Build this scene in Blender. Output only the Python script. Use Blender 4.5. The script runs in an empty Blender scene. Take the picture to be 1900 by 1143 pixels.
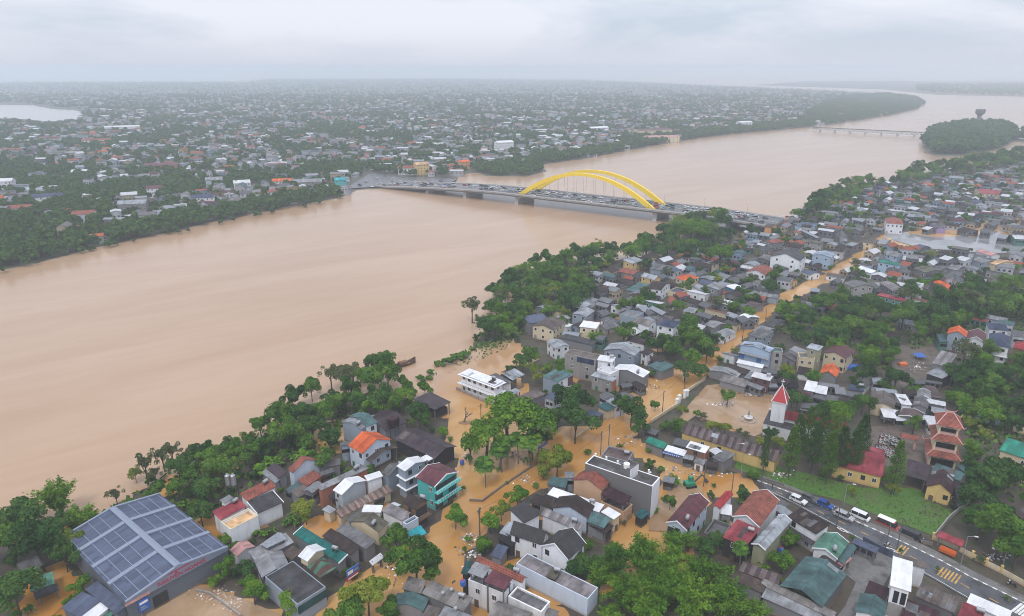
import bpy, math, random
import numpy as np
from mathutils import Vector, Matrix, noise
from mathutils.geometry import tessellate_polygon

random.seed(11)
rng = np.random.default_rng(5)
scene = bpy.context.scene
COL = scene.collection
R = math.radians

# ------------------------------------------------------------------ camera
CAM_H, FPX, CX, CY = 115.0, 1284.0, 950.0, 571.5
PITCH = R(19.15)
cam_d = bpy.data.cameras.new("camera")
cam = bpy.data.objects.new("camera", cam_d)
COL.objects.link(cam)
cam.location = (0, 0, CAM_H)
cam.rotation_euler = (R(90) - PITCH, 0, 0)
cam_d.sensor_width = 36.0
cam_d.lens = FPX / 1900.0 * 36.0
cam_d.clip_start, cam_d.clip_end = 1.0, 60000.0
scene.camera = cam

# ------------------------------------------------------------------ sky, sun, exposure
scene.view_settings.view_transform = 'Standard'
scene.view_settings.look = 'None'
scene.view_settings.exposure = 0.0
scene.view_settings.gamma = 1.0
scene.view_settings.use_curve_mapping = False
SUN_EL, SUN_AZ = R(58), R(200)      # direction the light comes from (azimuth clockwise from +Y)
world = bpy.data.worlds.new("World")
scene.world = world
world.use_nodes = True
nt = world.node_tree
nt.nodes.clear()
N = nt.nodes.new
out = N("ShaderNodeOutputWorld")
bg = N("ShaderNodeBackground"); bg.inputs["Strength"].default_value = 0.1
sky = N("ShaderNodeTexSky"); sky.sky_type = 'NISHITA'; sky.sun_disc = False
sky.sun_elevation, sky.sun_rotation = SUN_EL, SUN_AZ
tc = N("ShaderNodeTexCoord")
mp = N("ShaderNodeMapping"); mp.inputs["Scale"].default_value = (1.0, 1.0, 3.6); mp.inputs["Location"].default_value = (2.9, 1.3, 0.7)
n1 = N("ShaderNodeTexNoise"); n1.inputs["Scale"].default_value = 2.6; n1.inputs["Detail"].default_value = 7; n1.inputs["Roughness"].default_value = 0.55; n1.inputs["Distortion"].default_value = 0.3
cr = N("ShaderNodeValToRGB")
cr.color_ramp.elements[0].position = 0.38; cr.color_ramp.elements[0].color = (6.0, 6.75, 8.0, 1)
cr.color_ramp.elements[1].position = 0.56; cr.color_ramp.elements[1].color = (8.5, 8.75, 9.7, 1)
# overcast luminance gradient: brighter toward the zenith
sx = N("ShaderNodeSeparateXYZ")
zr = N("ShaderNodeMapRange"); zr.inputs["From Min"].default_value = 0.0; zr.inputs["From Max"].default_value = 1.0
zr.inputs["To Min"].default_value = 1.0; zr.inputs["To Max"].default_value = 1.7
mul = N("ShaderNodeVectorMath"); mul.operation = 'SCALE'
mix = N("ShaderNodeMixRGB"); mix.inputs["Fac"].default_value = 0.9
L = nt.links.new
L(tc.outputs["Generated"], mp.inputs["Vector"]); L(mp.outputs["Vector"], n1.inputs["Vector"])
L(n1.outputs["Fac"], cr.inputs["Fac"]); L(tc.outputs["Generated"], sx.inputs["Vector"])
L(sx.outputs["Z"], zr.inputs["Value"]); L(cr.outputs["Color"], mul.inputs[0]); L(zr.outputs["Result"], mul.inputs["Scale"])
# thicker low cloud veils the clouds close to the horizon
hzr = N("ShaderNodeMapRange"); hzr.interpolation_type = 'SMOOTHSTEP'; hzr.inputs["From Min"].default_value = 0.055; hzr.inputs["From Max"].default_value = -0.01
hzm = N("ShaderNodeMixRGB"); hzm.inputs["Color2"].default_value = (6.9, 7.3, 8.55, 1)
L(sx.outputs["Z"], hzr.inputs["Value"]); L(hzr.outputs["Result"], hzm.inputs["Fac"]); L(mul.outputs["Vector"], hzm.inputs["Color1"])
L(sky.outputs["Color"], mix.inputs["Color1"]); L(hzm.outputs["Color"], mix.inputs["Color2"])
L(mix.outputs["Color"], bg.inputs["Color"]); L(bg.outputs["Background"], out.inputs["Surface"])

sd = bpy.data.lights.new("sun", 'SUN'); sd.energy = 1.5; sd.angle = R(11); sd.color = (1.0, 0.96, 0.9)
so = bpy.data.objects.new("sun", sd); COL.objects.link(so)
sv = Vector((math.sin(SUN_AZ) * math.cos(SUN_EL), math.cos(SUN_AZ) * math.cos(SUN_EL), math.sin(SUN_EL)))
so.rotation_euler = sv.to_track_quat('Z', 'Y').to_euler()
so.location = (0, 0, 400)

scene.render.engine = 'CYCLES'
scene.cycles.use_denoising = True
scene.cycles.denoising_prefilter = 'ACCURATE'
scene.cycles.filter_width = 1.0
scene.cycles.max_bounces = 6
scene.cycles.diffuse_bounces = 3
scene.cycles.glossy_bounces = 2
scene.cycles.transmission_bounces = 3
scene.cycles.transparent_max_bounces = 8
scene.cycles.volume_bounces = 1

# ------------------------------------------------------------------ where a photo pixel meets the plane at height z
CP, SP = math.cos(PITCH), math.sin(PITCH)
def P(u, v, z=0.0):
    x = (u - CX) / FPX; d = (v - CY) / FPX
    t = (CAM_H - z) / max(SP + d * CP, 1e-4)
    return Vector((x * t, (CP - d * SP) * t, z))
def PX(p):
    x, y, z = p[0], p[1], p[2] - CAM_H
    dep = y * CP - z * SP
    return (CX + FPX * x / dep, CY - FPX * (y * SP + z * CP) / dep, dep)

# regions of the photograph in which distances were measured: origin and enlargement
ZR = dict(A=(0, 860, 3.8), B=(400, 860, 3.8), C=(800, 860, 3.8), D=(1200, 860, 4.04), E=(1500, 860, 4.04), F=(450, 620, 4.082),
          G=(800, 600, 4.082), I=(1150, 620, 4.0825), J=(1500, 620, 4.0825), K=(850, 420, 4.222), L=(1250, 380, 4.763), M=(1550, 380, 4.763),
          N=(1450, 170, 4.222), O=(0, 120, 3.8), Q=(450, 120, 3.8), T1=(360, 800, 6.725), T2=(600, 740, 6.725), T3=(400, 940, 5.632),
          T4=(560, 840, 6.725), T5=(640, 970, 6.607), T6=(880, 840, 6.725), T7=(840, 980, 6.786), T8=(1060, 800, 6.725),
          U1=(830, 640, 6.725), U2=(1030, 620, 6.725), U3=(1280, 600, 6.725), U4=(1180, 760, 6.725), U5=(1440, 680, 6.725),
          U6=(1620, 590, 6.725), U7=(1620, 760, 6.725), X=(0, 0, 1.0))
def Z(reg, x, y):
    ox, oy, s = ZR[reg]
    return ox + x / s, oy + y / s
def ZP(reg, x, y, z=0.0):
    return P(*Z(reg, x, y), z)

# ------------------------------------------------------------------ helpers
def link(o, parent=None):
    COL.objects.link(o)
    if parent is not None:
        o.parent = parent
    return o
def tag(o, label=None, cat=None, group=None, kind=None):
    if label: o["label"] = label
    if cat: o["category"] = cat
    if group: o["group"] = group
    if kind: o["kind"] = kind
    return o
def empty(name, loc, rz=0.0):
    o = bpy.data.objects.new(name, None)
    o.empty_display_size = 0.5
    o.location = loc; o.rotation_euler = (0, 0, rz)
    return link(o)
def newobj(name, me, parent=None, loc=None, rz=0.0):
    o = bpy.data.objects.new(name, me)
    if loc is not None: o.location = loc
    if rz: o.rotation_euler = (0, 0, rz)
    return link(o, parent)

class MB:
    """collects boxes, tubes and free faces for ONE mesh object"""
    def __init__(s): s.v = []; s.f = []; s.m = []
    def face(s, pts, mi=0):
        i = len(s.v); s.v.extend([tuple(p) for p in pts]); s.f.append(tuple(range(i, i + len(pts)))); s.m.append(mi)
    def solid(s, vs, fs, mi=0):
        i = len(s.v); s.v.extend([tuple(p) for p in vs])
        for f in fs: s.f.append(tuple(i + k for k in f)); s.m.append(mi)
    def box(s, x0, y0, z0, x1, y1, z1, mi=0):
        s.solid([(x0, y0, z0), (x1, y0, z0), (x1, y1, z0), (x0, y1, z0), (x0, y0, z1), (x1, y0, z1), (x1, y1, z1), (x0, y1, z1)],
                [(0, 3, 2, 1), (4, 5, 6, 7), (0, 1, 5, 4), (1, 2, 6, 5), (2, 3, 7, 6), (3, 0, 4, 7)], mi)
    def slab(s, quad, th, mi=0):
        """quad of 4 upper points (counter-clockwise from above) with thickness th downwards"""
        q = [Vector(p) for p in quad]; b = [p - Vector((0, 0, th)) for p in q]
        s.solid(q + b, [(0, 1, 2, 3), (7, 6, 5, 4), (0, 4, 5, 1), (1, 5, 6, 2), (2, 6, 7, 3), (3, 7, 4, 0)], mi)
    def tube(s, p, q, r0, r1=None, n=6, mi=0, cap=True):
        p, q = Vector(p), Vector(q); r1 = r0 if r1 is None else r1
        d = (q - p).normalized(); a = d.orthogonal().normalized(); b = d.cross(a)
        vs = []
        for c, r in ((p, r0), (q, r1)):
            for k in range(n):
                t = 2 * math.pi * k / n; vs.append(c + (a * math.cos(t) + b * math.sin(t)) * r)
        fs = [(k, (k + 1) % n, n + (k + 1) % n, n + k) for k in range(n)]
        if cap: fs += [tuple(range(n - 1, -1, -1)), tuple(range(n, 2 * n))]
        s.solid(vs, fs, mi)
    def lathe(s, prof, n=12, c=(0, 0, 0), mi=0):
        vs = []
        for r, z in prof:
            for k in range(n):
                t = 2 * math.pi * k / n; vs.append((c[0] + r * math.cos(t), c[1] + r * math.sin(t), c[2] + z))
        fs = []
        for j in range(len(prof) - 1):
            for k in range(n):
                fs.append((j * n + k, j * n + (k + 1) % n, (j + 1) * n + (k + 1) % n, (j + 1) * n + k))
        fs += [tuple(range(n - 1, -1, -1)), tuple(range((len(prof) - 1) * n, len(prof) * n))]
        s.solid(vs, fs, mi)
    def prism(s, prof, x0, x1, mi=0):
        """closed profile of (y,z) points extruded along x"""
        n = len(prof)
        vs = [(x0, y, z) for y, z in prof] + [(x1, y, z) for y, z in prof]
        fs = [(k, n + k, n + (k + 1) % n, (k + 1) % n) for k in range(n)] + [tuple(range(n)), tuple(range(2 * n - 1, n - 1, -1))]
        s.solid(vs, fs, mi)
    def mesh(s, name, mats):
        me = bpy.data.meshes.new(name)
        me.from_pydata(s.v, [], s.f)
        for m in (mats if isinstance(mats, (list, tuple)) else [mats]): me.materials.append(m)
        if any(s.m): me.polygons.foreach_set("material_index", s.m)
        me.update()
        return me
    def build(s, name, mats, parent=None, loc=None, rz=0.0):
        return newobj(name, s.mesh(name, mats), parent, loc, rz)

# ------------------------------------------------------------------ materials
MATS = {}
def nm(name):
    m = bpy.data.materials.new(name); m.use_nodes = True
    t = m.node_tree; b = t.nodes["Principled BSDF"]
    return m, t, b
def noise_node(t, vec, scale, detail=4, rough=0.55, mapping=None):
    n = t.nodes.new("ShaderNodeTexNoise"); n.inputs["Scale"].default_value = scale
    n.inputs["Detail"].default_value = detail; n.inputs["Roughness"].default_value = rough
    if mapping:
        mpn = t.nodes.new("ShaderNodeMapping"); mpn.inputs["Scale"].default_value = mapping
        t.links.new(vec, mpn.inputs["Vector"]); vec = mpn.outputs["Vector"]
    t.links.new(vec, n.inputs["Vector"])
    return n
def ramp(t, fac, stops):
    r = t.nodes.new("ShaderNodeValToRGB"); e = r.color_ramp.elements
    while len(e) < len(stops): e.new(0.5)
    for k, (p, c) in enumerate(stops):
        e[k].position = p; e[k].color = (*c, 1) if len(c) == 3 else c
    t.links.new(fac, r.inputs["Fac"])
    return r
def mixc(t, fac, a, b, mode='MIX'):
    n = t.nodes.new("ShaderNodeMixRGB"); n.blend_type = mode
    for s, v in ((n.inputs[0], fac), (n.inputs[1], a), (n.inputs[2], b)):
        if hasattr(v, "links"): t.links.new(v, s)
        elif isinstance(v, (int, float)): s.default_value = v
        else: s.default_value = (*v, 1)
    return n.outputs[0]
def mth(t, op, a, b=0.0):
    n = t.nodes.new("ShaderNodeMath"); n.operation = op
    for s, v in ((n.inputs[0], a), (n.inputs[1], b)):
        if hasattr(v, "links"): t.links.new(v, s)
        else: s.default_value = v
    return n.outputs[0]
def coords(t, which="Object"):
    return t.nodes.new("ShaderNodeTexCoord").outputs[which]
def bump(t, b, h, strength, dist=0.1):
    n = t.nodes.new("ShaderNodeBump"); n.inputs["Strength"].default_value = strength; n.inputs["Distance"].default_value = dist
    t.links.new(h, n.inputs["Height"]); t.links.new(n.outputs["Normal"], b.inputs["Normal"])

def roof_mat(name, col, rust=0.25, rustcol=(0.10, 0.055, 0.035), sheet=0.95, var=0.42, dirt=1.0, rough=0.55, metal=0.0, stripe=None):
    """sheet roofing: sheets run down the slope (local y), each a little different, with dirt and rust streaks"""
    m, t, b = nm(name); v = coords(t)
    sx = t.nodes.new("ShaderNodeSeparateXYZ"); t.links.new(v, sx.inputs[0])
    fx = mth(t, 'FLOOR', mth(t, 'DIVIDE', sx.outputs[0], sheet)); fy = mth(t, 'FLOOR', mth(t, 'DIVIDE', sx.outputs[1], 3.1))
    cb = t.nodes.new("ShaderNodeCombineXYZ"); t.links.new(fx, cb.inputs[0]); t.links.new(fy, cb.inputs[1])
    oi = t.nodes.new("ShaderNodeObjectInfo"); t.links.new(mth(t, 'MULTIPLY', oi.outputs["Random"], 91.0), cb.inputs[2])
    wn = t.nodes.new("ShaderNodeTexWhiteNoise"); t.links.new(cb.outputs[0], wn.inputs["Vector"])
    k = mth(t, 'ADD', 1.0 - var / 2, mth(t, 'MULTIPLY', wn.outputs["Value"], var))
    k = mth(t, 'MULTIPLY', k, mth(t, 'ADD', 0.86, mth(t, 'MULTIPLY', oi.outputs["Random"], 0.28)))
    base = t.nodes.new("ShaderNodeVectorMath"); base.operation = 'SCALE'; base.inputs[0].default_value = col; t.links.new(k, base.inputs["Scale"])
    c = base.outputs[0]
    if stripe:
        per, scol = stripe
        fr = mth(t, 'FRACT', mth(t, 'DIVIDE', sx.outputs[0], per))
        c = mixc(t, mth(t, 'GREATER_THAN', fr, 0.55), c, scol)
    st = noise_node(t, v, 1.0, 5, 0.65, (1.6, 0.22, 0.6))
    r1 = ramp(t, st.outputs["Fac"], [(0.46, (0, 0, 0)), (0.66, (1, 1, 1))])
    c = mixc(t, mth(t, 'MULTIPLY', r1.outputs[0], rust), c, rustcol)
    g = noise_node(t, v, 0.22, 4, 0.6)
    r2 = ramp(t, g.outputs["Fac"], [(0.33, (1 - .48 * dirt, 1 - .49 * dirt, 1 - .5 * dirt)), (0.68, (1 + .16 * dirt,) * 3)])
    c = mixc(t, 1.0, c, r2.outputs[0], 'MULTIPLY')
    t.links.new(c, b.inputs["Base Color"])
    b.inputs["Roughness"].default_value = rough; b.inputs["Metallic"].default_value = metal
    b.inputs["Specular IOR Level"].default_value = 0.16
    w = t.nodes.new("ShaderNodeTexWave"); w.bands_direction = 'X'; w.inputs["Scale"].default_value = 1.1
    t.links.new(v, w.inputs["Vector"]); bump(t, b, w.outputs["Fac"], 0.5, 0.05)
    MATS[name] = m; return m
def tile_mat(name, col, dark):
    m, t, b = nm(name); v = coords(t)
    br = t.nodes.new("ShaderNodeTexBrick"); br.inputs["Scale"].default_value = 1.0
    br.inputs["Brick Width"].default_value = 0.42; br.inputs["Row Height"].default_value = 0.34; br.inputs["Mortar Size"].default_value = 0.05
    br.inputs["Color1"].default_value = (*col, 1); br.inputs["Color2"].default_value = (*[c * 0.8 for c in col], 1); br.inputs["Mortar"].default_value = (*dark, 1)
    t.links.new(v, br.inputs["Vector"])
    g = noise_node(t, v, 0.45, 5, 0.65)
    r = ramp(t, g.outputs["Fac"], [(0.38, (0.5, 0.46, 0.44)), (0.62, (1.1, 1.1, 1.1))])
    t.links.new(mixc(t, 0.9, br.outputs["Color"], r.outputs[0], 'MULTIPLY'), b.inputs["Base Color"])
    b.inputs["Roughness"].default_value = 0.7
    bump(t, b, br.outputs["Fac"], 0.4, -0.05)
    MATS[name] = m; return m
def wall_mat(name, col, stain=0.35, dirt=(0.16, 0.145, 0.125), rough=0.8, corr=False):
    m, t, b = nm(name); v = coords(t)
    n = noise_node(t, v, 1.0, 5, 0.65, (0.8, 0.8, 0.16))
    r = ramp(t, n.outputs["Fac"], [(0.47, (0, 0, 0)), (0.75, (1, 1, 1))])
    oi = t.nodes.new("ShaderNodeObjectInfo")
    k = mth(t, 'ADD', 0.88, mth(t, 'MULTIPLY', oi.outputs["Random"], 0.2))
    base = t.nodes.new("ShaderNodeVectorMath"); base.operation = 'SCALE'; base.inputs[0].default_value = col; t.links.new(k, base.inputs["Scale"])
    c = mixc(t, mth(t, 'MULTIPLY', r.outputs[0], stain), base.outputs[0], dirt)
    # silt left by the flood near the water line
    ge = t.nodes.new("ShaderNodeNewGeometry"); sz = t.nodes.new("ShaderNodeSeparateXYZ"); t.links.new(ge.outputs["Position"], sz.inputs[0])
    mr = t.nodes.new("ShaderNodeMapRange"); mr.inputs["From Min"].default_value = 0.9; mr.inputs["From Max"].default_value = 0.3
    t.links.new(sz.outputs[2], mr.inputs["Value"])
    c = mixc(t, mth(t, 'MULTIPLY', mr.outputs[0], 0.55), c, (0.30, 0.19, 0.10))
    t.links.new(c, b.inputs["Base Color"]); b.inputs["Roughness"].default_value = rough; b.inputs["Specular IOR Level"].default_value = 0.2
    if corr:
        w = t.nodes.new("ShaderNodeTexWave"); w.bands_direction = 'DIAGONAL'; w.inputs["Scale"].default_value = 1.2
        t.links.new(v, w.inputs["Vector"]); bump(t, b, w.outputs["Fac"], 0.5, 0.05)
    MATS[name] = m; return m
def plain(name, col, rough=0.6, metal=0.0, spec=0.5, vary=0.0):
    m, t, b = nm(name); b.inputs["Base Color"].default_value = (*col, 1); b.inputs["Roughness"].default_value = rough
    b.inputs["Metallic"].default_value = metal; b.inputs["Specular IOR Level"].default_value = spec
    if vary:
        n = noise_node(t, coords(t), 1.3, 4); r = ramp(t, n.outputs["Fac"], [(0.3, tuple(c * (1 - vary) for c in col)), (0.7, tuple(min(1, c * (1 + vary)) for c in col))])
        t.links.new(r.outputs[0], b.inputs["Base Color"])
    MATS[name] = m; return m

# roofs
for nme, c, ru in (("white", (.68, .69, .72), .12), ("silver", (.33, .36, .40), .15), ("silverblue", (.075, .095, .15), .10), ("lightgrey", (.255, .265, .285), .25), ("grey", (.145, .15, .16), .35),
                   ("darkgrey", (.062, .065, .072), .25), ("black", (.018, .019, .023), .10), ("brown", (.085, .066, .06), .4), ("brownmix", (.135, .118, .112), .5), ("darkbrown", (.040, .030, .029), .25),
                   ("purplebrown", (.058, .043, .056), .18), ("maroon", (.115, .038, .05), .15), ("darkmaroon", (.052, .022, .030), .1), ("rustpink", (.12, .09, .092), .5), ("pinkgrey", (.25, .23, .245), .3),
                   ("pinkbrown", (.165, .135, .135), .3), ("teal", (.012, .145, .135), .12), ("tealgrey", (.075, .15, .155), .18), ("tealdark", (.025, .10, .11), .2), ("green", (.025, .235, .17), .1),
                   ("greenmetal", (.10, .245, .185), .12), ("red", (.36, .045, .05), .15), ("redmetal", (.30, .055, .07), .12), ("orange", (.62, .125, .04), .12), ("navy", (.045, .06, .11), .06),
                   ("cyan", (.03, .36, .42), .05), ("concretegrey", (.21, .20, .195), .3), ("olive", (.14, .137, .108), .4), ("lightblue", (.27, .33, .42), .12), ("pink", (.50, .27, .26), .1), ("tan", (.62, .40, .22), .0)):
    roof_mat(nme, c, ru, metal=0.0, var=.14 if nme == "white" else .42, dirt=.35 if nme in ("white", "silverblue") else 1.0, rough=0.42 if nme in ("white", "silver", "silverblue", "purplebrown", "maroon", "darkmaroon") else 0.6)
roof_mat("rust", (.15, .075, .055), .6, (.36, .33, .31), stripe=(1.8, (.24, .19, .17)))
roof_mat("stripebrown", (.145, .118, .12), .3, stripe=(2.3, (.07, .052, .056)))
roof_mat("stripegrey", (.24, .23, .24), .3, stripe=(2.6, (.17, .16, .165)))
roof_mat("greenrust", (.08, .20, .14), .3, stripe=(2.4, (.12, .065, .055)))
tile_mat("redtile", (.42, .105, .06), (.10, .035, .03))
tile_mat("rusttile", (.38, .105, .065), (.12, .04, .03))
tile_mat("blacktile", (.045, .042, .045), (.02, .02, .022))
# walls
for nme, c, stn in (("wwhite", (.74, .75, .78), .25), ("wstained", (.76, .76, .77), .4), ("wbluewhite", (.52, .59, .69), .2), ("wbluegrey", (.27, .32, .39), .25), ("wlightblue", (.36, .47, .61), .15), ("wgrey", (.22, .22, .235), .35),
                    ("wcement", (.155, .15, .155), .35), ("wold", (.34, .32, .31), .75), ("wcream", (.62, .52, .36), .25), ("wyellow", (.66, .46, .18), .35), ("wtan", (.50, .32, .20), .25), ("wbrick", (.40, .155, .10), .3),
                    ("wturq", (.075, .43, .42), .12), ("wmaroon", (.13, .06, .065), .2), ("wdark", (.035, .035, .038), .1), ("wwood", (.22, .12, .07), .4), ("wblue", (.10, .25, .47), .15), ("wgreen", (.10, .27, .22), .15),
                    ("wpink", (.60, .36, .33), .2), ("wolive", (.33, .33, .22), .4), ("worange", (.66, .33, .13), .2), ("wpurple", (.30, .22, .45), .15)):
    wall_mat(nme, c, stn)
wall_mat("wcorr", (.40, .44, .49), .3, corr=True)
wall_mat("wslate", (.135, .155, .185), .3, corr=True)
GLASS = plain("window_glass", (.018, .022, .028), .12, spec=0.7)
FRAME = plain("white_frame", (.70, .70, .70), .5)
TRIM = plain("white_trim", (.74, .75, .77), .6, vary=0.1)
DARKM = plain("dark_steel", (.05, .05, .055), .5, vary=0.3)
STEEL = plain("grey_steel", (.38, .39, .41), .35, 0.6)
CONC = plain("concrete", (.32, .31, .29), .85, vary=0.3)
WOOD = plain("weathered_wood", (.12, .08, .055), .85, vary=0.4)
YELLOW = plain("yellow_paint", (.86, .60, .02), .45, vary=0.10)
RED = plain("red_paint", (.42, .03, .035), .5)
BLUE = plain("blue_paint", (.03, .12, .45), .5)
ORANGE = plain("orange_paint", (.62, .14, .03), .5)
WHITE = plain("white_paint", (.80, .80, .80), .45)
BLACK = plain("black_rubber", (.015, .015, .016), .7)
SHUT_B = plain("blue_shutter", (.06, .17, .42), .6)
SHUT_G = plain("green_shutter", (.04, .16, .10), .6)
# ------------------------------------------------------------------ water
def water_mat(name, c1, c2, scale=0.02, rough=0.22, bstr=0.10, flow=None, clear=None):
    m, t, b = nm(name); v = t.nodes.new("ShaderNodeNewGeometry").outputs["Position"]
    if flow is not None:
        mr_ = t.nodes.new("ShaderNodeMapping"); mr_.vector_type = 'TEXTURE'; mr_.inputs["Rotation"].default_value = (0, 0, flow); mr_.inputs["Scale"].default_value = (5.5, 1.0, 1.0)
        t.links.new(v, mr_.inputs["Vector"]); v = mr_.outputs["Vector"]
    n = noise_node(t, v, scale, 6, 0.6, (1.0, 1.0, 1.0)); n.inputs["Distortion"].default_value = 1.2 if flow is None else .5
    r = ramp(t, n.outputs["Fac"], [(0.38, c1), (0.64, c2)])
    n3 = noise_node(t, v, scale * 7, 4, 0.6); r3 = ramp(t, n3.outputs["Fac"], [(0.3, (.96, .955, .95)), (0.7, (1.02, 1.02, 1.025))])
    cw = r.outputs[0]
    if clear is not None:      # silt-laden street water runs out into the paler river
        at = t.nodes.new("ShaderNodeAttribute"); at.attribute_name = "silt"
        rr = ramp(t, n.outputs["Fac"], [(0.38, clear[0]), (0.64, clear[1])]); cw = mixc(t, at.outputs["Fac"], rr.outputs[0], cw)
    t.links.new(mixc(t, 1.0, cw, r3.outputs[0], 'MULTIPLY'), b.inputs["Base Color"])
    b.inputs["Roughness"].default_value = rough; b.inputs["IOR"].default_value = 1.33
    n2 = noise_node(t, v, 0.9, 3, 0.5); bump(t, b, n2.outputs["Fac"], bstr, 0.25)
    MATS[name] = m; return m
RIVER = water_mat("muddy_river", (.405, .262, .160), (.450, .305, .200), 0.030, .2, .14, flow=.62)
FLOOD = water_mat("street_flood", (.41, .19, .042), (.55, .335, .14), 0.035, 0.09, 0.06, flow=.62)
STREETW = water_mat("silty_street_water", (.40, .19, .046), (.54, .335, .145), 0.035, 0.10, 0.06, flow=.62, clear=((.405, .262, .160), (.450, .305, .200)))
POND = water_mat("still_pool", (.29, .18, .095), (.40, .275, .17), 0.05, 0.08, 0.05)
SHEEN = water_mat("clear_flood", (.20, .20, .21), (.30, .30, .31), 0.05, 0.06, 0.04)
LAKEM = water_mat("pale_lake", (.40, .36, .32), (.46, .42, .38), 0.01, 0.12, 0.05)

def ground_mat(name, c1, c2, c3, scale=0.12):
    m, t, b = nm(name); v = t.nodes.new("ShaderNodeNewGeometry").outputs["Position"]
    n = noise_node(t, v, scale, 7, 0.65)
    r = ramp(t, n.outputs["Fac"], [(0.36, c1), (0.5, c2), (0.64, c3)])
    t.links.new(r.outputs[0], b.inputs["Base Color"]); b.inputs["Roughness"].default_value = 0.75
    n2 = noise_node(t, v, 2.2, 4, 0.6); bump(t, b, n2.outputs["Fac"], 0.5, 0.15)
    MATS[name] = m; return m
EARTH = ground_mat("wet_earth", (.045, .038, .028), (.078, .062, .045), (.035, .05, .02))
FARLAND = ground_mat("far_land", (.045, .06, .035), (.10, .095, .075), (.05, .065, .03), 0.02)
LAWN = ground_mat("lawn_soil", (.042, .115, .015), (.065, .15, .02), (.085, .10, .04), 0.10)
YARD = ground_mat("yard_paving", (.125, .122, .122), (.17, .165, .16), (.085, .08, .075), 0.22)
MUD = ground_mat("muddy_yard", (.08, .062, .05), (.135, .105, .085), (.05, .042, .032), 0.16)
def asphalt():
    m, t, b = nm("wet_asphalt"); v = t.nodes.new("ShaderNodeNewGeometry").outputs["Position"]
    n = noise_node(t, v, 0.25, 6, 0.6); r = ramp(t, n.outputs["Fac"], [(0.35, (.055, .056, .062)), (0.65, (.10, .102, .11))])
    t.links.new(r.outputs[0], b.inputs["Base Color"])
    r2 = ramp(t, n.outputs["Fac"], [(0.35, (.18, .18, .18)), (0.65, (.5, .5, .5))]); t.links.new(r2.outputs[0], b.inputs["Roughness"])
    return m
ASPH = asphalt()

def jag(pts, step, amp, closed=True):
    """resample an outline in world space and roughen it"""
    o = []
    n = len(pts)
    for i in range(n if closed else n - 1):
        a, c = pts[i], pts[(i + 1) % n]
        d = (c - a).length; k = max(1, int(d / step))
        for j in range(k):
            p = a.lerp(c, j / k)
            w = noise.noise_vector(p * 0.05) * amp + noise.noise_vector(p * 0.23) * amp * 0.4
            o.append(Vector((p.x + w.x, p.y + w.y, p.z)))
    return o
def sheet(name, poly, z, m, step=6.0, amp=1.5, depth=0.0, px=True, kind='structure'):
    """a flat-topped piece of ground or water over a polygon of photo points; depth gives it sloping sides"""
    pts = [P(u, v, 0.0) for u, v in poly] if px else [Vector(p) for p in poly]
    pts = jag(pts, step, amp) if amp else pts
    top = [Vector((p.x, p.y, z)) for p in pts]
    tri = tessellate_polygon([top])
    mb = MB(); n = len(top)
    mb.v = [tuple(p) for p in top]
    for t3 in tri:
        a, c, d = (top[i] for i in t3)
        t3 = tuple(t3) if (c - a).cross(d - a).z > 0 else (t3[0], t3[2], t3[1])
        mb.f.append(t3); mb.m.append(0)
    if depth:
        cen = sum(top, Vector()) / n
        mb.v += [(p.x + (p.x - cen.x) / max((p - cen).length, 1) * depth * 2, p.y + (p.y - cen.y) / max((p - cen).length, 1) * depth * 2, z - depth) for p in top]
        for k in range(n): mb.f.append((k, n + k, n + (k + 1) % n, (k + 1) % n)); mb.m.append(0)
    o = mb.build(name, m)
    tag(o, kind=kind)
    return o

# river and flood: one sheet out to the horizon
wm = MB(); S = 30000
wm.face([(-S, -400, 0), (S, -400, 0), (S, S, 0), (-S, S, 0)])
tag(wm.build("river_water", RIVER), kind='structure')

BLOCK_W = [(-260, 1010), (110, 958), (200, 945), (270, 902), (350, 862), (430, 822), (500, 785), (580, 752), (690, 722), (760, 735), (815, 752), (838, 775), (835, 805), (852, 845), (852, 890), (845, 930),
           (812, 975), (760, 1012), (700, 1055), (650, 1100), (610, 1160), (560, 1260), (-260, 1260)]
BLOCK_S = [(760, 1260), (830, 1100), (872, 1015), (900, 985), (965, 930), (1012, 885), (1060, 860), (1092, 838), (1140, 830), (1230, 868), (1300, 905), (1380, 925), (1440, 925), (1530, 965), (1700, 1045), (1860, 1120), (2100, 1235), (2100, 1330), (740, 1330)]
BLOCK_N = [(862, 655), (885, 628), (905, 600), (955, 555), (1015, 500), (1080, 487), (1180, 480), (1290, 425), (1400, 418), (1490, 405), (1530, 365), (1600, 345), (1700, 325), (1800, 305), (1900, 288), (2150, 245),
           (2150, 330), (1880, 385), (1830, 415), (1740, 425), (1640, 435), (1530, 512), (1440, 552), (1370, 612), (1300, 665), (1215, 698), (1150, 735), (1112, 775), (1085, 795), (1015, 800), (965, 775), (990, 735), (950, 700), (930, 690), (1000, 668), (960, 640), (940, 625)]
BLOCK_E = [(1315, 690), (1375, 632), (1455, 562), (1540, 522), (1650, 455), (1850, 470), (2150, 430), (2150, 1240), (1980, 1162), (1870, 1110), (1742, 1044), (1620, 987), (1540, 952), (1465, 919), (1405, 897), (1350, 880), (1240, 838), (1170, 815), (1190, 790), (1250, 755), (1300, 705)]
SILT = [(-260, 1010), (110, 970), (200, 958), (300, 900), (430, 832), (560, 768), (690, 735), (790, 742), (835, 700), (858, 672), (900, 620), (960, 560), (1100, 492), (1290, 430), (1420, 415), (1530, 370), (1700, 328), (1900, 292), (2150, 250), (2150, 1330), (-260, 1330)]
SW = np.array([P(u, v, 0)[:2] for u, v in SILT])
sxg, syg = [a.ravel() for a in np.meshgrid(np.arange(-300, 1100, 6.0), np.arange(85, 1250, 6.0))]
ins = np.zeros(len(sxg), bool)
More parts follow.
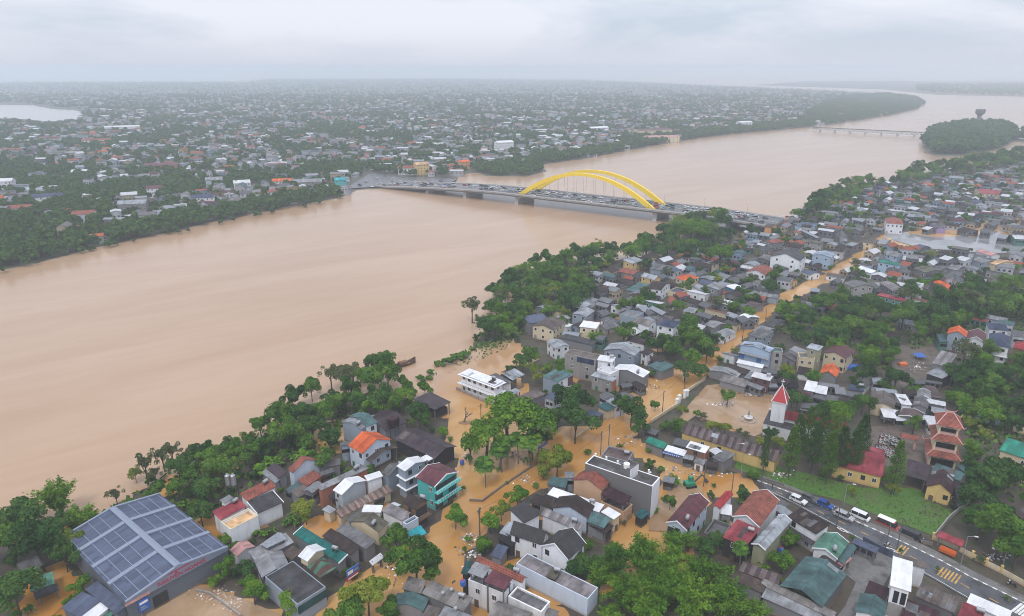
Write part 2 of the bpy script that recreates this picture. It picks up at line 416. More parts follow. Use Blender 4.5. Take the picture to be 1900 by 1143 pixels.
for i in range(len(SW)):
    (x1, y1), (x2, y2) = SW[i], SW[i - 1]
    if y1 != y2: ins ^= ((y1 > syg) != (y2 > syg)) & (sxg < (x2 - x1) * (syg - y1) / (y2 - y1) + x1)
dist = np.full(len(sxg), 1e9)
for i in range(18):                      # distance from the bank side of the outline
    (x1, y1), (x2, y2) = SW[i], SW[i + 1]
    tt = np.clip(((sxg - x1) * (x2 - x1) + (syg - y1) * (y2 - y1)) / ((x2 - x1) ** 2 + (y2 - y1) ** 2), 0, 1)
    dist = np.minimum(dist, np.hypot(sxg - x1 - tt * (x2 - x1), syg - y1 - tt * (y2 - y1)))
wob = np.array([noise.noise(Vector((a * .03, b * .03, 8.2))) for a, b in zip(sxg, syg)])
silt = np.clip((dist + 22 * wob) / 24, 0, 1) * ins
nxs, nys = len(np.arange(-300, 1100, 6.0)), len(np.arange(85, 1250, 6.0)); ix = np.arange(nxs * nys).reshape(nys, nxs)
qs = np.stack([ix[:-1, :-1], ix[:-1, 1:], ix[1:, 1:], ix[1:, :-1]], -1).reshape(-1, 4); qs = qs[ins[qs].any(1)]
sm = bpy.data.meshes.new("street_water"); sm.vertices.add(len(sxg)); sm.vertices.foreach_set("co", np.stack([sxg, syg, np.full(len(sxg), .03)], 1).astype(np.float32).ravel())
sm.loops.add(qs.size); sm.loops.foreach_set("vertex_index", qs.astype(np.int32).ravel()); sm.polygons.add(len(qs)); sm.polygons.foreach_set("loop_start", (np.arange(len(qs)) * 4).astype(np.int32))
sa = sm.attributes.new("silt", 'FLOAT', 'POINT'); sa.data.foreach_set("value", silt.astype(np.float32)); sm.materials.append(STREETW); sm.update(calc_edges=True)
tag(newobj("street_water", sm), kind='structure')
sheet("flooded_fields", [(-2600, 153), (-300, 154), (420, 152), (470, 146), (440, 140), (300, 137), (-2600, 136)], 0.6, LAKEM, 900, 160)
sheet("ground_far_shore", [(1690, 171), (1740, 176), (1840, 178), (1900, 179), (2300, 184), (2300, 150), (1500, 150), (1400, 158), (1640, 166)], 0.5, FARLAND, 25, 8, 1.0)
def in_world(x, y, poly):
    c = np.zeros(len(x), bool)
    for i in range(len(poly)):
        x1, y1 = poly[i][0], poly[i][1]; x2, y2 = poly[i - 1][0], poly[i - 1][1]
        if y1 != y2: c ^= ((y1 > y) != (y2 > y)) & (x < (x2 - x1) * (y - y1) / (y2 - y1) + x1)
    return c
FAR = [(-1500, 700), (-300, 560), (0, 503), (100, 478), (200, 455), (330, 428), (450, 400), (560, 380), (630, 366), (662, 352), (770, 347), (840, 340), (850, 326), (900, 318), (1000, 306), (1100, 292), (1200, 272), (1300, 256), (1400, 245), (1500, 236), (1560, 229), (1640, 216), (1700, 203),
       (1717, 192), (1700, 181), (1640, 173), (1400, 162.5), (1100, 149), (800, 146), (500, 147), (460, 152), (0, 153), (-700, 153)]
sheet("ground_far_bank", FAR, 0.2, FARLAND, 14.0, 8.0, 0.6)
sheet("ground_island", [(1712, 262), (1730, 243), (1790, 232), (1850, 232), (1886, 243), (1884, 262), (1850, 278), (1790, 290), (1735, 290), (1716, 282)], 0.5, FARLAND, 10.0, 4.0, 0.8)
sheet("ground_islet", [(1880, 262), (1895, 244), (1960, 238), (2060, 244), (2060, 262), (1940, 270)], 0.5, FARLAND, 10.0, 4.0, 0.8)
sheet("ground_spit", [(882, 318), (915, 309), (1000, 306), (1012, 318), (975, 327), (905, 327)], 0.5, FARLAND, 10.0, 3.0, 0.8)
sheet("lake", [(-200, 196), (60, 196), (95, 203), (140, 205), (152, 211), (145, 222), (90, 228), (30, 221), (-200, 222)], 1.2, LAKEM, 25, 8)
# flooded places inside the blocks
FLP = [(FLOOD, [(-20, 985), (60, 985), (132, 972), (140, 985), (90, 1003), (55, 1010), (-20, 1010)]), (FLOOD, [(45, 1080), (70, 1060), (120, 1040), (140, 1090), (130, 1110), (95, 1143), (75, 1190), (10, 1190), (45, 1120)]),
       (POND, [(285, 1128), (345, 1090), (400, 1092), (420, 1105), (520, 1143), (640, 1230), (260, 1230), (270, 1150)]), (FLOOD, [(590, 1140), (640, 1090), (700, 1045), (735, 1075), (720, 1140), (700, 1200), (560, 1200)]),
       (FLOOD, [(560, 985), (595, 955), (640, 975), (640, 1000), (590, 1000)]), (FLOOD, [(585, 805), (605, 800), (606, 845), (598, 860), (590, 840)]), (FLOOD, [(285, 905), (315, 878), (335, 888), (330, 915), (300, 925)]),
       (POND, [(1252, 793), (1262, 772), (1312, 716), (1345, 712), (1442, 737), (1442, 795), (1420, 803), (1400, 812), (1290, 773), (1270, 785)]),
       (POND, [(1205, 960), (1225, 925), (1260, 890), (1300, 905), (1310, 935), (1275, 945), (1235, 985), (1205, 985)]), (FLOOD, [(900, 905), (1000, 845), (1012, 850), (950, 890), (905, 925)]),
       (FLOOD, [(1455, 552), (1490, 525), (1520, 510), (1535, 517), (1500, 545), (1465, 560)])]
for k, (m, poly) in enumerate(FLP):
    sheet("flood_water", poly, 0.19 + 0.004 * k, m, 4.0, 0.8)
sheet("flooded_square", [(1650, 425), (1690, 434), (1760, 438), (1800, 425), (1850, 430), (1900, 455), (1960, 470), (1960, 480), (1880, 478), (1800, 473), (1725, 472), (1690, 455), (1640, 442)], 0.25, SHEEN, 6, 1.2)
for poly in ([(1560, 505), (1610, 470), (1640, 445), (1655, 440), (1650, 458), (1600, 500)], [(1780, 432), (1800, 428), (1850, 395), (1890, 375), (1905, 380), (1860, 410), (1825, 435), (1800, 442)], [(1690, 434), (1800, 428), (1805, 437), (1740, 441)], [(1835, 400), (1890, 372), (1960, 340), (1975, 344), (1870, 405)]):
    sheet("flooded_street", poly, 0.27, FLOOD, 6, 0.8)
sheet("temple_yard", [(1585, 850), (1590, 800), (1612, 785), (1745, 800), (1738, 838), (1700, 880), (1655, 870)], 0.215, MUD, 4, 0.6)
sheet("building_site", [(1655, 690), (1650, 655), (1665, 640), (1745, 645), (1730, 690), (1715, 715), (1700, 735), (1675, 720)], 0.22, MUD, 4, 0.8)
sheet("concrete_yard", [(1560, 1060), (1590, 1015), (1612, 1005), (1650, 1022), (1668, 1045), (1640, 1085), (1600, 1160), (1550, 1200), (1530, 1180), (1590, 1085)], 0.235, YARD, 4, 0.4)
lawn = [(1362, 868), (1365, 848), (1400, 850), (1450, 868), (1520, 885), (1600, 905), (1700, 905), (1750, 945), (1775, 948), (1740, 985), (1728, 995), (1640, 962), (1560, 930), (1460, 905), (1400, 885)]
sheet("lawn", lawn, 0.245, LAWN, 4, 0.6)

# ------------------------------------------------------------------ road with kerb and markings (right), pavement sheets
def strip(name, a, b, z, m, kind='structure', th=0.0):
    """sheet between two polylines of photo points"""
    mb = MB()
    A = [P(*p, 0) for p in a]; B = [P(*p, 0) for p in b]
    for k in range(len(A) - 1):
        q = [A[k], B[k], B[k + 1], A[k + 1]]; q = [Vector((p.x, p.y, z)) for p in q]
        if (q[1] - q[0]).cross(q[2] - q[0]).z < 0: q.reverse()
        mb.slab(q, th) if th else mb.face(q)
    o = mb.build(name, m); tag(o, kind=kind); return o
# kerb line (field side) and house side of the road
KB = [(1405, 893), (1465, 915), (1540, 948), (1620, 983), (1680, 1010), (1742, 1040), (1800, 1072), (1870, 1106), (1980, 1160)]
KH = [(1425, 913), (1470, 935), (1545, 975), (1605, 1008), (1665, 1040), (1730, 1075), (1790, 1110), (1850, 1142), (1940, 1190)]
strip("road", KB, KH, 0.255, ASPH)
# uneven, partly drowned land of the near bank: a grid whose low places lie under the flood
GX, GY = np.arange(-230, 640, 2.6), np.arange(92, 900, 2.6)
gx, gy = [a.ravel() for a in np.meshgrid(GX, GY)]
gz = np.full(len(gx), -.55)
hn = np.array([noise.noise(Vector((a * .045, b * .045, 1.7))) + .55 * noise.noise(Vector((a * .14, b * .14, 5.1))) for a, b in zip(gx, gy)])
for poly, lvl in ((BLOCK_W, .07), (BLOCK_S, .05), (BLOCK_N, .10), (BLOCK_E, .24)):
    m = in_world(gx, gy, jag([P(u, v, 0) for u, v in poly], 5.0, 1.6)); gz[m] = lvl + .17 * hn[m]
for poly in [q[1] for q in FLP]:
    m = in_world(gx, gy, [P(u, v, 0) for u, v in poly]); gz[m] = np.minimum(gz[m], -.12)
for poly in [lawn, [(u + 14, v - 14) for u, v in KB] + [(u - 60, v + 62) for u, v in KH[::-1]], [(1555, 1062), (1590, 1010), (1650, 1020), (1670, 1045), (1600, 1165), (1520, 1210)], [(1585, 850), (1590, 795), (1748, 795), (1700, 885)], [(1650, 690), (1660, 640), (1748, 640), (1700, 738)], [(1440, 1000), (1560, 960), (1640, 1000), (1800, 1143), (1800, 1260), (1380, 1260), (1400, 1130)]]:
    m = in_world(gx, gy, [P(u, v, 0) for u, v in poly]); gz[m] = .09
nx_, ny_ = len(GX), len(GY); idx = np.arange(nx_ * ny_).reshape(ny_, nx_)
q = np.stack([idx[:-1, :-1], idx[:-1, 1:], idx[1:, 1:], idx[1:, :-1]], -1).reshape(-1, 4); q = q[gz[q].max(1) > -.5]
gm = bpy.data.meshes.new("ground"); gm.vertices.add(len(gx)); gm.vertices.foreach_set("co", np.stack([gx, gy, gz], 1).astype(np.float32).ravel())
gm.loops.add(q.size); gm.loops.foreach_set("vertex_index", q.astype(np.int32).ravel()); gm.polygons.add(len(q)); gm.polygons.foreach_set("loop_start", (np.arange(len(q)) * 4).astype(np.int32))
gm.polygons.foreach_set("use_smooth", np.ones(len(q), bool)); gm.materials.append(EARTH); gm.update(calc_edges=True)
tag(newobj("ground", gm), kind='structure')
def along(line, s):
    W = [P(*p, 0) for p in line]
    Ls = [(W[i + 1] - W[i]).length for i in range(len(W) - 1)]
    for i, l in enumerate(Ls):
        if s <= l or i == len(Ls) - 1:
            d = (W[i + 1] - W[i]).normalized(); return W[i] + d * s, d
        s -= l
pave_o = [(u + 8, v - 9) for u, v in KB]
strip("pavement", KB, pave_o, 0.36, YARD)
kb = MB(); s = 0.0; kbm = MB()
total = sum((P(*KB[i + 1], 0) - P(*KB[i], 0)).length for i in range(len(KB) - 1))
kt = tag(empty("kerb", P(*KB[0], 0.2)), kind='structure')
kw = MB(); kd = MB()
for i in range(1):
    blk = {0: MB(), 1: MB()}
i = 0
KERB_ME = {}
for c, m in ((0, WHITE), (1, BLACK)):
    q = MB(); q.box(0, -0.14, 0, 0.98, 0.14, 0.18); KERB_ME[c] = q.mesh("kerb_stone", m if c == 0 else CONC)
while s < total - 1 and i < 290:
    p, d = along(KB, s)
    o = newobj("kerb_stone", KERB_ME[(i // 1) % 2], kt)
    o.location = Vector((p.x, p.y, 0.22)) - kt.location; o.rotation_euler = (0, 0, math.atan2(d.y, d.x))
    s += 1.0; i += 1
mid = [((a[0] + b[0]) / 2, (a[1] + b[1]) / 2) for a, b in zip(KB, KH)]
tot = sum((P(*mid[i + 1], 0) - P(*mid[i], 0)).length for i in range(len(mid) - 1))
mk = MB(); s = 4.0
def dash(mb, p, d, l, w, z):
    n = Vector((-d.y, d.x, 0)) * w / 2; a = p; b = p + d * l
    mb.face([(v.x, v.y, z) for v in (a - n, b - n, b + n, a + n)])
YLINE = plain("road_yellow", (.50, .29, .07), .6, vary=0.4); WLINE = plain("road_white", (.66, .66, .64), .6, vary=0.2)
while s < tot - 3:
    p, d = along(mid, s); dash(mk, p, d, 2.0, 0.22, 0.262); s += 6.0
tag(mk.build("road_centre_line", YLINE), kind='structure')
mw = MB(); s = 0.0
tot2 = sum((P(*KH[i + 1], 0) - P(*KH[i], 0)).length for i in range(len(KH) - 1))
while s < tot2 - 6:
    p, d = along(KH, s); n = Vector((d.y, -d.x, 0)); n = n if n.y > 0 else -n
    dash(mw, p + n * 0.6, d, 4.8, 0.14, 0.262); s += 5.0
for u, v in ((1563, 985), (1655, 1022)):      # white diamonds before the crossings
    c = P(u, v, 0); p, d = along(mid, 0); d = (P(1700, 1045, 0) - P(1600, 998, 0)).normalized(); n = Vector((-d.y, d.x, 0))
    pts = [c - d * 1.9, c - n * .6, c + d * 1.9, c + n * .6]; pin = [c - d * 1.1, c - n * .32, c + d * 1.1, c + n * .32]
    for k in range(4):
        q = [pts[k], pts[(k + 1) % 4], pin[(k + 1) % 4], pin[k]]; mw.face([(w.x, w.y, 0.264) for w in q])
for k in range(9):                            # zebra crossing at the far corner of the road
    a = P(1877 + k * 6.2, 1136 + k * 3.0, 0); d = (P(1900, 1118, 0) - P(1877, 1136, 0)).normalized()
    dash(mw, a, d, 4.6, 0.5, 0.266)
tag(mw.build("road_white_lines", WLINE), kind='structure')
yb = MB()
for (u0, v0, n) in ((1662, 1026, 3), (1739, 1069, 6)):   # yellow rumble bars
    d = (P(1700, 1045, 0) - P(1600, 998, 0)).normalized(); nn = Vector((-d.y, d.x, 0)); nn = nn if nn.y > 0 else -nn
    p0 = P(u0, v0, 0)
    for k in range(n): dash(yb, p0 + d * (k * 0.75), nn, 4.2, 0.36, 0.266)
tag(yb.build("rumble_strip", YLINE), kind='structure')
strip("side_lane", [(1620, 1010), (1600, 1055), (1560, 1143), (1520, 1210)], [(1655, 1025), (1640, 1070), (1612, 1143), (1580, 1230)], 0.25, YARD)
strip("temple_lane", [(1778, 952), (1755, 980), (1740, 1005)], [(1835, 925), (1800, 975), (1770, 1015)], 0.25, YARD)
strip("bridge_approach_far", [(640, 352), (700, 349), (770, 347), (830, 344)], [(690, 322), (740, 330), (790, 331), (850, 334)], 1.2, ASPH)
# ------------------------------------------------------------------ houses
FR = MB()
for q in ((-.6, -.07, -.72, .6, .0, -.62), (-.6, -.07, .62, .6, .0, .72), (-.6, -.07, -.62, -.5, .0, .62), (.5, -.07, -.62, .6, .0, .62), (-.04, -.05, -.62, .04, .0, .62)): FR.box(*q)
WIN_FRAME = FR.mesh("window", FRAME)
FR2 = MB(); FR2.v, FR2.f, FR2.m = list(FR.v), list(FR.f), list(FR.m)
WIN_DARK = FR2.mesh("window", DARKM)
PN = MB(); PN.box(-.5, -.035, -.62, .5, -.005, .62); WIN_PANE = PN.mesh("pane", GLASS)
W1 = MB(); W1.box(-.62, -.06, -.74, .62, 0, .74, 0); W1.box(-.5, -.075, -.6, .5, -.06, .6, 1); WIN_FAR = W1.mesh("window", [FRAME, GLASS])
D1 = MB(); D1.box(-.55, -.06, -1.05, .55, 0, 1.05); DOOR_ME = {k: D1.mesh("door", m) for k, m in (("wood", WOOD), ("blue", SHUT_B), ("green", SHUT_G), ("steel", STEEL))}
S1 = MB(); S1.box(-1.4, -.08, -1.2, 1.4, 0, 1.2); SHUTTER_ME = {k: S1.mesh("roller_shutter", m) for k, m in (("steel", STEEL), ("blue", SHUT_B), ("green", SHUT_G), ("maroon", MATS["wmaroon"]))}

HOUSES = []        # (thing, footprint centre, radius, label data)
def rect_from(reg, A, B, C, h, typ, rise):
    a = P(*Z(reg, *A), h); b = P(*Z(reg, *B), h)
    if isinstance(C, (int, float)):
        d = (b - a).normalized(); n = Vector((-d.y, d.x, 0)); w = C
    else:
        zc = h + rise if typ in ('shed', 'ga') else h
        c = P(*Z(reg, *C), zc); d = (b - a).normalized(); n = Vector((-d.y, d.x, 0))
        w = (c - b).dot(n); w = w * 2 if typ == 'ga' else w
    if w < 0: a, b = b, a; d = -d; n = -n; w = -w
    w = max(w, 1.2)
    cen = (a + b) / 2 + n * w / 2; cen.z = 0
    return cen, math.atan2(d.y, d.x), max((b - a).length, 1.2), w

WALL_ROT = {'a': 0.0, 'b': math.pi / 2, 'c': math.pi, 'd': -math.pi / 2}
def make_house(cen, ang, Ln, W, h, typ, rise, roof, wall, name="house", detail=2, **o):
    """detail 2: windows with pane parts, 1: simple windows, 0: none"""
    root = empty(name, (cen.x, cen.y, 0.0), ang)
    rm = MATS[roof] if isinstance(roof, str) else roof; wm_ = MATS[wall] if isinstance(wall, str) else wall
    ov = o.get("ov", 0.35 if typ != 'flat' else 0.0); th = 0.13
    hx, hy = Ln / 2, W / 2; wx, wy = max(hx - ov, .4), max(hy - ov, .4)
    z0 = o.get("z0", -0.6)
    rb = MB(); wb = MB()
    if typ in ('gc', 'ga'):
        sl = rise / hy
        prof = [(-hy, h), (0, h + rise), (hy, h), (hy, h - th), (0, h + rise - th), (-hy, h - th)]
        rb.solid([(-hx, y, z) for y, z in prof] + [(hx, y, z) for y, z in prof],
                 [(0, 6, 7, 1), (1, 7, 8, 2), (2, 8, 9, 3), (3, 9, 10, 4), (4, 10, 11, 5), (5, 11, 6, 0), (0, 1, 4, 5), (1, 2, 3, 4), (6, 11, 10, 7), (7, 10, 9, 8)])
        we = h + sl * (hy - wy) - th - .01
        wb.prism([(-wy, z0), (wy, z0), (wy, we), (0, h + rise - th - .01), (-wy, we)], -wx, wx)
        top = we
    elif typ == 'shed':
        sl = rise / W
        rb.slab([(-hx, -hy, h), (hx, -hy, h), (hx, hy, h + rise), (-hx, hy, h + rise)], th)
        wb.prism([(-wy, z0), (wy, z0), (wy, h + sl * (hy + wy) - th - .01), (-wy, h + sl * (hy - wy) - th - .01)], -wx, wx)
        top = h
    elif typ == 'hip':
        r = max(hx - hy, 0.01) if hx > hy else 0.01
        ry = 0.0 if hx >= hy else hy - hx
        vs = [(-hx, -hy, h), (hx, -hy, h), (hx, hy, h), (-hx, hy, h), (-r, -ry, h + rise), (r, ry, h + rise)]
        fs = [(0, 1, 5, 4), (1, 2, 5), (2, 3, 4, 5), (3, 0, 4), (3, 2, 1, 0)]
        rb.solid(vs, fs); wb.box(-wx, -wy, z0, wx, wy, h - .01); top = h
    else:  # flat with parapet
        ph = o.get("par", 0.55)
        rb.box(-hx + .2, -hy + .2, h - ph - .25, hx - .2, hy - .2, h - ph)
        if not o.get("open"):
            wb.box(-hx, -hy, z0, hx, -hy + .2, h); wb.box(-hx, hy - .2, z0, hx, hy, h)
            wb.box(-hx, -hy + .2, z0, -hx + .2, hy - .2, h); wb.box(hx - .2, -hy + .2, z0, hx, hy - .2, h)
        top = h - ph
    rb.build("roof", rm, root)
    if o.get("open"):
        pm = MATS["wcement"] if o.get("postm") is None else o["postm"]
        nx = max(2, int(Ln / 4.5) + 1)
        pb = MB(); hh = h - th - .02
        q = MB(); q.box(-.14, -.14, z0, .14, .14, hh); pme = q.mesh("post", pm)
        for sy in (-1, 1):
            hz = MB(); e = hh if (sy < 0 or typ != 'shed') else hh + rise * .9
            q = MB(); q.box(-.14, -.14, z0, .14, .14, e); pme = q.mesh("post", pm)
            for k in range(nx):
                x = -wx + .2 + (2 * wx - .4) * k / (nx - 1)
                newobj("post", pme, root, (x, sy * (wy - .2), 0))
        if o.get("open") == 'half':
            bk = MB(); bk.box(-wx, wy - .2, z0, wx, wy - .02, h - th - .05); bk.box(-wx, -wy, z0, wx, -wy + .15, 1.0); bk.build("wall", wm_, root)
        elif o.get("open") == 'dark':
            bk = MB(); bk.box(-wx + .6, -wy + .6, z0, wx - .6, wy - .6, h * .62); bk.build("wall", wm_, root)
    else:
        wb.build("wall", wm_, root)
    if typ in ('gc', 'ga') and detail >= 1 and not o.get("nocap"):
        c = MB(); c.prism([(-.22, h + rise - .06), (0, h + rise + .07), (.22, h + rise - .06)], -hx - .02, hx + .02)
        c.build("ridge_cap", rm, root)
    if o.get("trim") and typ in ('gc', 'ga'):
        for sx in (-1, 1):
            t = MB(); x0, x1 = (hx - .02, hx + .14) if sx > 0 else (-hx - .14, -hx + .02)
            t.prism([(-hy - .05, h - .2), (-hy - .05, h + .05), (0, h + rise + .1), (hy + .05, h + .05), (hy + .05, h - .2), (0, h + rise - .2)], x0, x1)
            t.build("gable_trim", TRIM, root)
    if o.get("trim") and typ == 'shed':
        t = MB(); t.slab([(-hx - .12, -hy - .1, h + .08), (-hx + .06, -hy - .1, h + .08), (-hx + .06, hy + .1, h + rise + .08), (-hx - .12, hy + .1, h + rise + .08)], .3)
        t.slab([(hx - .06, -hy - .1, h + .08), (hx + .12, -hy - .1, h + .08), (hx + .12, hy + .1, h + rise + .08), (hx - .06, hy + .1, h + rise + .08)], .3)
        t.build("roof_edge", TRIM, root)
    if typ == 'flat' and detail >= 2 and not o.get("open") and o.get('par', .55) > .2:
        cpm = o.get("cop", wm_); c = MB(); e = .06
        for q in ((-hx - e, -hy - e, h, hx + e, -hy + .26, h + .1), (-hx - e, hy - .26, h, hx + e, hy + e, h + .1), (-hx - e, -hy + .26, h, -hx + .26, hy - .26, h + .1), (hx - .26, -hy + .26, h, hx + e, hy - .26, h + .1)): c.box(*q)
        c.build("parapet_coping", cpm, root)
    if detail >= 2 and typ in ('gc', 'ga', 'shed') and Ln > 5 and W > 4 and isinstance(roof, str) and roof not in ("redtile", "rusttile", "blacktile", "silverblue", "orange") and not o.get("trim"):
        for _ in range(int(rng.integers(0, 4))):
            pw, pl = rng.uniform(.8, 2.6), rng.uniform(.25, .7); x0 = rng.uniform(-hx, hx - pw)
            if typ == 'shed':
                y0 = -hy + W * rng.uniform(0, 1 - pl); y1 = y0 + W * pl; f = lambda y: h + rise / W * (y + hy) + .035
            else:
                sg = 1 if rng.random() < .5 else -1; a_ = rng.uniform(.05, .9 - pl if pl < .85 else .05); ya, yb = sg * hy * a_, sg * hy * (a_ + pl); y0, y1 = min(ya, yb), max(ya, yb); f = lambda y: h + rise * (1 - abs(y) / hy) + .035
            b = MB(); b.slab([(x0, y0, f(y0)), (x0 + pw, y0, f(y0)), (x0 + pw, y1, f(y1)), (x0, y1, f(y1))], .03)
            b.build("roof_patch", MATS[str(rng.choice(["lightgrey", "brownmix", "grey", "silver", "rustpink", "brown"]))], root)
    # windows on the walls that can be seen
    toc = Vector((-cen.x, -cen.y)); toc.normalize()
    ca, sa = math.cos(ang), math.sin(ang)
    def seen(nx, ny): return (nx * ca - ny * sa) * toc.x + (nx * sa + ny * ca) * toc.y
    faces = {'a': (0, -1, Ln, hy if typ == 'flat' else wy), 'c': (0, 1, Ln, hy if typ == 'flat' else wy), 'b': (1, 0, W, hx if typ == 'flat' else wx), 'd': (-1, 0, W, hx if typ == 'flat' else wx)}
    vis = {k: seen(f[0], f[1]) for k, f in faces.items()}
    side = 'a' if vis['a'] > vis['c'] else 'c'; end = 'b' if vis['b'] > vis['d'] else 'd'
    if detail and not o.get("open") and o.get("win", 1):
        ns = max(1, int(round(top / 3.3)))
        skip = o.get("blind", "")
        for k, (nx, ny, ln, dist) in faces.items():
            if vis[k] < .12 or (k == side and 's' in skip) or (k == end and 'e' in skip): continue
            nw = max(1, min(int((ln - 1.2) / o.get("wsp", 3.0)), 8))
            if ln < 2.6: continue
            for s_ in range(ns):
                zc = (s_ + .55) * top / ns + .1
                if zc < 1.5 and ns > 1: continue
                for q in range(nw):
                    pos = -ln / 2 + ln * (q + .5) / nw + rng.uniform(-.25, .25)
                    if rng.random() < .15: continue
                    d_ = dist + .004
                    loc = (nx * d_ + (pos if nx == 0 else 0), ny * d_ + (pos if ny == 0 else 0), zc)
                    rz = {'a': 0.0, 'b': math.pi / 2, 'c': math.pi, 'd': -math.pi / 2}[k]
                    if s_ == 0 and q == 0 and zc > 1.2:
                        newobj("door", DOOR_ME[o.get("door", random.choice(("wood", "steel", "wood", "green")))], root, (loc[0], loc[1], 1.0), rz); continue
                    if detail >= 2:
                        w = newobj("window", WIN_FRAME if rng.random() < .65 else WIN_DARK, root, loc, rz); newobj("pane", WIN_PANE, w)
                    else:
                        newobj("window", WIN_FAR, root, loc, rz)
    def face_frame(which):
        k = side if which == 's' else end; f = faces[k]; return k, f, WALL_ROT[k]
    for it in o.get("ext", ()):
        kind, which = it[0], it[1]; k, (nx, ny, ln, dist), rz = face_frame(which)
        if kind == 'balcony':
            zs, dep, mt = it[2], it[3], it[4]
            for zz in zs:
                b = MB(); b.box(-ln / 2, -dep, zz - .15, ln / 2, -.01, zz); bo = b.build("balcony", mt, root, (nx * dist, ny * dist, 0), rz)
                r_ = MB(); r_.box(-ln / 2, -dep, zz + .85, ln / 2, -dep + .08, zz + .95)
                for q in range(int(ln / 1.0) + 1): r_.box(-ln / 2 + q * 1.0 - .03 + .03, -dep + .01, zz, -ln / 2 + q * 1.0 + .06, -dep + .07, zz + .85)
                r_.build("railing", TRIM if len(it) < 6 else it[5], bo)
        elif kind == 'awning':
            zz, dep, drop, mt = it[2], it[3], it[4], it[5]
            b = MB(); b.slab([(-ln / 2, -dep, zz - drop), (ln / 2, -dep, zz - drop), (ln / 2, -.01, zz), (-ln / 2, -.01, zz)], .08)
            b.build("awning", mt, root, (nx * dist, ny * dist, 0), rz)
        elif kind == 'shutter':
            zz, pos, mk_ = it[2], it[3], it[4]
            newobj("roller_shutter", SHUTTER_ME[mk_], root, (nx * (dist + .005) + (pos if nx == 0 else 0), ny * (dist + .005) + (pos if ny == 0 else 0), zz), rz)
        elif kind == 'panel':
            x0, x1, z0_, z1_, mt = it[2:7]
            b = MB(); b.box(x0 * ln / 2, -.1, z0_, x1 * ln / 2, -.005, z1_); b.build(it[7] if len(it) > 7 else "wall_panel", mt, root, (nx * dist, ny * dist, 0), rz)
    for zz, e in o.get("slabs", ()):
        b = MB(); b.box(-hx - e, -hy - e, zz - .14, hx + e, hy + e, zz)
        b.build("floor_slab", o.get("slabm", TRIM), root)
    return root

ROOFWORD = dict(white="white", silver="silvery", silverblue="blue-grey", lightgrey="light grey", grey="grey", darkgrey="dark grey", black="black", brown="brown", brownmix="patchy brown", darkbrown="dark brown", purplebrown="purple-brown", maroon="maroon",
                darkmaroon="dark maroon", rustpink="rusty mauve", pinkgrey="pinkish grey", pinkbrown="pale brown", teal="teal", tealgrey="grey-green", tealdark="dark teal", green="bright green", greenmetal="pale green", red="red", redmetal="crimson", orange="orange", navy="navy",
                cyan="cyan", concretegrey="concrete grey", olive="olive grey", lightblue="pale blue", pink="pink", tan="tan", rust="rust-streaked", stripebrown="brown striped", stripegrey="grey striped", greenrust="green and rust", redtile="red tiled", rusttile="rusty tiled", blacktile="black tiled")
WALLWORD = dict(wwhite="white", wstained="stained white", wbluewhite="bluish white", wbluegrey="blue-grey", wlightblue="light blue", wgrey="grey", wcement="cement", wold="weathered concrete", wcream="cream", wyellow="yellow", wtan="tan", wbrick="brick", wturq="turquoise",
                wmaroon="maroon", wdark="dark", wwood="wooden", wblue="blue", wgreen="green", wpink="pink", wolive="olive", worange="orange", wpurple="purple", wcorr="corrugated metal")
TYPEWORD = dict(gc="gabled", ga="gabled", shed="single-slope", flat="flat", hip="hipped")
SPECS = []
def H(reg, A, B, C, h, typ, rise, roof, wall, label=None, anchor=None, name=None, **o):
    cen, ang, ln, w = rect_from(reg, A, B, C, h, typ, rise)
    nme = name or ("house" if h >= 4.2 and not o.get("open") else "shed")
    SPECS.append(dict(cen=cen, ang=ang, ln=min(ln, 60), w=min(w, 45), h=h, typ=typ, rise=rise, roof=roof, wall=wall, label=label, anchor=anchor, name=nme, o=o))

# --- riverside block, lower left
H("A", (445, 520), (885, 980), (1620, 600), 6.0, 'gc', 2.0, "silverblue", "wslate", "large grey-blue warehouse with raised roof strips and red lettering", "big warehouse", name="warehouse", win=0, ov=.1, nocap=True, special="warehouse")
H("A", (600, 888), (820, 1062), (890, 985), 4.2, 'shed', .5, "silverblue", "wslate", "low grey-blue annex against the near corner of the warehouse", name="shed", win=0)
H("A", (430, 1018), (560, 1085), (750, 985), 3.6, 'shed', .6, "silverblue", "wslate", "small grey tin shed at the front of the warehouse annex", name="shed", win=0)
H("A", (540, 1072), (640, 1120), (735, 990), 3.5, 'shed', .3, "white", "wwhite", "narrow white strip roof beside the warehouse annex", name="shed", win=0)
H("A", (640, 1075), (760, 1100), (830, 1010), 2.6, 'shed', .4, "greenmetal", "wgrey", "small green carport in front of the warehouse annex", open=True)
H("A", (255, 958), (420, 890), (388, 848), 2.6, 'shed', .2, "darkgrey", "wgrey", "dark lower roof of the stilt hut left standing in orange water", open=True)
H("A", (215, 905), (385, 845), (345, 768), 3.0, 'shed', .4, "greenmetal", "wgrey", "hut with green tin roof standing in orange flood water", "green hut in the flood", open='dark')
H("A", (155, 780), (310, 712), 4.4, 3.4, 'shed', .4, "grey", "wgrey", "grey tin roofed hut behind the green roofed one in the flood", open='dark')
H("T1", (660, 875), (1030, 690), (945, 592), 5.6, 'shed', 1.0, "redtile", "wstained", "long house with one red tiled slope beside the bamboo", "long red tiled house", win=0)
H("T1", (790, 1030), (1115, 885), (1030, 722), 4.8, 'shed', .8, "darkgrey", "wwhite", "grey roofed house with a long blank white side wall", "long white walled house", win=0, trim=True)
H("B", (105, 467), (300, 368), (225, 320), 5.4, 'flat', 0, "tan", "wwhite", "white house whose tan terrace roof is ringed by a cream parapet", "tan terrace house", par=.7, cop=MATS["wcream"], win=0)
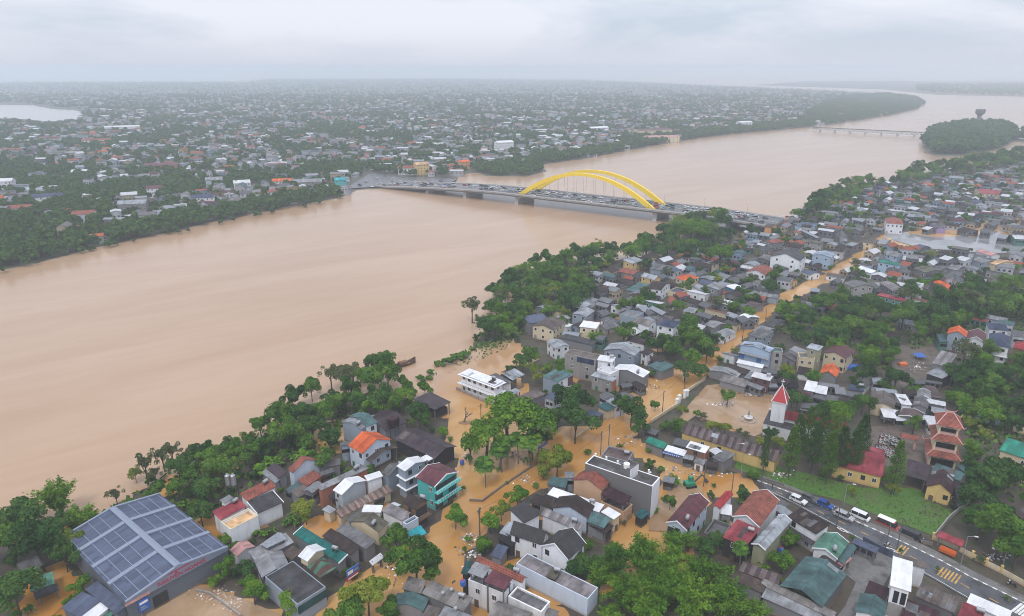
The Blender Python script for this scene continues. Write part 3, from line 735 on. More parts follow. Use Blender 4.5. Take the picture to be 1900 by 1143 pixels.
H("T1", (330, 1108), (655, 935), (600, 805), 5.2, 'shed', .9, "redmetal", "wstained", "house with bright red sheet roof beside the tan terrace", win=0)
H("T1", (375, 900), (495, 830), (430, 795), 7.2, 'shed', .3, "lightgrey", "wwhite", "small white rooftop hut with grey lid left of the water tanks", win=0)
H("T1", (1060, 592), (905, 468), (1010, 388), 4.0, 'shed', 1.0, "purplebrown", "wgrey", "purple-brown hut at the edge of the riverside trees", "purple-brown hut", win=0)
H("T1", (1015, 650), (835, 515), (905, 468), 3.2, 'shed', .6, "lightgrey", "wgrey", "pale grey lean-to in front of the purple-brown hut", win=0)
H("T1", (1165, 475), (1232, 522), (1605, 385), 6.0, 'gc', 2.3, "rusttile", "wbluewhite", "house with red roof and a wide bluish white blank gable", "red roof house with blank gable", win=0)
H("T1", (1560, 455), (1830, 420), (1770, 342), 4.2, 'shed', .6, "grey", "wgrey", None)
H("T1", (1405, 688), (1600, 560), (1530, 458), 3.8, 'shed', 1.0, "rusttile", "wbrick", "low rusty red roof behind the pale ribbed long roof", win=0)
H("T1", (1590, 545), (1730, 500), (1690, 450), 3.8, 'shed', .6, "darkmaroon", "wbrick", None, win=0)
H("T1", (1205, 760), (1370, 650), (1310, 605), 3.4, 'shed', .5, "tealgrey", "wgrey", None, win=0)
H("T1", (1300, 830), (1475, 735), (1375, 652), 3.4, 'shed', .6, "brownmix", "wgrey", None, win=0)
H("T4", (240, 470), (835, 195), (760, 152), 6.4, 'shed', .4, "lightgrey", "wbrick", "long narrow light grey roof on a dark brick building", "long light grey roof", win=0)
H("T4", (130, 492), (250, 395), (195, 322), 5.2, 'shed', .5, "lightgrey", "wgrey", None, win=0)
H("T4", (385, 465), (497, 527), (825, 352), 6.2, 'gc', 1.5, "white", "wcorr", "white arched roof house with pale corrugated side", "white arched house", blind='e', wsp=5)
H("T4", (822, 352), (1015, 290), (930, 238), 6.3, 'shed', .25, "white", "wwhite", "white box house joined to the white arched roof", blind='e', wsp=5)
H("T4", (330, 545), (440, 600), (500, 540), 3.4, 'shed', .4, "darkgrey", "wdark", "dark porch roof before the white arched house", open='dark')
H("T4", (480, 812), (1125, 478), (1015, 420), 3.4, 'shed', 1.0, "rust", "wcream", "long low roof streaked with rust below the white arched house", "long rusty roof", wsp=5)
H("T4", (600, 862), (780, 735), (735, 690), 3.0, 'shed', .5, "rust", "wcream", None, win=0)
H("T4", (350, 765), (430, 705), (345, 640), 3.5, 'shed', .4, "silver", "wcream", "small silvery hut at the end of the long rusty roof")
H("T4", (725, 745), (590, 858), (985, 962), 4.6, 'gc', 1.6, "olive", "wcream", "cream house with olive grey gable and blue shutter", "cream gable house", door="blue")
H("B", (1060, 607), (845, 468), (932, 418), 4.4, 'shed', .6, "grey", "wgrey", "broad smooth grey roof beside the cream gable house", win=0)
H("B", (955, 645), (750, 510), (835, 468), 4.7, 'shed', .7, "darkbrown", "wgrey", "dark brown sheet roof beside the teal roof", win=0)
H("B", (868, 702), (550, 498), (622, 448), 4.9, 'shed', .8, "teal", "wgrey", "long teal roof edged with white strips", "long teal roof", trim=True, win=0)
H("T3", (420, 575), (820, 372), (845, 215), 4.0, 'shed', .8, "lightgrey", "wgrey", "wide light grey stepped roof behind the teal roof", win=0)
H("T3", (540, 420), (720, 335), (700, 310), 5.4, 'shed', .2, "silver", "wgrey", None, win=0)
H("T3", (400, 560), (480, 745), (765, 597), 4.6, 'gc', 1.0, "lightgrey", "wgrey", "open fronted shed with pale grey gable by the three round trees", "pale open gable", open='half')
H("T3", (490, 745), (690, 912), (840, 818), 3.7, 'gc', 1.0, "darkgrey", "wwhite", "low white house with dark grey roof and pediment", "low dark grey house", trim=True)
H("T3", (690, 915), (800, 1000), (960, 905), 3.0, 'flat', 0, "pinkgrey", "wpink", "pink walled terrace in front of the low dark grey house", win=0)
H("T3", (800, 560), (690, 500), (935, 472), 4.0, 'shed', .5, "brown", "wgrey", None, win=0)
H("T3", (1150, 838), (808, 565), 7.2, 5.6, 'flat', 0, "darkgrey", "wbluegrey", "blue-grey block with dark green awning at its street end", "blue-grey block", par=.05, win=0, ext=(('panel', 'e', -1, 1, 2.9, 4.9, MATS["tealdark"], "awning"),))
H("T3", (950, 628), (1085, 742), (1265, 637), 6.0, 'hip', 1.7, "greenrust", "wgrey", "green and rust hipped pavilion on top of the blue-grey block", win=0, z0=5.45)
H("T3", (865, 520), (955, 572), (1150, 442), 7.3, 'gc', 1.0, "white", "wcream", "small white gabled attic above the blue-grey block", win=0, trim=True, z0=5.4)
H("B", (355, 585), (470, 505), 1.6, 5.3, 'shed', .2, "silver", "wgrey", None, win=0)
# signs' house and awnings
H("T5", (340, 525), (480, 420), (480, 345), 3.0, 'shed', .7, "white", "wwhite", "white shop awning held on thin posts over the flood", "white shop awning", open=True)
H("B", (95, 610), (150, 655), (285, 590), 3.6, 'gc', .8, "pink", "wwhite", "small pink-red roof hidden between warehouse and trees", win=0)
# --- orange roof group
H("T2", (330, 228), (220, 290), (455, 392), 6.8, 'gc', 1.2, "silver", "wbluegrey", "blue-grey house with silvery gable at the edge of the trees", "silvery gable house", blind='e')
H("T2", (455, 160), (320, 213), (590, 328), 7.2, 'gc', 1.3, "tealgrey", "wwhite", "white house with grey-green gable joined behind the silvery one")
H("T2", (305, 580), (490, 685), (868, 518), 7.0, 'gc', 2.5, "orange", "wbluewhite", "two-storey house with vivid orange gabled roof", "vivid orange roof house", ext=(('shutter', 's', 1.3, 3.0, 'maroon'),))
H("T2", (490, 730), (590, 785), (965, 622), 4.4, 'gc', 1.5, "brown", "wcement", "brown gabled porch in front of the vivid orange roof", open='half')
H("T2", (225, 575), (330, 560), (300, 525), 6.0, 'shed', .3, "darkgrey", "wbluewhite", None, win=0)
H("T2", (770, 402), (1050, 292), (1050, 108), 5.0, 'ga', 1.5, "purplebrown", "wgrey", "purple-brown warehouse roof behind the round water tank", "rear purple-brown warehouse", win=0)
H("T2", (880, 500), (1390, 748), (1655, 588), 5.2, 'gc', 1.6, "purplebrown", "wdark", "big purple-brown warehouse with dark open gable end", "big purple-brown warehouse", win=0, ov=.6, name="warehouse")
H("F", (1455, 573), (1580, 513), (1412, 437), 4.8, 'shed', .5, "purplebrown", "wdark", "purple-brown shed on pillars at the water's edge", "shed on pillars", open='dark')
H("T4", (990, 252), (1075, 300), (1285, 165), 6.0, 'gc', 1.5, "grey", "wbluegrey", "plain grey gabled house beside the tall white topped house", win=0)
H("T4", (1180, 165), (1287, 232), (1548, 98), 9.6, 'gc', 1.0, "white", "wbluegrey", "tall three-storey house with white arched roof", "tall white topped house", wsp=2.4, blind='s', slabs=((3.4, .25), (6.6, .25)))
H("T4", (1560, 92), (1650, 48), (1535, 5), 10.2, 'flat', 0, "white", "wcream", "cream pergola box on the roof by the tall white topped house", open=True, win=0)
H("T2", (1150, 980), (1385, 1098), (1740, 932), 8.2, 'gc', 1.6, "maroon", "wturq", "turquoise house with balconies under a maroon gable", "turquoise house", trim=True, blind='e', ext=(('balcony', 'e', (3.2, 6.2), 1.5, MATS["wturq"]), ('panel', 'e', -.9, -.3, 3.3, 5.6, GLASS, "window"), ('panel', 'e', .2, .8, 3.3, 5.6, GLASS, "window"), ('panel', 'e', -.9, -.3, .4, 2.7, GLASS, "window"), ('panel', 'e', .1, .8, .4, 2.7, GLASS, "window"), ('panel', 'e', -.8, .8, 6.3, 7.7, MATS["wdark"], "opening")))  # solid dark panel stands in for the shaded space under the gable
H("T4", (1250, 612), (1412, 705), (1655, 640), 7.0, 'gc', 1.2, "darkbrown", "wwood", "brown timber house with open veranda under dark gable", "timber veranda house", blind='e', ext=(('balcony', 'e', (3.6,), 1.6, WOOD, WOOD), ('panel', 'e', -.8, .8, 3.8, 6.2, MATS["wdark"], "opening"), ('panel', 'e', -.8, .8, .3, 3.0, MATS["wdark"], "opening")))  # dark panels stand in for the shade inside the open veranda
H("T4", (990, 725), (1250, 850), (1392, 762), 5.4, 'shed', .5, "pinkgrey", "wwhite", "white house with pinkish ribbed roof by the street", "white pinkish roof house", win=0)
H("T4", (1258, 868), (1305, 900), (1450, 812), 5.0, 'flat', 0, "darkgrey", "wbluewhite", "white two-storey front with small dark terrace above cyan awning", wsp=2.2)
H("T4", (1390, 1085), (1560, 1005), (1465, 912), 2.7, 'shed', .8, "cyan", "wbluegrey", "cyan awning reaching over the flooded street", "cyan awning", open=True)
H("T4", (745, 738), (985, 745), (1065, 655), 4.9, 'shed', .3, "white", "wwhite", None, win=0)
H("T4", (1085, 672), (1150, 700), (1215, 640), 5.6, 'shed', .2, "white", "wwhite", None, win=0)
H("T4", (900, 590), (1020, 540), (960, 510), 3.2, 'shed', .4, "teal", "wgreen", None, win=0)
# --- south block
H("T6", (910, 517), (1555, 742), (1640, 652), 5.0, 'shed', .3, "white", "wwhite", "long bright white roof below the brick gable house", "long white roof", win=0)
H("T6", (1580, 737), (1740, 832), (1825, 760), 4.7, 'shed', .2, "white", "wcream", None)
H("T6", (1060, 545), (960, 690), (1390, 855), 5.4, 'gc', 2.0, "darkbrown", "wbluewhite", "dark brown house with bluish white triangle gable", "bluish triangle gable", win=0)
H("T6", (800, 640), (975, 690), (1010, 560), 4.2, 'gc', 1.2, "darkbrown", "wgrey", None, win=0)
H("T6", (1400, 857), (1620, 940), (1745, 828), 4.9, 'shed', .5, "tealgrey", "wgrey", "ribbed grey-green roof patch beside the white roof", win=0)
H("T6", (1395, 882), (1640, 1012), (1760, 920), 4.0, 'shed', .5, "darkbrown", "wcement", "dark brown veranda roof by the bamboo grove", open='half')
H("T6", (830, 772), (1310, 975), (1388, 895), 4.9, 'shed', .8, "stripegrey", "wwhite", "long grey striped slope behind the black roof", win=0)
H("T6", (715, 602), (850, 640), (930, 545), 3.8, 'shed', .4, "darkbrown", "wgrey", None, win=0)
H("T6", (905, 402), (1140, 440), (1150, 322), 3.6, 'shed', .6, "tealgrey", "wgrey", None, win=0)
H("T6", (1150, 300), (1240, 300), (1320, 240), 5.0, 'flat', 0, "lightgrey", "wbluewhite", None, win=0)
H("T6", (1320, 240), (1222, 337), (1575, 492), 7.6, 'gc', 1.9, "redtile", "wtan", "tan brick house with red tiled gable by the flooded square", "tan brick red gable", win=0)
H("T8", (1010, 690), (175, 402), (285, 305), 10.5, 'flat', 0, "grey", "wcement", "long four-storey cement building with white parapets", "long cement building", par=1.3, win=0, cop=TRIM, ext=(('panel', 'e', -1.0, 1.0, .2, 10.4, MATS["wwhite"], "end_wall"),))
H("T8", (700, 382), (380, 300), (490, 190), 9.0, 'flat', 0, "rustpink", "wgrey", "mauve roofed block with grey rooftop frame beside twin power poles", "mauve rooftop block", par=.4)
H("T8", (735, 480), (612, 425), (700, 345), 12.6, 'flat', 0, "grey", "wcement", "stair tower box on the long cement building", win=0, z0=8.0, ext=(('panel', 'e', -1.0, 1.0, 8.0, 12.5, MATS["wwhite"], "end_wall"),))
H("T8", (400, 560), (690, 752), (765, 692), 6.4, 'shed', .5, "tealgrey", "wgrey", "grey-green roof between the red gable and the cement building", win=0)
H("T8", (500, 602), (730, 735), (805, 692), 7.0, 'shed', .4, "teal", "wgreen", "bright teal roof against the cement building", win=0)
H("T8", (365, 787), (655, 922), (782, 826), 6.6, 'shed', .6, "darkmaroon", "wtan", "dark maroon canopy over a tan balcony", "dark maroon canopy", open=True)
H("T8", (370, 880), (655, 1010), (770, 920), 4.2, 'flat', 0, "pinkbrown", "wtan", "tan storey below the dark maroon canopy", wsp=2.4)
H("T8", (780, 1045), (880, 1100), (975, 1010), 3.2, 'shed', .5, "tealdark", "wdark", "dark teal lean-to at the foot of the cement building", win=0)
H("T7", (1130, 215), (715, 75), (771, -92), 6.4, 'ga', 2.5, "blacktile", "wwhite", "rear wing of the white house with steep black roof", "rear black roof wing", wsp=2.6)
H("T7", (1335, 27), (1105, 222), (1460, 395), 6.2, 'gc', 2.7, "blacktile", "wwhite", "white house with steep black gable above the bamboo", "black gable house", trim=True, wsp=3)
H("T6", (620, 880), (830, 770), 6.0, 6.2, 'shed', 1.0, "blacktile", "wwhite", None, win=0)
H("T7", (1700, 893), (800, 442), (880, 285), 5.0, 'flat', 0, "pinkgrey", "wbluewhite", "very long low white building with pinkish flat roof", "very long low building", par=.15, win=0)
H("T7", (1170, 605), (1285, 650), (1420, 552), 5.6, 'shed', .2, "olive", "wdark", "mossy square skylight box on the very long building", win=0)
H("T7", (470, 345), (605, 388), (745, 248), 3.4, 'shed', .4, "silverblue", "wgrey", "blue-grey tin shed next to the round bush", win=0)
H("T7", (560, 135), (745, 235), (765, 112), 4.0, 'shed', .5, "black", "wdark", "black tarpaulin roof beside the black gable house", win=0)
H("T6", (310, 1000), (440, 1050), (495, 880), 4.4, 'shed', .6, "silver", "wgrey", None, win=0)
H("T7", (195, 652), (650, 836), (775, 700), 6.6, 'flat', 0, "grey", "wstained", "white stained house with roof canopy near the big street tree", "stained white house", par=.8, wsp=4)
H("T7", (395, 668), (650, 775), (790, 640), 8.7, 'shed', .5, "maroon", "wdark", "maroon roof canopy on the stained white house", open=True)
H("T7", (190, 558), (385, 628), (500, 495), 8.7, 'shed', .5, "lightgrey", "wdark", "pale grey roof canopy on the stained white house", open=True)
H("T7", (100, 565), (185, 585), (290, 430), 6.6, 'shed', .8, "tealdark", "wdark", "dark awning on the street side of the stained white house", win=0)
H("T7", (285, 412), (875, 690), (965, 630), 6.9, 'gc', .8, "redtile", "wwhite", "narrow red tiled ridge behind the stained white house", win=0)
H("T7", (700, 860), (1115, 1060), (1165, 900), 5.4, 'flat', 0, "grey", "wstained", "white rear wing of the stained white house", win=0, par=.4)
H("T7", (1150, 1060), (1290, 1110), (1335, 1030), 4.0, 'shed', .5, "concretegrey", "wwhite", None, win=0)
H("T7", (440, 1110), (880, 1275), (1090, 1095), 4.8, 'gc', 1.2, "concretegrey", "wgrey", "concrete grey roof at the bottom below the stained white house", win=0)
H("T5", (935, 862), (1455, 1090), (1605, 932), 5.0, 'shed', .7, "concretegrey", "wgrey", "broad concrete grey roof with two turbine vents", "vented grey roof", win=0)
H("T5", (695, 808), (925, 868), (1075, 725), 4.6, 'shed', .6, "concretegrey", "wgrey", "grey roof under the big street tree", win=0)
H("T5", (640, 862), (560, 1010), (930, 1150), 4.6, 'gc', 1.2, "tealgrey", "wgrey", "grey-green arched roof at the bottom by the street", win=0)
H("T5", (1140, 1150), (1500, 1290), (1590, 1150), 5.0, 'shed', .5, "lightgrey", "wgrey", None, win=0)
H("T5", (940, 1145), (1110, 1195), (1195, 1052), 4.4, 'shed', .4, "brownmix", "wgrey", None, win=0)
# --- right of the bamboo
H("D", (320, 235), (145, 440), (305, 497), 6.9, 'gc', 1.6, "maroon", "wbluewhite", "white two-storey house with maroon gable edged in white", "maroon gable house", trim=True, ext=(('balcony', 'e', (3.3,), 1.2, TRIM), ('panel', 'e', -.85, -.1, 3.5, 5.8, MATS["wdark"], "opening")))  # dark panel stands in for the shaded depth behind the balcony
H("D", (590, 207), (490, 318), (548, 346), 5.0, 'gc', .7, "red", "wwhite", "narrow red gabled roof beside the maroon gable house", "narrow red gable", win=0)
H("D", (553, 376), (640, 390), (692, 318), 3.4, 'shed', .3, "white", "wgrey", None)
H("D", (430, 520), (560, 570), (610, 455), 3.0, 'flat', 0, "grey", "wcement", "grey walled yard between maroon and crimson roofs", win=0, par=1.0)
H("D", (800, 205), (640, 395), (852, 468), 6.5, 'gc', 1.9, "rusttile", "wwhite", "large rusty tiled gable house facing the wet road", "large rusty tiled house", trim=True, win=0)
H("D", (740, 628), (568, 550), (680, 417), 6.2, 'shed', .8, "redmetal", "wdark", "black walled house with sloping crimson roof", "crimson roof house", wsp=2.8)
H("D", (985, 385), (785, 600), (895, 645), 6.0, 'gc', .8, "silver", "wolive", "narrow olive walled house with silvery gable roof", "narrow silvery house", trim=True, win=0)
H("D", (1048, 397), (1270, 530), (1342, 436), 6.0, 'shed', .6, "darkbrown", "wwhite", "white house with flat dark brown roof by the wet road", "dark brown road house", wsp=3, ext=(('awning', 's', 3.6, 1.5, .4, MATS["darkgrey"]),))
H("D", (960, 330), (1050, 400), (1075, 350), 3.6, 'shed', .3, "silver", "wwhite", None, win=0)
H("D", (935, 290), (1000, 330), (1030, 275), 3.4, 'shed', .3, "lightblue", "wwhite", None, win=0)
H("D", (1330, 515), (1240, 632), (1430, 716), 4.5, 'gc', 1.3, "greenmetal", "wwhite", "pale green gabled roof with white edges by the concrete yard", "pale green gable", trim=True, win=0)
H("D", (1470, 745), (1562, 628), (1530, 600), 3.5, 'shed', .4, "tealgrey", "wwhite", None, win=0)
H("D", (1430, 800), (1540, 715), (1512, 690), 3.0, 'shed', .4, "pink", "wgrey", "pink awning strip beside the pale green gable", open=True)
H("D", (1195, 692), (998, 915), (1325, 1062), 4.8, 'gc', 1.7, "tealgrey", "wcement", "large open grey-green gabled shed by the concrete yard", "large grey-green shed", open='half')
H("D", (1300, 715), (1410, 790), (1432, 742), 5.3, 'shed', .4, "brownmix", "wgrey", None, win=0)
H("D", (690, 802), (985, 914), (1035, 846), 4.0, 'shed', .5, "stripebrown", "wtan", "blotchy brown tiled roof in front of the round trees", "blotchy brown roof", win=0)
H("D", (625, 867), (870, 972), (908, 897), 3.8, 'shed', .5, "brown", "wgrey", "brown low roof next to the bamboo grove", win=0)
H("D", (850, 905), (1400, 1165), (1440, 1122), 4.1, 'shed', .4, "concretegrey", "wgrey", "long grey strip roof above a paler strip roof", win=0)
H("D", (858, 1000), (1290, 1190), (1350, 1105), 3.6, 'shed', .4, "lightgrey", "wgrey", "long pale strip roof at the bottom beside the bamboo", win=0)
H("E", (770, 962), (612, 912), (660, 700), 9.0, 'shed', .5, "white", "wwhite", "tall narrow white house with pale sheet roof on the wet road", "tall narrow white house", blind='s', wsp=3, ext=(('panel', 's', -.8, .8, 1.0, 4.5, MATS["wold"], "facade"), ('panel', 's', -.5, .0, 4.8, 7.8, GLASS, "window"), ('panel', 's', .2, .7, 4.8, 7.8, GLASS, "window")))
H("E", (670, 730), (890, 790), (912, 745), 6.0, 'shed', .3, "brownmix", "wwhite", None, win=0)
H("E", (800, 992), (1095, 1122), (1180, 1030), 5.0, 'shed', .6, "brownmix", "wcement", "patchy brown roof beside the tall narrow white house", "patchy brown roadside roof", win=0)
H("E", (690, 1150), (960, 1255), (1010, 1115), 4.0, 'shed', .6, "darkmaroon", "wgrey", None, win=0)
H("E", (1120, 1140), (1290, 1215), (1345, 1112), 6.0, 'shed', .4, "redmetal", "wwhite", "crimson roofed house at the bottom right by the wet road", win=0)
H("E", (1185, 1040), (1500, 1180), (1560, 1120), 6.2, 'shed', .4, "white", "wwhite", "white roofed house at the bottom right by the wet road", win=0)
H("E", (415, 975), (575, 1042), (608, 935), 4.0, 'shed', .5, "darkmaroon", "wgrey", None, win=0)
H("E", (390, 970), (345, 1110), (572, 1150), 5.0, 'gc', 1.0, "tealgrey", "wwhite", "small grey-green gable at the bottom of the concrete yard", win=0)
H("E", (340, 590), (500, 660), 2.0, 3.2, 'shed', .3, "silverblue", "wgrey", None, win=0)
H("E", (960, 545), (1150, 625), (1178, 582), 2.9, 'shed', .4, "redmetal", "wgrey", "long crimson bicycle shelter behind the yellow wall", open=True)
H("E", (1460, 325), (1650, 440), (1720, 300), 5.0, 'shed', .8, "brown", "wgrey", None, win=0)
# --- middle block round the white modern house
H("U1", (590, 512), (160, 352), (290, 297), 7.3, 'shed', .3, "white", "wwhite", "white modern house with long flat roof and balconies in the flood", "white modern house", wsp=2.6, slabs=((6.9, .7), (3.4, .9)), slabm=MATS["wwhite"], ext=(('balcony', 's', (3.45,), 1.1, TRIM, STEEL),))
H("U1", (705, 502), (810, 464), (600, 352), 5.0, 'shed', .4, "grey", "wwhite", None, win=0)
H("U1", (815, 440), (968, 367), (862, 279), 5.3, 'shed', 1.0, "silver", "wgrey", "silvery pavilion roof behind the white modern house", "silvery pavilion", open='half')
H("U1", (660, 402), (815, 440), (720, 345), 4.8, 'shed', .8, "brownmix", "wgrey", None, win=0)
H("U1", (815, 628), (925, 582), (850, 537), 3.4, 'shed', .3, "silver", "wgrey", "small silvery carport at the end of the white modern house", open='dark')
H("U1", (1385, 462), (1190, 387), (1395, 292), 7.0, 'shed', .4, "tealgrey", "wwhite", "cube-like white house with flat grey-green roof", "grey-green flat cube", wsp=3.6, ext=(('panel', 'e', .35, 1.0, 3.0, 6.6, MATS["wmaroon"], "wall_panel"), ('panel', 's', -1.0, 1.0, .2, 6.6, MATS["wbluegrey"], "wall_panel")))
H("U1", (900, 750), (1225, 612), (1140, 532), 3.8, 'shed', .5, "pinkbrown", "wgrey", "pale brown low roof in front of the grey-green cube", win=0)
H("U1", (1330, 692), (1425, 624), (1300, 587), 4.6, 'shed', .4, "silverblue", "wwhite", None, win=0)
H("U1", (1275, 982), (1390, 862), (1330, 742), 4.0, 'shed', .8, "purplebrown", "wgrey", None, win=0)
H("U2", (505, 320), (122, 240), (212, 182), 9.6, 'flat', 0, "brownmix", "wold", "old bare concrete block of three storeys", "old concrete block", par=.2, wsp=4, ext=(('panel', 's', -.2, .9, 7.2, 9.3, MATS["navy"], "wall_panel"),))
H("U2", (720, 352), (520, 322), (650, 268), 9.8, 'shed', .2, "white", "wwhite", "white modern townhouse with stepped white roofs", "white townhouse", wsp=2.4)
H("U2", (690, 500), (520, 440), (600, 375), 7.0, 'flat', 0, "white", "wwhite", "lower white step of the white townhouse", par=.8, wsp=3)
H("U2", (720, 594), (445, 517), (512, 468), 5.8, 'shed', .4, "silver", "wold", "unfinished house with silvery lid and brick end", "unfinished brick house", ext=(('panel', 'e', -1, 1, .3, 5.3, MATS["wbrick"], "brick_end"),))
H("U2", (800, 372), (710, 440), (1140, 508), 6.0, 'gc', 1.4, "white", "wgrey", "grey block house with white gabled roof", "white gable block house", wsp=3)
H("U2", (1150, 392), (1330, 472), (1390, 347), 4.0, 'shed', .6, "tealgrey", "wgrey", None, win=0)
H("U2", (1190, 300), (1320, 345), (1385, 320), 4.6, 'shed', .5, "brownmix", "wgrey", None, win=0)
H("U2", (690, 112), (600, 197), (1042, 222), 6.6, 'gc', 1.9, "silver", "wbluegrey", "wide blue-grey house with green shutters", "green shutter house", wsp=3.6, door="green")
H("U2", (1060, 226), (1150, 264), (1215, 200), 5.2, 'shed', .8, "darkbrown", "wwhite", "dark brown porch with white front beside the green shutters")
H("U2", (650, 832), (745, 892), (825, 807), 4.8, 'shed', .4, "silver", "wwhite", None, win=0)
H("U2", (525, 897), (655, 964), (740, 907), 3.8, 'shed', .4, "tealdark", "wcream", "corner shop with dark teal roof by the street crossing", "corner shop", win=0)
H("U2", (560, 760), (640, 800), (700, 735), 4.4, 'shed', .3, "darkgrey", "wwhite", None, win=0)
H("U2", (800, 762), (920, 812), (985, 760), 3.0, 'shed', .4, "rust", "wbrick", None, win=0)
H("U2", (960, 612), (1070, 674), (1115, 627), 3.5, 'shed', .4, "brownmix", "wgrey", None, win=0)
H("U2", (850, 660), (960, 640), (930, 590), 3.2, 'shed', .4, "tealdark", "wdark", None, win=0)
H("U2", (380, 1000), (510, 1050), (560, 960), 3.4, 'shed', .5, "silverblue", "wgrey", None, open=True)
# --- church side
H("U3", (682, 222), (622, 268), (1022, 338), 9.2, 'gc', 1.0, "lightblue", "wlightblue", "light blue three-storey building with low arched roof", "light blue block", blind='s', win=0, ext=(('balcony', 'e', (3.2, 6.2), 1.3, MATS["wold"], STEEL), ('panel', 'e', -1, -.62, 3.4, 5.6, SHUT_B, "blue_panel"), ('panel', 'e', .2, .5, 3.4, 5.6, SHUT_B, "blue_panel")))
H("U3", (1022, 348), (1160, 362), (1187, 314), 8.6, 'flat', 0, "tealgrey", "wold", "bare concrete bay at the end of the light blue block", par=.3, wsp=2.4)
H("U3", (905, 560), (578, 490), (612, 447), 4.6, 'shed', .4, "white", "wwhite", "long white roof strip before the light blue block", "white strip roof", win=0)
H("U3", (690, 640), (400, 542), (440, 480), 3.8, 'shed', .6, "darkbrown", "wgrey", None, win=0)
H("U3", (290, 528), (232, 582), (625, 642), 3.6, 'gc', .9, "lightgrey", "wgrey", "light grey gabled shed at the churchyard corner", "light grey corner shed", win=0)
H("U3", (690, 797), (365, 712), (440, 630), 3.2, 'shed', .7, "concretegrey", "wgrey", "weathered grey roof along the churchyard edge", win=0)
H("U3", (1000, 718), (762, 660), (810, 602), 6.0, 'shed', .4, "white", "wmaroon", "maroon walled house with white lid behind the churchyard", "maroon walled house", wsp=2.4)
H("U3", (690, 672), (760, 692), (830, 610), 4.6, 'shed', .4, "lightgrey", "wgrey", None, win=0)
H("U3", (880, 824), (688, 750), (750, 712), 3.4, 'shed', .4, "lightgrey", "wgrey", None, win=0)
H("U3", (1100, 707), (1210, 747), (1275, 687), 4.0, 'shed', .5, "brownmix", "wgrey", None, win=0)
H("U3", (1190, 787), (1365, 807), (1385, 720), 3.0, 'hip', 1.8, "black", "wdark", "black tent roof near the church tower", "black tent", open=True)
H("U3", (1000, 790), (1090, 790), (1100, 740), 3.6, 'shed', .4, "lightgrey", "wold", None, win=0)
H("U3", (920, 600), (1120, 640), (1160, 600), 4.0, 'flat', 0, "grey", "wold", None)
H("U3", (735, 142), (905, 192), (1025, 97), 5.5, 'shed', .9, "grey", "wbluegrey", None, wsp=4)
H("J", (185, 84), (110, 140), (277, 192), 7.0, 'gc', 1.6, "maroon", "wcream", "cream house with maroon gable near the forest edge", "cream maroon house", wsp=2.2)
H("U3", (1605, 342), (1450, 302), (1490, 240), 10.4, 'shed', .4, "silver", "wolive", "narrow tall olive house with glassy roof", "narrow olive house", wsp=2.2)
H("U3", (1365, 422), (1560, 442), (1600, 385), 7.2, 'flat', 0, "lightgrey", "wcream", "cream front block of the narrow olive house", wsp=2.2)
H("U3", (1335, 622), (1500, 652), (1562, 567), 3.0, 'shed', .8, "darkbrown", "wwhite", None, win=0)
H("U3", (1665, 527), (1612, 630), (1832, 672), 4.5, 'gc', 1.9, "orange", "wgrey", "small grey house with bright orange roof", "small orange roof house", win=0)
H("U3", (1420, 827), (1560, 855), (1612, 734), 4.5, 'shed', .3, "white", "wgrey", "square white roof near the church steeple, first of two", "first square white roof", win=0)
H("U3", (1560, 862), (1705, 890), (1742, 794), 4.1, 'shed', .3, "white", "wgrey", "square white roof next to its twin near the steeple", win=0)
H("U3", (1850, 799), (1615, 762), (1640, 722), 4.2, 'shed', .3, "lightgrey", "wgrey", None, win=0)
H("U5", (860, 347), (750, 332), (790, 240), 4.2, 'shed', .4, "lightgrey", "wgrey", None, win=0)
H("U5", (1100, 314), (915, 287), (950, 222), 4.5, 'shed', .4, "navy", "wgrey", "navy tarpaulin roof among the grey roofs", "navy tarp roof", win=0)
H("U5", (1010, 387), (865, 352), (885, 285), 4.0, 'shed', .4, "grey", "wgrey", None, win=0)
H("U5", (640, 407), (770, 432), (825, 367), 4.0, 'shed', .5, "grey", "wgrey", None, win=0, trim=True)
H("U5", (775, 437), (900, 465), (960, 392), 4.0, 'shed', .5, "brownmix", "wgrey", None, win=0, trim=True)
H("U5", (325, 502), (510, 527), (545, 452), 4.0, 'shed', .5, "rustpink", "wgrey", None, win=0)
H("U5", (315, 535), (550, 580), (562, 545), 3.0, 'shed', .3, "lightgrey", "wdark", None, open='half')
H("U5", (285, 337), (415, 354), (434, 320), 3.5, 'shed', .4, "maroon", "wgrey", None, win=0)
H("U5", (470, 380), (620, 420), (640, 360), 3.4, 'flat', 0, "darkgrey", "wold", None)
H("U5", (1503, 332), (1260, 307), (1280, 255), 4.3, 'shed', .4, "silver", "wgrey", None, win=0)
H("U5", (1190, 310), (1180, 467), (1480, 482), 4.4, 'gc', 1.2, "brownmix", "wcream", "patchy brown gable beside the round bright tree", "patchy brown gable", win=0)
H("U5", (1320, 537), (1465, 584), (1482, 522), 3.6, 'shed', .4, "white", "wwhite", None, win=0)
H("U5", (1342, 630), (1512, 650), (1562, 545), 3.4, 'shed', .4, "white", "wdark", None, open='half')
H("U5", (1705, 484), (1565, 472), (1590, 345), 4.6, 'shed', .4, "white", "wwhite", None, win=0)
H("U5", (1495, 442), (1560, 462), (1590, 345), 4.5, 'shed', .4, "navy", "wgrey", None, win=0)
H("U6", (520, 970), (490, 1090), (690, 1100), 5.0, 'gc', 1.0, "grey", "wgrey", None, win=0)
H("U6", (540, 890), (550, 985), (725, 977), 5.0, 'gc', 1.0, "lightgrey", "wgrey", "light grey ribbed gable among the grey roofs by the building site", "ribbed light gable", win=0, trim=True)
H("U6", (430, 940), (540, 945), (560, 865), 4.4, 'shed', .4, "brownmix", "wgrey", None, win=0)
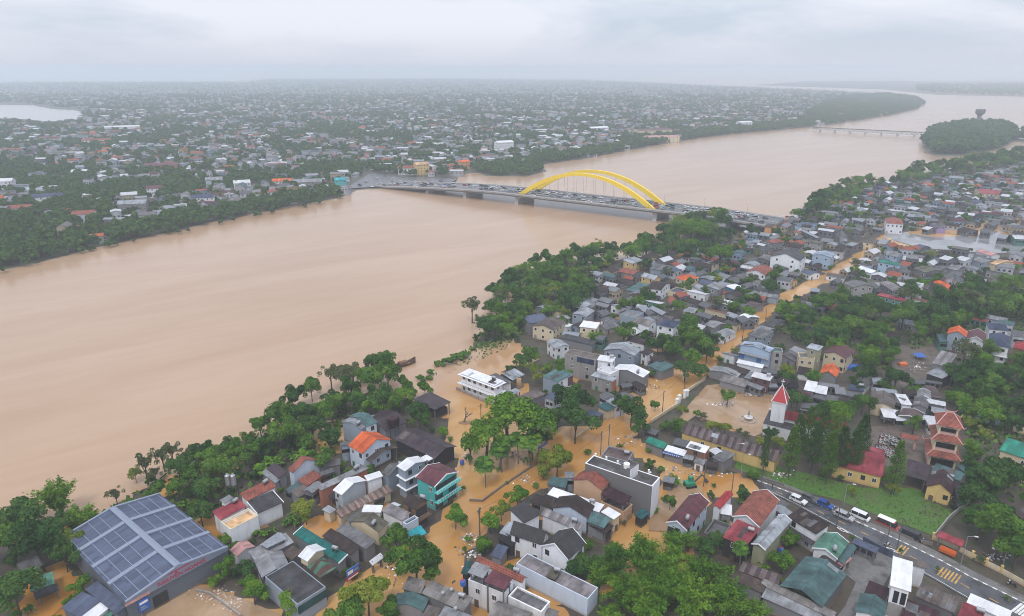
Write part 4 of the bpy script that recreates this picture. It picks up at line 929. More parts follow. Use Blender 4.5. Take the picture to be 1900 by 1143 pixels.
H("U6", (725, 987), (860, 1002), (880, 862), 3.6, 'shed', .4, "rustpink", "wgrey", None, win=0)
H("U6", (680, 1052), (892, 1092), (905, 1030), 5.0, 'shed', .5, "white", "wbluegrey", None, win=0)
H("U6", (740, 1160), (900, 1190), (930, 1110), 3.6, 'shed', .4, "silver", "wgrey", None, win=0)
H("U5", (1585, 517), (1530, 607), (1815, 652), 4.0, 'gc', .9, "rustpink", "wgrey", "rusty mauve gable facing the temple yard", win=0, trim=True)
H("U5", (1510, 667), (1620, 674), (1652, 622), 3.0, 'shed', .3, "white", "wdark", None, open='half')
H("U7", (600, 117), (830, 142), (842, 77), 3.4, 'shed', .4, "white", "wdark", None, open='half')
H("U7", (705, 197), (800, 207), (830, 102), 3.6, 'shed', .4, "white", "wwhite", None, win=0)
H("U6", (730, 562), (940, 612), (1020, 442), 7.0, 'shed', .6, "stripegrey", "wgrey", "tall shed with ribbed grey roof on the building site", "ribbed site shed", win=0)
H("U6", (660, 687), (860, 757), (918, 652), 5.0, 'shed', .6, "silver", "wdark", "silvery lower roof of the ribbed site shed", win=0)
H("U6", (650, 792), (850, 822), (878, 790), 3.0, 'shed', .4, "red", "wgrey", None, win=0)
H("U6", (500, 810), (640, 815), (660, 765), 3.0, 'shed', .3, "rustpink", "wgrey", None, win=0)
H("U6", (945, 125), (922, 195), (1165, 245), 7.6, 'gc', 2.0, "orange", "wbluegrey", "orange gabled house in the row of four by the forest", "orange row house", wsp=3)
H("U6", (845, 290), (930, 300), (960, 215), 4.5, 'flat', 0, "tealgrey", "wgreen", None, win=0)
H("U6", (1195, 160), (1165, 262), (1395, 297), 7.6, 'gc', 1.8, "maroon", "wwhite", "maroon gabled house in the row of four by the forest", "maroon row house", trim=True, wsp=3)
H("U6", (1450, 190), (1430, 327), (1705, 370), 7.6, 'hip', 2.4, "navy", "wwhite", "white villa with navy hipped roof", "navy hipped villa", wsp=2.4, ext=(('balcony', 's', (3.6,), 1.2, TRIM), ('balcony', 'e', (3.6,), 1.2, TRIM)))
H("U6", (1780, 292), (1742, 367), (1960, 405), 7.0, 'hip', 1.6, "red", "wwood", "brown walled house with red hipped roof at the row's end", "red hipped row house")
H("U6", (1700, 162), (1450, 137), (1485, 60), 6.5, 'shed', 1.0, "navy", "wwhite", "white house with navy slope behind the villa", "navy slope house", wsp=3)
H("U6", (1760, 215), (1900, 235), (1920, 150), 6.0, 'shed', .8, "pinkgrey", "wwhite", None)
H("U6", (1580, 62), (1755, 90), (1805, 37), 6.5, 'shed', .8, "tealgrey", "wwhite", None)
H("U6", (10, 790), (120, 800), (145, 735), 4.6, 'shed', .4, "silver", "wwhite", None)
H("U6", (40, 725), (130, 730), (150, 670), 5.0, 'flat', 0, "brownmix", "wcream", None, win=0)
# --- temple and lawn side
H("U7", (1575, 502), (1990, 642), (2080, 500), 8.0, 'ga', 2.2, "green", "wcream", "cream two-storey school block with bright green roof", "green roof school", wsp=2.6, slabs=((4.1, .5),), slabm=MATS["wcream"]) if False else None
H("U7", (1990, 642), (1575, 502), (1690, 352), 8.0, 'shed', 1.6, "green", "wcream", "cream two-storey school block with bright green roof", "green roof school", wsp=2.6, slabs=((4.2, .35),), slabm=MATS["wcream"], name="school_building")
H("U7", (720, 762), (1085, 892), (1150, 790), 3.6, 'shed', .5, "tealgrey", "wgrey", "grey-green roof wrapped before the pagoda base", win=0)
H("U7", (1030, 700), (1165, 790), (1190, 580), 3.9, 'shed', .5, "tealgrey", "wgrey", None, win=0)
H("U7", (370, 802), (670, 892), (712, 690), 4.0, 'shed', .7, "purplebrown", "wdark", "purple-brown hall roof left of the pagoda", "purple-brown hall", open='half')
H("U7", (700, 775), (655, 960), (985, 1090), 4.4, 'gc', 2.2, "darkmaroon", "wyellow", "yellow house with dark maroon gable at the lawn's corner", "yellow maroon gable", wsp=2)
H("U7", (1000, 900), (1040, 1100), (1100, 960), 3.4, 'shed', .4, "purplebrown", "wgrey", None, win=0)
H("J", (180, 988), (560, 1082), (640, 945), 4.4, 'ga', 2.0, "redmetal", "wyellow", "yellow hall with crimson roof behind the conifers", "crimson roof hall", wsp=3)
H("J", (440, 908), (580, 938), (600, 893), 3.2, 'shed', .3, "white", "wwhite", "white canopy tent beside the rows of scooters", "white canopy tent", open=True)
H("U5", (960, 780), (1055, 860), (1080, 790), 4.2, 'flat', 0, "silverblue", "wwhite", None, win=0)
H("U4", (560, 282), (1745, 652), (1815, 520), 4.4, 'ga', 2.3, "stripebrown", "wyellow", "long yellow hall under a striped brown gable roof", "long yellow hall", wsp=4.5, name="hall")
H("U4", (340, 492), (105, 402), (175, 335), 3.6, 'shed', .8, "green", "wgrey", "street shop with bright green roof", "bright green shop roof", win=0)
H("U4", (600, 580), (350, 507), (410, 443), 3.5, 'shed', .4, "white", "wgrey", "street shop with white roof and blue sign strip", "blue sign shop", name="shop", win=0)
H("U4", (865, 544), (620, 470), (710, 398), 5.6, 'shed', .3, "white", "wwood", "brown walled shop with white roof", "brown walled shop", ext=(('panel', 'e', -1, 1, .3, 5.1, MATS["wbrick"], "brick_end"),), wsp=4)
H("U4", (925, 507), (990, 550), (1050, 492), 4.4, 'shed', .3, "white", "wgrey", None, win=0)
H("U4", (945, 592), (1085, 662), (1195, 537), 4.0, 'shed', .5, "grey", "wgrey", None, win=0)
H("U4", (880, 680), (1010, 700), (1060, 650), 3.2, 'shed', .4, "brownmix", "wgrey", None, win=0)
H("U4", (715, 652), (845, 692), (880, 622), 3.0, 'shed', .2, "lightgrey", "wwhite", "small white kiosk on the grass by the flooded street", "small white kiosk")
H("U4", (600, 600), (700, 620), (690, 560), 3.2, 'shed', .2, "silver", "wgrey", None, win=0)
H("U4", (620, 462), (470, 422), (560, 352), 3.6, 'shed', .4, "darkgrey", "wgrey", None, win=0)
H("U4", (100, 262), (240, 307), (285, 252), 3.0, 'shed', .4, "teal", "wgrey", None, win=0)
H("U4", (345, 885), (460, 910), (480, 850), 3.0, 'flat', 0, "lightgrey", "wcement", None, win=0)
# --- upper middle, K/L/M
H("K", (680, 715), (577, 780), (753, 812), 6.0, 'gc', 1.5, "brownmix", "wcream", "cream gabled house at the riverside trees", "cream riverside house", wsp=2.6)
H("K", (560, 760), (720, 735), (715, 672), 6.0, 'shed', .8, "silverblue", "wgrey", None, win=0)
H("K", (690, 907), (765, 958), (860, 924), 5.5, 'gc', 1.0, "silver", "wwhite", "white cottage with silvery gable among trees", "white cottage", wsp=2.6)
H("K", (1082, 802), (948, 784), (985, 737), 7.0, 'shed', .4, "white", "wcream", "cream house with flat white roof in the dense quarter", "flat white cream house", wsp=2.6)
H("K", (1050, 930), (800, 872), (840, 840), 4.0, 'shed', .5, "darkgrey", "wgrey", None, win=0)
H("K", (940, 858), (820, 845), (850, 815), 4.0, 'shed', .4, "silver", "wgrey", None, win=0)
H("K", (1050, 840), (930, 830), (960, 800), 4.0, 'shed', .4, "darkgrey", "wgrey", None, win=0)
H("K", (1080, 880), (1130, 890), (1170, 850), 5, 'shed', .5, "grey", "wgreen", None, win=0)
H("K", (1552, 772), (1690, 799), (1747, 747), 8.4, 'hip', 1.2, "navy", "wwhite", "white three-storey villa with navy roof by the street trees", "navy roof villa", wsp=2.4)
H("K", (1395, 715), (1272, 690), (1340, 652), 8.0, 'flat', 0, "lightgrey", "wbluegrey", "plain grey cube house", "plain grey cube", wsp=5)
H("K", (960, 640), (888, 690), (1000, 712), 5.0, 'gc', 1.0, "silver", "wbluegrey", None)
H("K", (1475, 480), (1590, 500), (1640, 442), 6.4, 'gc', 1.6, "darkbrown", "wwhite", "white house with dark brown roof and bright gable", "bright gable house")
H("K", (1700, 402), (1780, 427), (1840, 387), 6.0, 'hip', 1.6, "orange", "wcream", "cream house with orange hipped roof in the dense quarter", "orange hipped house")
for (A_, B_, C_, h_, r_, w_) in (((1250, 352), (1370, 380), (1405, 344), 4.5, "redtile", "wgrey"), ((1295, 402), (1360, 417), (1385, 392), 4.5, "redtile", "wgrey"), ((1240, 432), (1345, 467), (1410, 442), 4, "darkbrown", "wgrey"), ((1140, 455), (1225, 475), (1245, 450), 5, "white", "wgrey"), ((1090, 492), (1180, 522), (1240, 490), 4, "redtile", "wgrey"),
        ((1310, 497), (1400, 517), (1520, 457), 5, "tealgrey", "wgrey"), ((1100, 577), (1180, 602), (1230, 577), 4, "lightgrey", "wgrey"), ((975, 352), (1010, 372), (1070, 352), 4.5, "silver", "wbluegrey"), ((1045, 367), (1100, 387), (1165, 362), 5, "silver", "wwhite"), ((1455, 667), (1500, 697), (1545, 682), 4, "red", "wgrey"),
        ((1500, 642), (1600, 692), (1680, 682), 4.5, "silver", "wgrey"), ((1645, 562), (1660, 602), (1712, 582), 4.5, "redtile", "wwhite"), ((1700, 522), (1740, 557), (1795, 532), 4.5, "redtile", "wgrey"), ((1760, 582), (1860, 612), (1900, 582), 4, "darkbrown", "wgrey"), ((950, 420), (1020, 440), (1060, 415), 4, "darkgrey", "wgrey"),
        ((1500, 330), (1590, 345), (1620, 300), 6, "grey", "wbluegrey"), ((1600, 330), (1660, 340), (1690, 315), 5, "red", "wwhite"), ((1620, 350), (1690, 365), (1740, 335), 5, "silverblue", "wwhite"), ((1400, 590), (1440, 600), (1470, 575), 4, "white", "wgrey"), ((1400, 625), (1470, 640), (1500, 620), 4, "white", "wgrey")):
    H("K", A_, B_, C_, h_ * .82, random.choice(('gc', 'gc', 'shed')), 1.0, r_, w_)
H("L", (920, 410), (852, 457), (1115, 497), 9.0, 'gc', 3.2, "darkgrey", "wwhite", "large white gabled hall towering over the dense quarter", "large white hall", wsp=6)
H("L", (1262, 410), (1222, 442), (1375, 482), 8.0, 'gc', 1.3, "lightblue", "wlightblue", "light blue house with arched roof beside the large white hall", "light blue arched house", wsp=4)
H("L", (720, 542), (640, 592), (810, 622), 6.0, 'gc', 2.0, "redtile", "wwhite", "white house with red gable before the large white hall", "white red gable house", wsp=3)
H("L", (345, 532), (430, 507), (375, 490), 6.0, 'gc', 1.2, "brown", "wcream", "small cream house with blue door", "cream blue door house", door="blue")
H("L", (555, 757), (455, 717), (505, 682), 4.5, 'shed', .5, "white", "wblue", "blue walled shop with white roof", "blue walled shop")
H("L", (360, 857), (490, 887), (535, 854), 4.5, 'gc', 1.0, "white", "wgrey", None)
H("L", (1500, 690), (1590, 732), (1690, 685), 9.0, 'gc', 1.6, "grey", "wold", "weathered grey building with three storeys and gabled roof", "weathered grey building")
H("L", (865, 342), (1000, 320), (975, 290), 5.5, 'gc', 1.2, "redtile", "wgrey", None)
H("L", (1265, 292), (1125, 225), (1150, 215), 5.5, 'shed', .4, "silver", "wgrey", None)
H("L", (1310, 347), (1120, 322), (1150, 300), 5.5, 'shed', .6, "olive", "wold", None)
H("L", (1495, 417), (1320, 392), (1345, 370), 5.5, 'shed', .6, "brown", "wwhite", None)
H("L", (635, 412), (600, 432), (535, 412), 7.0, 'gc', .8, "tealgrey", "wlightblue", None)
H("L", (505, 352), (520, 382), (590, 372), 5.0, 'gc', 1.2, "orange", "wgrey", None)
H("L", (865, 202), (800, 192), (850, 172), 7.5, 'gc', 1.5, "brown", "worange", "orange walled house beside the bridge end", "orange walled house", win=0)
for (A_, B_, C_, h_, r_, w_) in (((620, 240), (690, 260), (715, 240), 5, "white", "wwhite"), ((590, 330), (650, 350), (690, 325), 5, "lightgrey", "wwhite"), ((500, 500), (570, 530), (605, 510), 4, "maroon", "wgrey"), ((430, 570), (500, 590), (555, 565), 4, "redtile", "wgrey"), ((590, 550), (630, 560), (650, 545), 5, "white", "wgrey"),
        ((380, 620), (470, 650), (540, 620), 4.5, "lightgrey", "wgrey"), ((480, 660), (560, 690), (640, 660), 4.5, "darkgrey", "wgrey"), ((640, 560), (700, 570), (720, 550), 5, "white", "wwhite"), ((880, 540), (960, 570), (1000, 540), 6, "navy", "wbluegrey"), ((1120, 590), (1210, 620), (1280, 600), 4.5, "silverblue", "wwhite"),
        ((220, 880), (290, 910), (340, 860), 4.5, "darkgrey", "wgrey"), ((80, 940), (180, 960), (200, 915), 4.5, "silver", "wpink"), ((460, 970), (540, 1000), (560, 950), 4.5, "silver", "wbluegrey"), ((540, 990), (600, 1020), (690, 960), 4.5, "white", "wgrey"), ((560, 1000), (610, 1040), (660, 990), 4.5, "darkgrey", "wgrey"),
        ((620, 880), (700, 910), (760, 870), 4, "rustpink", "wgrey"), ((520, 900), (600, 920), (620, 870), 4, "teal", "wgrey"), ((270, 1060), (360, 1090), (430, 1040), 4.5, "lightgrey", "wgrey"), ((130, 1060), (250, 1100), (280, 1050), 4.5, "white", "wgrey"), ((900, 970), (960, 990), (1040, 945), 4, "lightgrey", "wgrey"),
        ((810, 1060), (880, 1080), (940, 1010), 4, "darkgrey", "wgrey"), ((700, 1110), (820, 1143), (880, 1090), 4.5, "lightgrey", "wbluegrey"), ((1120, 830), (1230, 850), (1250, 800), 4.5, "brown", "wgrey"), ((1250, 820), (1330, 850), (1370, 800), 6, "lightgrey", "wwhite"), ((1330, 900), (1400, 920), (1430, 880), 4, "redtile", "wgrey"),
        ((1210, 760), (1280, 770), (1320, 735), 4, "silver", "wgrey"), ((330, 300), (400, 320), (430, 295), 5, "tealgrey", "wgrey"), ((130, 350), (220, 365), (250, 335), 5, "silver", "wwhite"), ((1070, 180), (1150, 195), (1190, 150), 6, "silverblue", "wlightblue"), ((100, 560), (150, 575), (190, 550), 5, "tealgrey", "wlightblue"),
        ((20, 640), (95, 660), (165, 620), 6, "redtile", "wcream"), ((740, 350), (800, 365), (835, 350), 5, "white", "wgrey"), ((720, 390), (810, 410), (850, 380), 4.5, "darkgrey", "wgrey"), ((1055, 290), (1110, 300), (1125, 270), 5, "olive", "wgrey"), ((1280, 170), (1320, 180), (1330, 160), 5, "white", "wwhite"), ((1320, 230), (1430, 250), (1440, 215), 5, "darkgrey", "wgrey"), ((1470, 240), (1500, 300), (1510, 250), 7, "darkgrey", "wwhite"), ((1580, 130), (1667, 150), (1690, 130), 5, "silver", "wgrey")):
    H("L", A_, B_, C_, h_ * .82, random.choice(('gc', 'gc', 'shed')), 1.1, r_, w_)
H("M", (450, 162), (605, 174), (655, 132), 8.0, 'hip', 2.2, "redtile", "wwhite", "white villa with red hipped roof by the flooded square", "red hipped villa", wsp=2.2)
H("M", (610, 857), (365, 797), (395, 775), 7.0, 'shed', .5, "redmetal", "wgreen", "pale green house under a long crimson roof", "long crimson roof house", wsp=3)
H("M", (840, 672), (1020, 767), (1075, 737), 4.5, 'gc', 1.3, "orange", "wgrey", "long low house with orange tiled roof before white twins", "long orange roof house")
H("M", (945, 627), (990, 652), (1045, 624), 7.0, 'gc', 1.2, "red", "wwhite", None)
H("M", (1030, 642), (1080, 684), (1132, 662), 7.0, 'gc', 1.2, "red", "wwhite", None)
H("M", (745, 722), (640, 702), (670, 675), 10.0, 'flat', 0, "lightgrey", "wwhite", "white slim townhouse rising from the trees", "white slim townhouse", wsp=2)
H("M", (550, 537), (375, 502), (395, 480), 7.0, 'shed', .5, "green", "wlightblue", "light blue house edged with a green roof", "green edged blue house")
for (A_, B_, C_, h_, r_, w_) in (((185, 562), (320, 607), (350, 582), 5.5, "white", "wwhite"), ((170, 732), (250, 750), (300, 720), 8, "brown", "wold"), ((290, 692), (360, 742), (420, 720), 7, "redmetal", "wold"), ((390, 690), (510, 762), (530, 700), 7, "pinkgrey", "wgrey"), ((555, 382), (690, 402), (712, 374), 8, "redtile", "wwhite"), ((1240, 412), (1380, 452), (1400, 427), 5, "pink", "wwhite"),
        ((1200, 482), (1310, 517), (1340, 482), 7, "lightgrey", "wbluegrey"), ((1060, 477), (1140, 497), (1165, 462), 7, "white", "wwhite"), ((920, 472), (990, 490), (1010, 455), 8, "white", "wdark"), ((1350, 512), (1420, 530), (1445, 472), 7, "tan", "wcream"), ((1420, 542), (1580, 562), (1605, 522), 6, "lightgrey", "wwhite"), ((1450, 642), (1540, 672), (1570, 602), 5, "maroon", "wbrick"),
        ((1560, 652), (1640, 682), (1667, 640), 6, "lightgrey", "wwhite"), ((878, 192), (985, 197), (1000, 167), 6, "grey", "wpurple"), ((690, 560), (800, 600), (850, 550), 5, "olive", "wgrey"), ((820, 570), (900, 590), (960, 540), 5, "grey", "wgrey"), ((980, 560), (1080, 580), (1110, 540), 5.5, "lightgrey", "wgrey"), ((440, 440), (550, 460), (580, 430), 6, "lightgrey", "wlightblue"),
        ((560, 530), (640, 545), (680, 510), 5, "redtile", "wgrey"), ((240, 330), (330, 345), (370, 310), 6, "brownmix", "wcream"), ((370, 340), (440, 350), (480, 310), 6, "silver", "wcream"), ((0, 370), (50, 390), (80, 360), 5.5, "brown", "wgrey"), ((100, 350), (150, 365), (180, 335), 5, "silver", "wgrey"), ((700, 370), (760, 385), (785, 360), 6, "silverblue", "wgrey"),
        ((150, 130), (260, 140), (275, 120), 5, "silver", "wwhite"), ((890, 30), (960, 40), (970, 10), 9, "grey", "wbluegrey"), ((990, 50), (1070, 60), (1080, 30), 7, "grey", "wbluegrey"), ((1080, 80), (1225, 95), (1235, 70), 6, "white", "wgrey"), ((1020, 140), (1140, 150), (1160, 125), 6, "maroon", "wlightblue"), ((500, 90), (600, 100), (640, 80), 5, "lightgrey", "wgrey"), ((630, 100), (700, 110), (725, 90), 5, "silver", "wgrey"),
        ((1570, 205), (1680, 210), (1690, 185), 7, "redmetal", "wcream"), ((1590, 300), (1680, 305), (1690, 275), 6, "white", "wgreen"), ((1280, 240), (1370, 250), (1390, 220), 5, "grey", "wgrey"), ((1430, 290), (1500, 300), (1540, 270), 5, "silver", "wgrey"), ((640, 30), (710, 45), (720, 25), 5, "white", "wgrey"), ((740, 50), (820, 60), (840, 40), 5, "pinkgrey", "wgrey"), ((1080, 215), (1160, 235), (1175, 205), 5, "brown", "wgrey"), ((770, 210), (820, 220), (835, 195), 5, "white", "wgrey")):
    H("M", A_, B_, C_, h_ * .85, random.choice(('gc', 'gc', 'shed', 'hip')), 1.3, r_, w_)
H("N", (1560, 797), (1735, 807), (1745, 772), 6.0, 'gc', 1.6, "redmetal", "wcream", "cream hall with long crimson roof far along the bank", "far crimson roof hall")
# ------------------------------------------------------------------ more houses to fill the quarters, then the split into single houses and a far mass
def inpoly(u, v, poly):
    c = False; n = len(poly)
    for i in range(n):
        x1, y1 = poly[i]; x2, y2 = poly[i - 1]
        if (y1 > v) != (y2 > v) and u < (x2 - x1) * (v - y1) / (y2 - y1) + x1: c = not c
    return c
def sample_world(poly, dens, maxn=100000):
    """random ground points inside a polygon of photo points, dens per square metre"""
    W = np.array([P(u, v, 0)[:2] for u, v in poly]); lo, hi = W.min(0), W.max(0)
    n = int(min(maxn * 4, dens * (hi - lo).prod())); pts = rng.uniform(lo, hi, (n, 2))
    x, y = pts[:, 0], pts[:, 1]; c = np.zeros(n, bool)
    for i in range(len(W)):
        x1, y1 = W[i]; x2, y2 = W[i - 1]
        with np.errstate(divide='ignore', invalid='ignore'):
            c ^= ((y1 > y) != (y2 > y)) & (x < (x2 - x1) * (y - y1) / (y2 - y1) + x1)
    return pts[c][:maxn]
_d = P(1300, 680, 0) - P(950, 900, 0); STREET = math.atan2(_d.y, _d.x)
occ = [(s["cen"].x, s["cen"].y, max(s["ln"], s["w"]) * .42 + min(s["ln"], s["w"]) * .12) for s in SPECS]
VEG = []          # world polygons kept for trees (photo points)
FORESTS = [("north", [(870, 640), (872, 600), (930, 542), (972, 508), (1040, 490), (1080, 478), (1150, 472), (1152, 492), (1095, 525), (1090, 568), (1040, 600), (1000, 588), (965, 618), (935, 640)], 1 / 22., (3.2, 6.0)),
           ("north", [(945, 662), (1000, 672), (1040, 690), (1055, 718), (1010, 735), (955, 695)], 1 / 26., (2.6, 4.2)),
           ("north", [(1155, 488), (1200, 455), (1250, 424), (1330, 405), (1350, 440), (1345, 468), (1270, 488), (1180, 492)], 1 / 30., (4.0, 7.0)),
           ("north", [(1215, 655), (1240, 640), (1290, 622), (1345, 632), (1320, 660), (1270, 695), (1235, 690)], 1 / 30., (3.2, 5.0)),
           ("east", [(1440, 615), (1455, 590), (1490, 568), (1560, 560), (1640, 590), (1668, 620), (1668, 660), (1640, 690), (1570, 690), (1530, 655), (1480, 650), (1450, 640)], 1 / 36., (3.5, 6.0)),
           ("east", [(1650, 575), (1700, 552), (1780, 545), (1930, 530), (1930, 605), (1840, 605), (1750, 630), (1740, 648), (1680, 645)], 1 / 40., (3.5, 6.5)),
           ("east", [(1765, 705), (1775, 670), (1815, 668), (1930, 672), (1930, 810), (1850, 815), (1795, 790), (1765, 760)], 1 / 36., (3.5, 6.0)),
           ("east", [(1790, 790), (1850, 820), (1840, 845), (1800, 860), (1785, 830)], 1 / 30., (2.5, 4.0)),
           ("river", [(495, 800), (520, 765), (560, 752), (610, 725), (640, 690), (700, 695), (730, 700), (745, 735), (690, 760), (640, 770), (610, 790), (560, 820), (510, 835)], 1 / 20., (2.8, 4.6)),
           ("river", [(300, 880), (340, 852), (400, 842), (440, 822), (510, 800), (590, 815), (590, 835), (520, 850), (480, 875), (430, 900), (395, 935), (370, 945), (330, 925)], 1 / 17., (2.2, 3.6)),
           ("river", [(-40, 985), (20, 985), (75, 960), (110, 930), (160, 950), (120, 1000), (140, 1040), (95, 1030), (40, 1060), (-60, 1143)], 1 / 20., (2.8, 4.4)),
           ("south", [(1100, 1090), (1130, 1050), (1200, 1010), (1280, 1020), (1340, 1060), (1380, 1110), (1440, 1200), (1120, 1200)], 1 / 17., (3.0, 4.6)),
           ("east", [(1790, 925), (1860, 920), (1920, 960), (1930, 1075), (1880, 1075), (1800, 1025), (1780, 975)], 1 / 26., (3.4, 5.0)),
           ("mid", [(1495, 400), (1530, 362), (1600, 342), (1640, 345), (1600, 370), (1540, 398)], 1 / 60., (3.5, 6)),
           ("mid", [(1640, 342), (1700, 322), (1800, 303), (1930, 280), (1960, 300), (1800, 325), (1680, 345)], 1 / 120., (4.5, 7.5))]
ZONES = [([(1000, 565), (1090, 512), (1170, 497), (1340, 470), (1500, 522), (1440, 556), (1372, 612), (1300, 660), (1220, 655), (1100, 640), (1020, 612)], 1 / 14.),
         ([(1345, 470), (1420, 432), (1480, 402), (1560, 362), (1900, 296), (2050, 290), (2050, 345), (1860, 400), (1800, 425), (1690, 430), (1600, 440), (1530, 505), (1440, 500)], 1 / 20.),
         ([(1545, 522), (1650, 462), (1760, 478), (1900, 485), (2050, 480), (2050, 530), (1780, 540), (1650, 560), (1560, 555)], 1 / 20.),
         ([(1330, 700), (1380, 640), (1440, 690), (1480, 660), (1530, 700), (1640, 710), (1760, 790), (1700, 790), (1560, 760), (1440, 715)], 1 / 30.),
         ([(1830, 425), (1900, 380), (2050, 350), (2050, 460), (1900, 445)], 1 / 25.)] + [(f[1], 1 / 70.) for f in FORESTS if f[0] == "east"][:3] + [([(0, 0), (1, 0), (1, 1)], 0.0)]
PAL = ["lightgrey", "grey", "silver", "white", "brownmix", "darkbrown", "darkgrey", "concretegrey", "silverblue", "redtile", "tealgrey", "rustpink", "maroon", "orange", "purplebrown"]
PALW = np.array([17, 13, 15, 12, 13, 9, 7, 9, 6, 10, 3, 7, 3, 2, 4], float); PALW /= PALW.sum()
WPAL = ["wwhite", "wgrey", "wcream", "wbluegrey", "wlightblue", "wold", "wgreen", "wyellow"]
FILL = []
KEEP = [lawn, [(u + 14, v - 14) for u, v in KB] + [(u - 34, v + 34) for u, v in KH[::-1]], [(1540, 1080), (1590, 1000), (1690, 1040), (1660, 1090), (1600, 1220), (1520, 1220)], [(1575, 860), (1590, 790), (1755, 788), (1745, 845), (1700, 890)], [(1640, 638), (1755, 638), (1740, 740), (1665, 735)], [(1735, 1010), (1770, 945), (1850, 920), (1800, 1030)], [(1100, 1080), (1150, 1020), (1300, 1000), (1400, 1100), (1450, 1220), (1100, 1220)]] + [q[1] for q in FLP] + [[(230, 1180), (380, 1062), (440, 1085), (430, 1180)]]
for poly, dens in ZONES:
    for x, y in sample_world(poly, dens, 2500):
        ln, w = rng.uniform(5, 13), rng.uniform(4, 7.5)
        rad = ln * .46 + .3
        u, v, _ = PX((x, y, 0))
        if any(inpoly(u, v, f[1]) for f in FORESTS if rng.random() < .85): continue
        if any(inpoly(u, v, q) for q in KEEP): continue
        if any((x - a) ** 2 + (y - b) ** 2 < (rad * .85 + r) ** 2 for a, b, r in occ): continue
        occ.append((x, y, rad * .8))
        two = rng.random() < .16
        roof = str(rng.choice(PAL, p=PALW)); h = rng.uniform(5.2, 6.8) if two else rng.uniform(2.8, 3.8)
        typ = str(rng.choice(['gc', 'shed', 'hip', 'flat'], p=[.55, .27, .08, .10]))
        a = STREET + (math.pi / 2 if rng.random() < .5 else 0) + rng.normal(0, .09)
        FILL.append(dict(cen=Vector((x, y, 0)), ang=a, ln=ln, w=w, h=h, typ=typ, rise=1.6 if typ == 'hip' else rng.uniform(.7, 1.7), roof=roof, wall=str(rng.choice(WPAL, p=[.3, .25, .12, .1, .08, .09, .03, .03])), label=None, anchor=None, name="house", o={}))
ALLH = [s for s in SPECS] + FILL
for s in ALLH:
    u, v, dep = PX((s["cen"].x, s["cen"].y, s["h"])); s["px"] = (u, v); s["dep"] = dep
    s["size"] = math.sqrt(s["ln"] * s["w"]) * FPX / dep
    s["inview"] = -60 < u < 1960 and v < 1230
ALLH = [s for s in ALLH if s["inview"]]
ALLH.sort(key=lambda s: -(s["size"] + (1000 if s["label"] else 0)))
NEARH, MASSH = ALLH[:298], ALLH[298:]
THINGS = []     # dict(o, px, desc, anchor) for the labels
for s in NEARH:
    o = dict(s["o"]); det = 2 if s["dep"] < 285 else 1
    sp = o.pop("special", None); mn = o.pop("win", 1)
    root = make_house(s["cen"], s["ang"], s["ln"], s["w"], s["h"], s["typ"], s["rise"], s["roof"], s["wall"], s["name"], det, win=mn, **o)
    root["category"] = "warehouse" if s["name"] == "warehouse" else ("shed" if s["name"] == "shed" else "house")
    root["group"] = "flooded houses of the riverside quarter"
    st = "" if s["name"] == "shed" else ("tall " if s["h"] > 8.5 else ("two-storey " if s["h"] > 5.4 else "low "))
    desc = f"{st}{s['name'].replace('_', ' ')} with {ROOFWORD[s['roof']]} {TYPEWORD[s['typ']]} roof"
    alt = f"{WALLWORD[s['wall']]} walled {desc}" if mn and not o.get("open") else None
    THINGS.append(dict(o=root, px=s["px"], desc=desc, alt=alt, label=s["label"], anchor=s["anchor"]))
    s["root"] = root

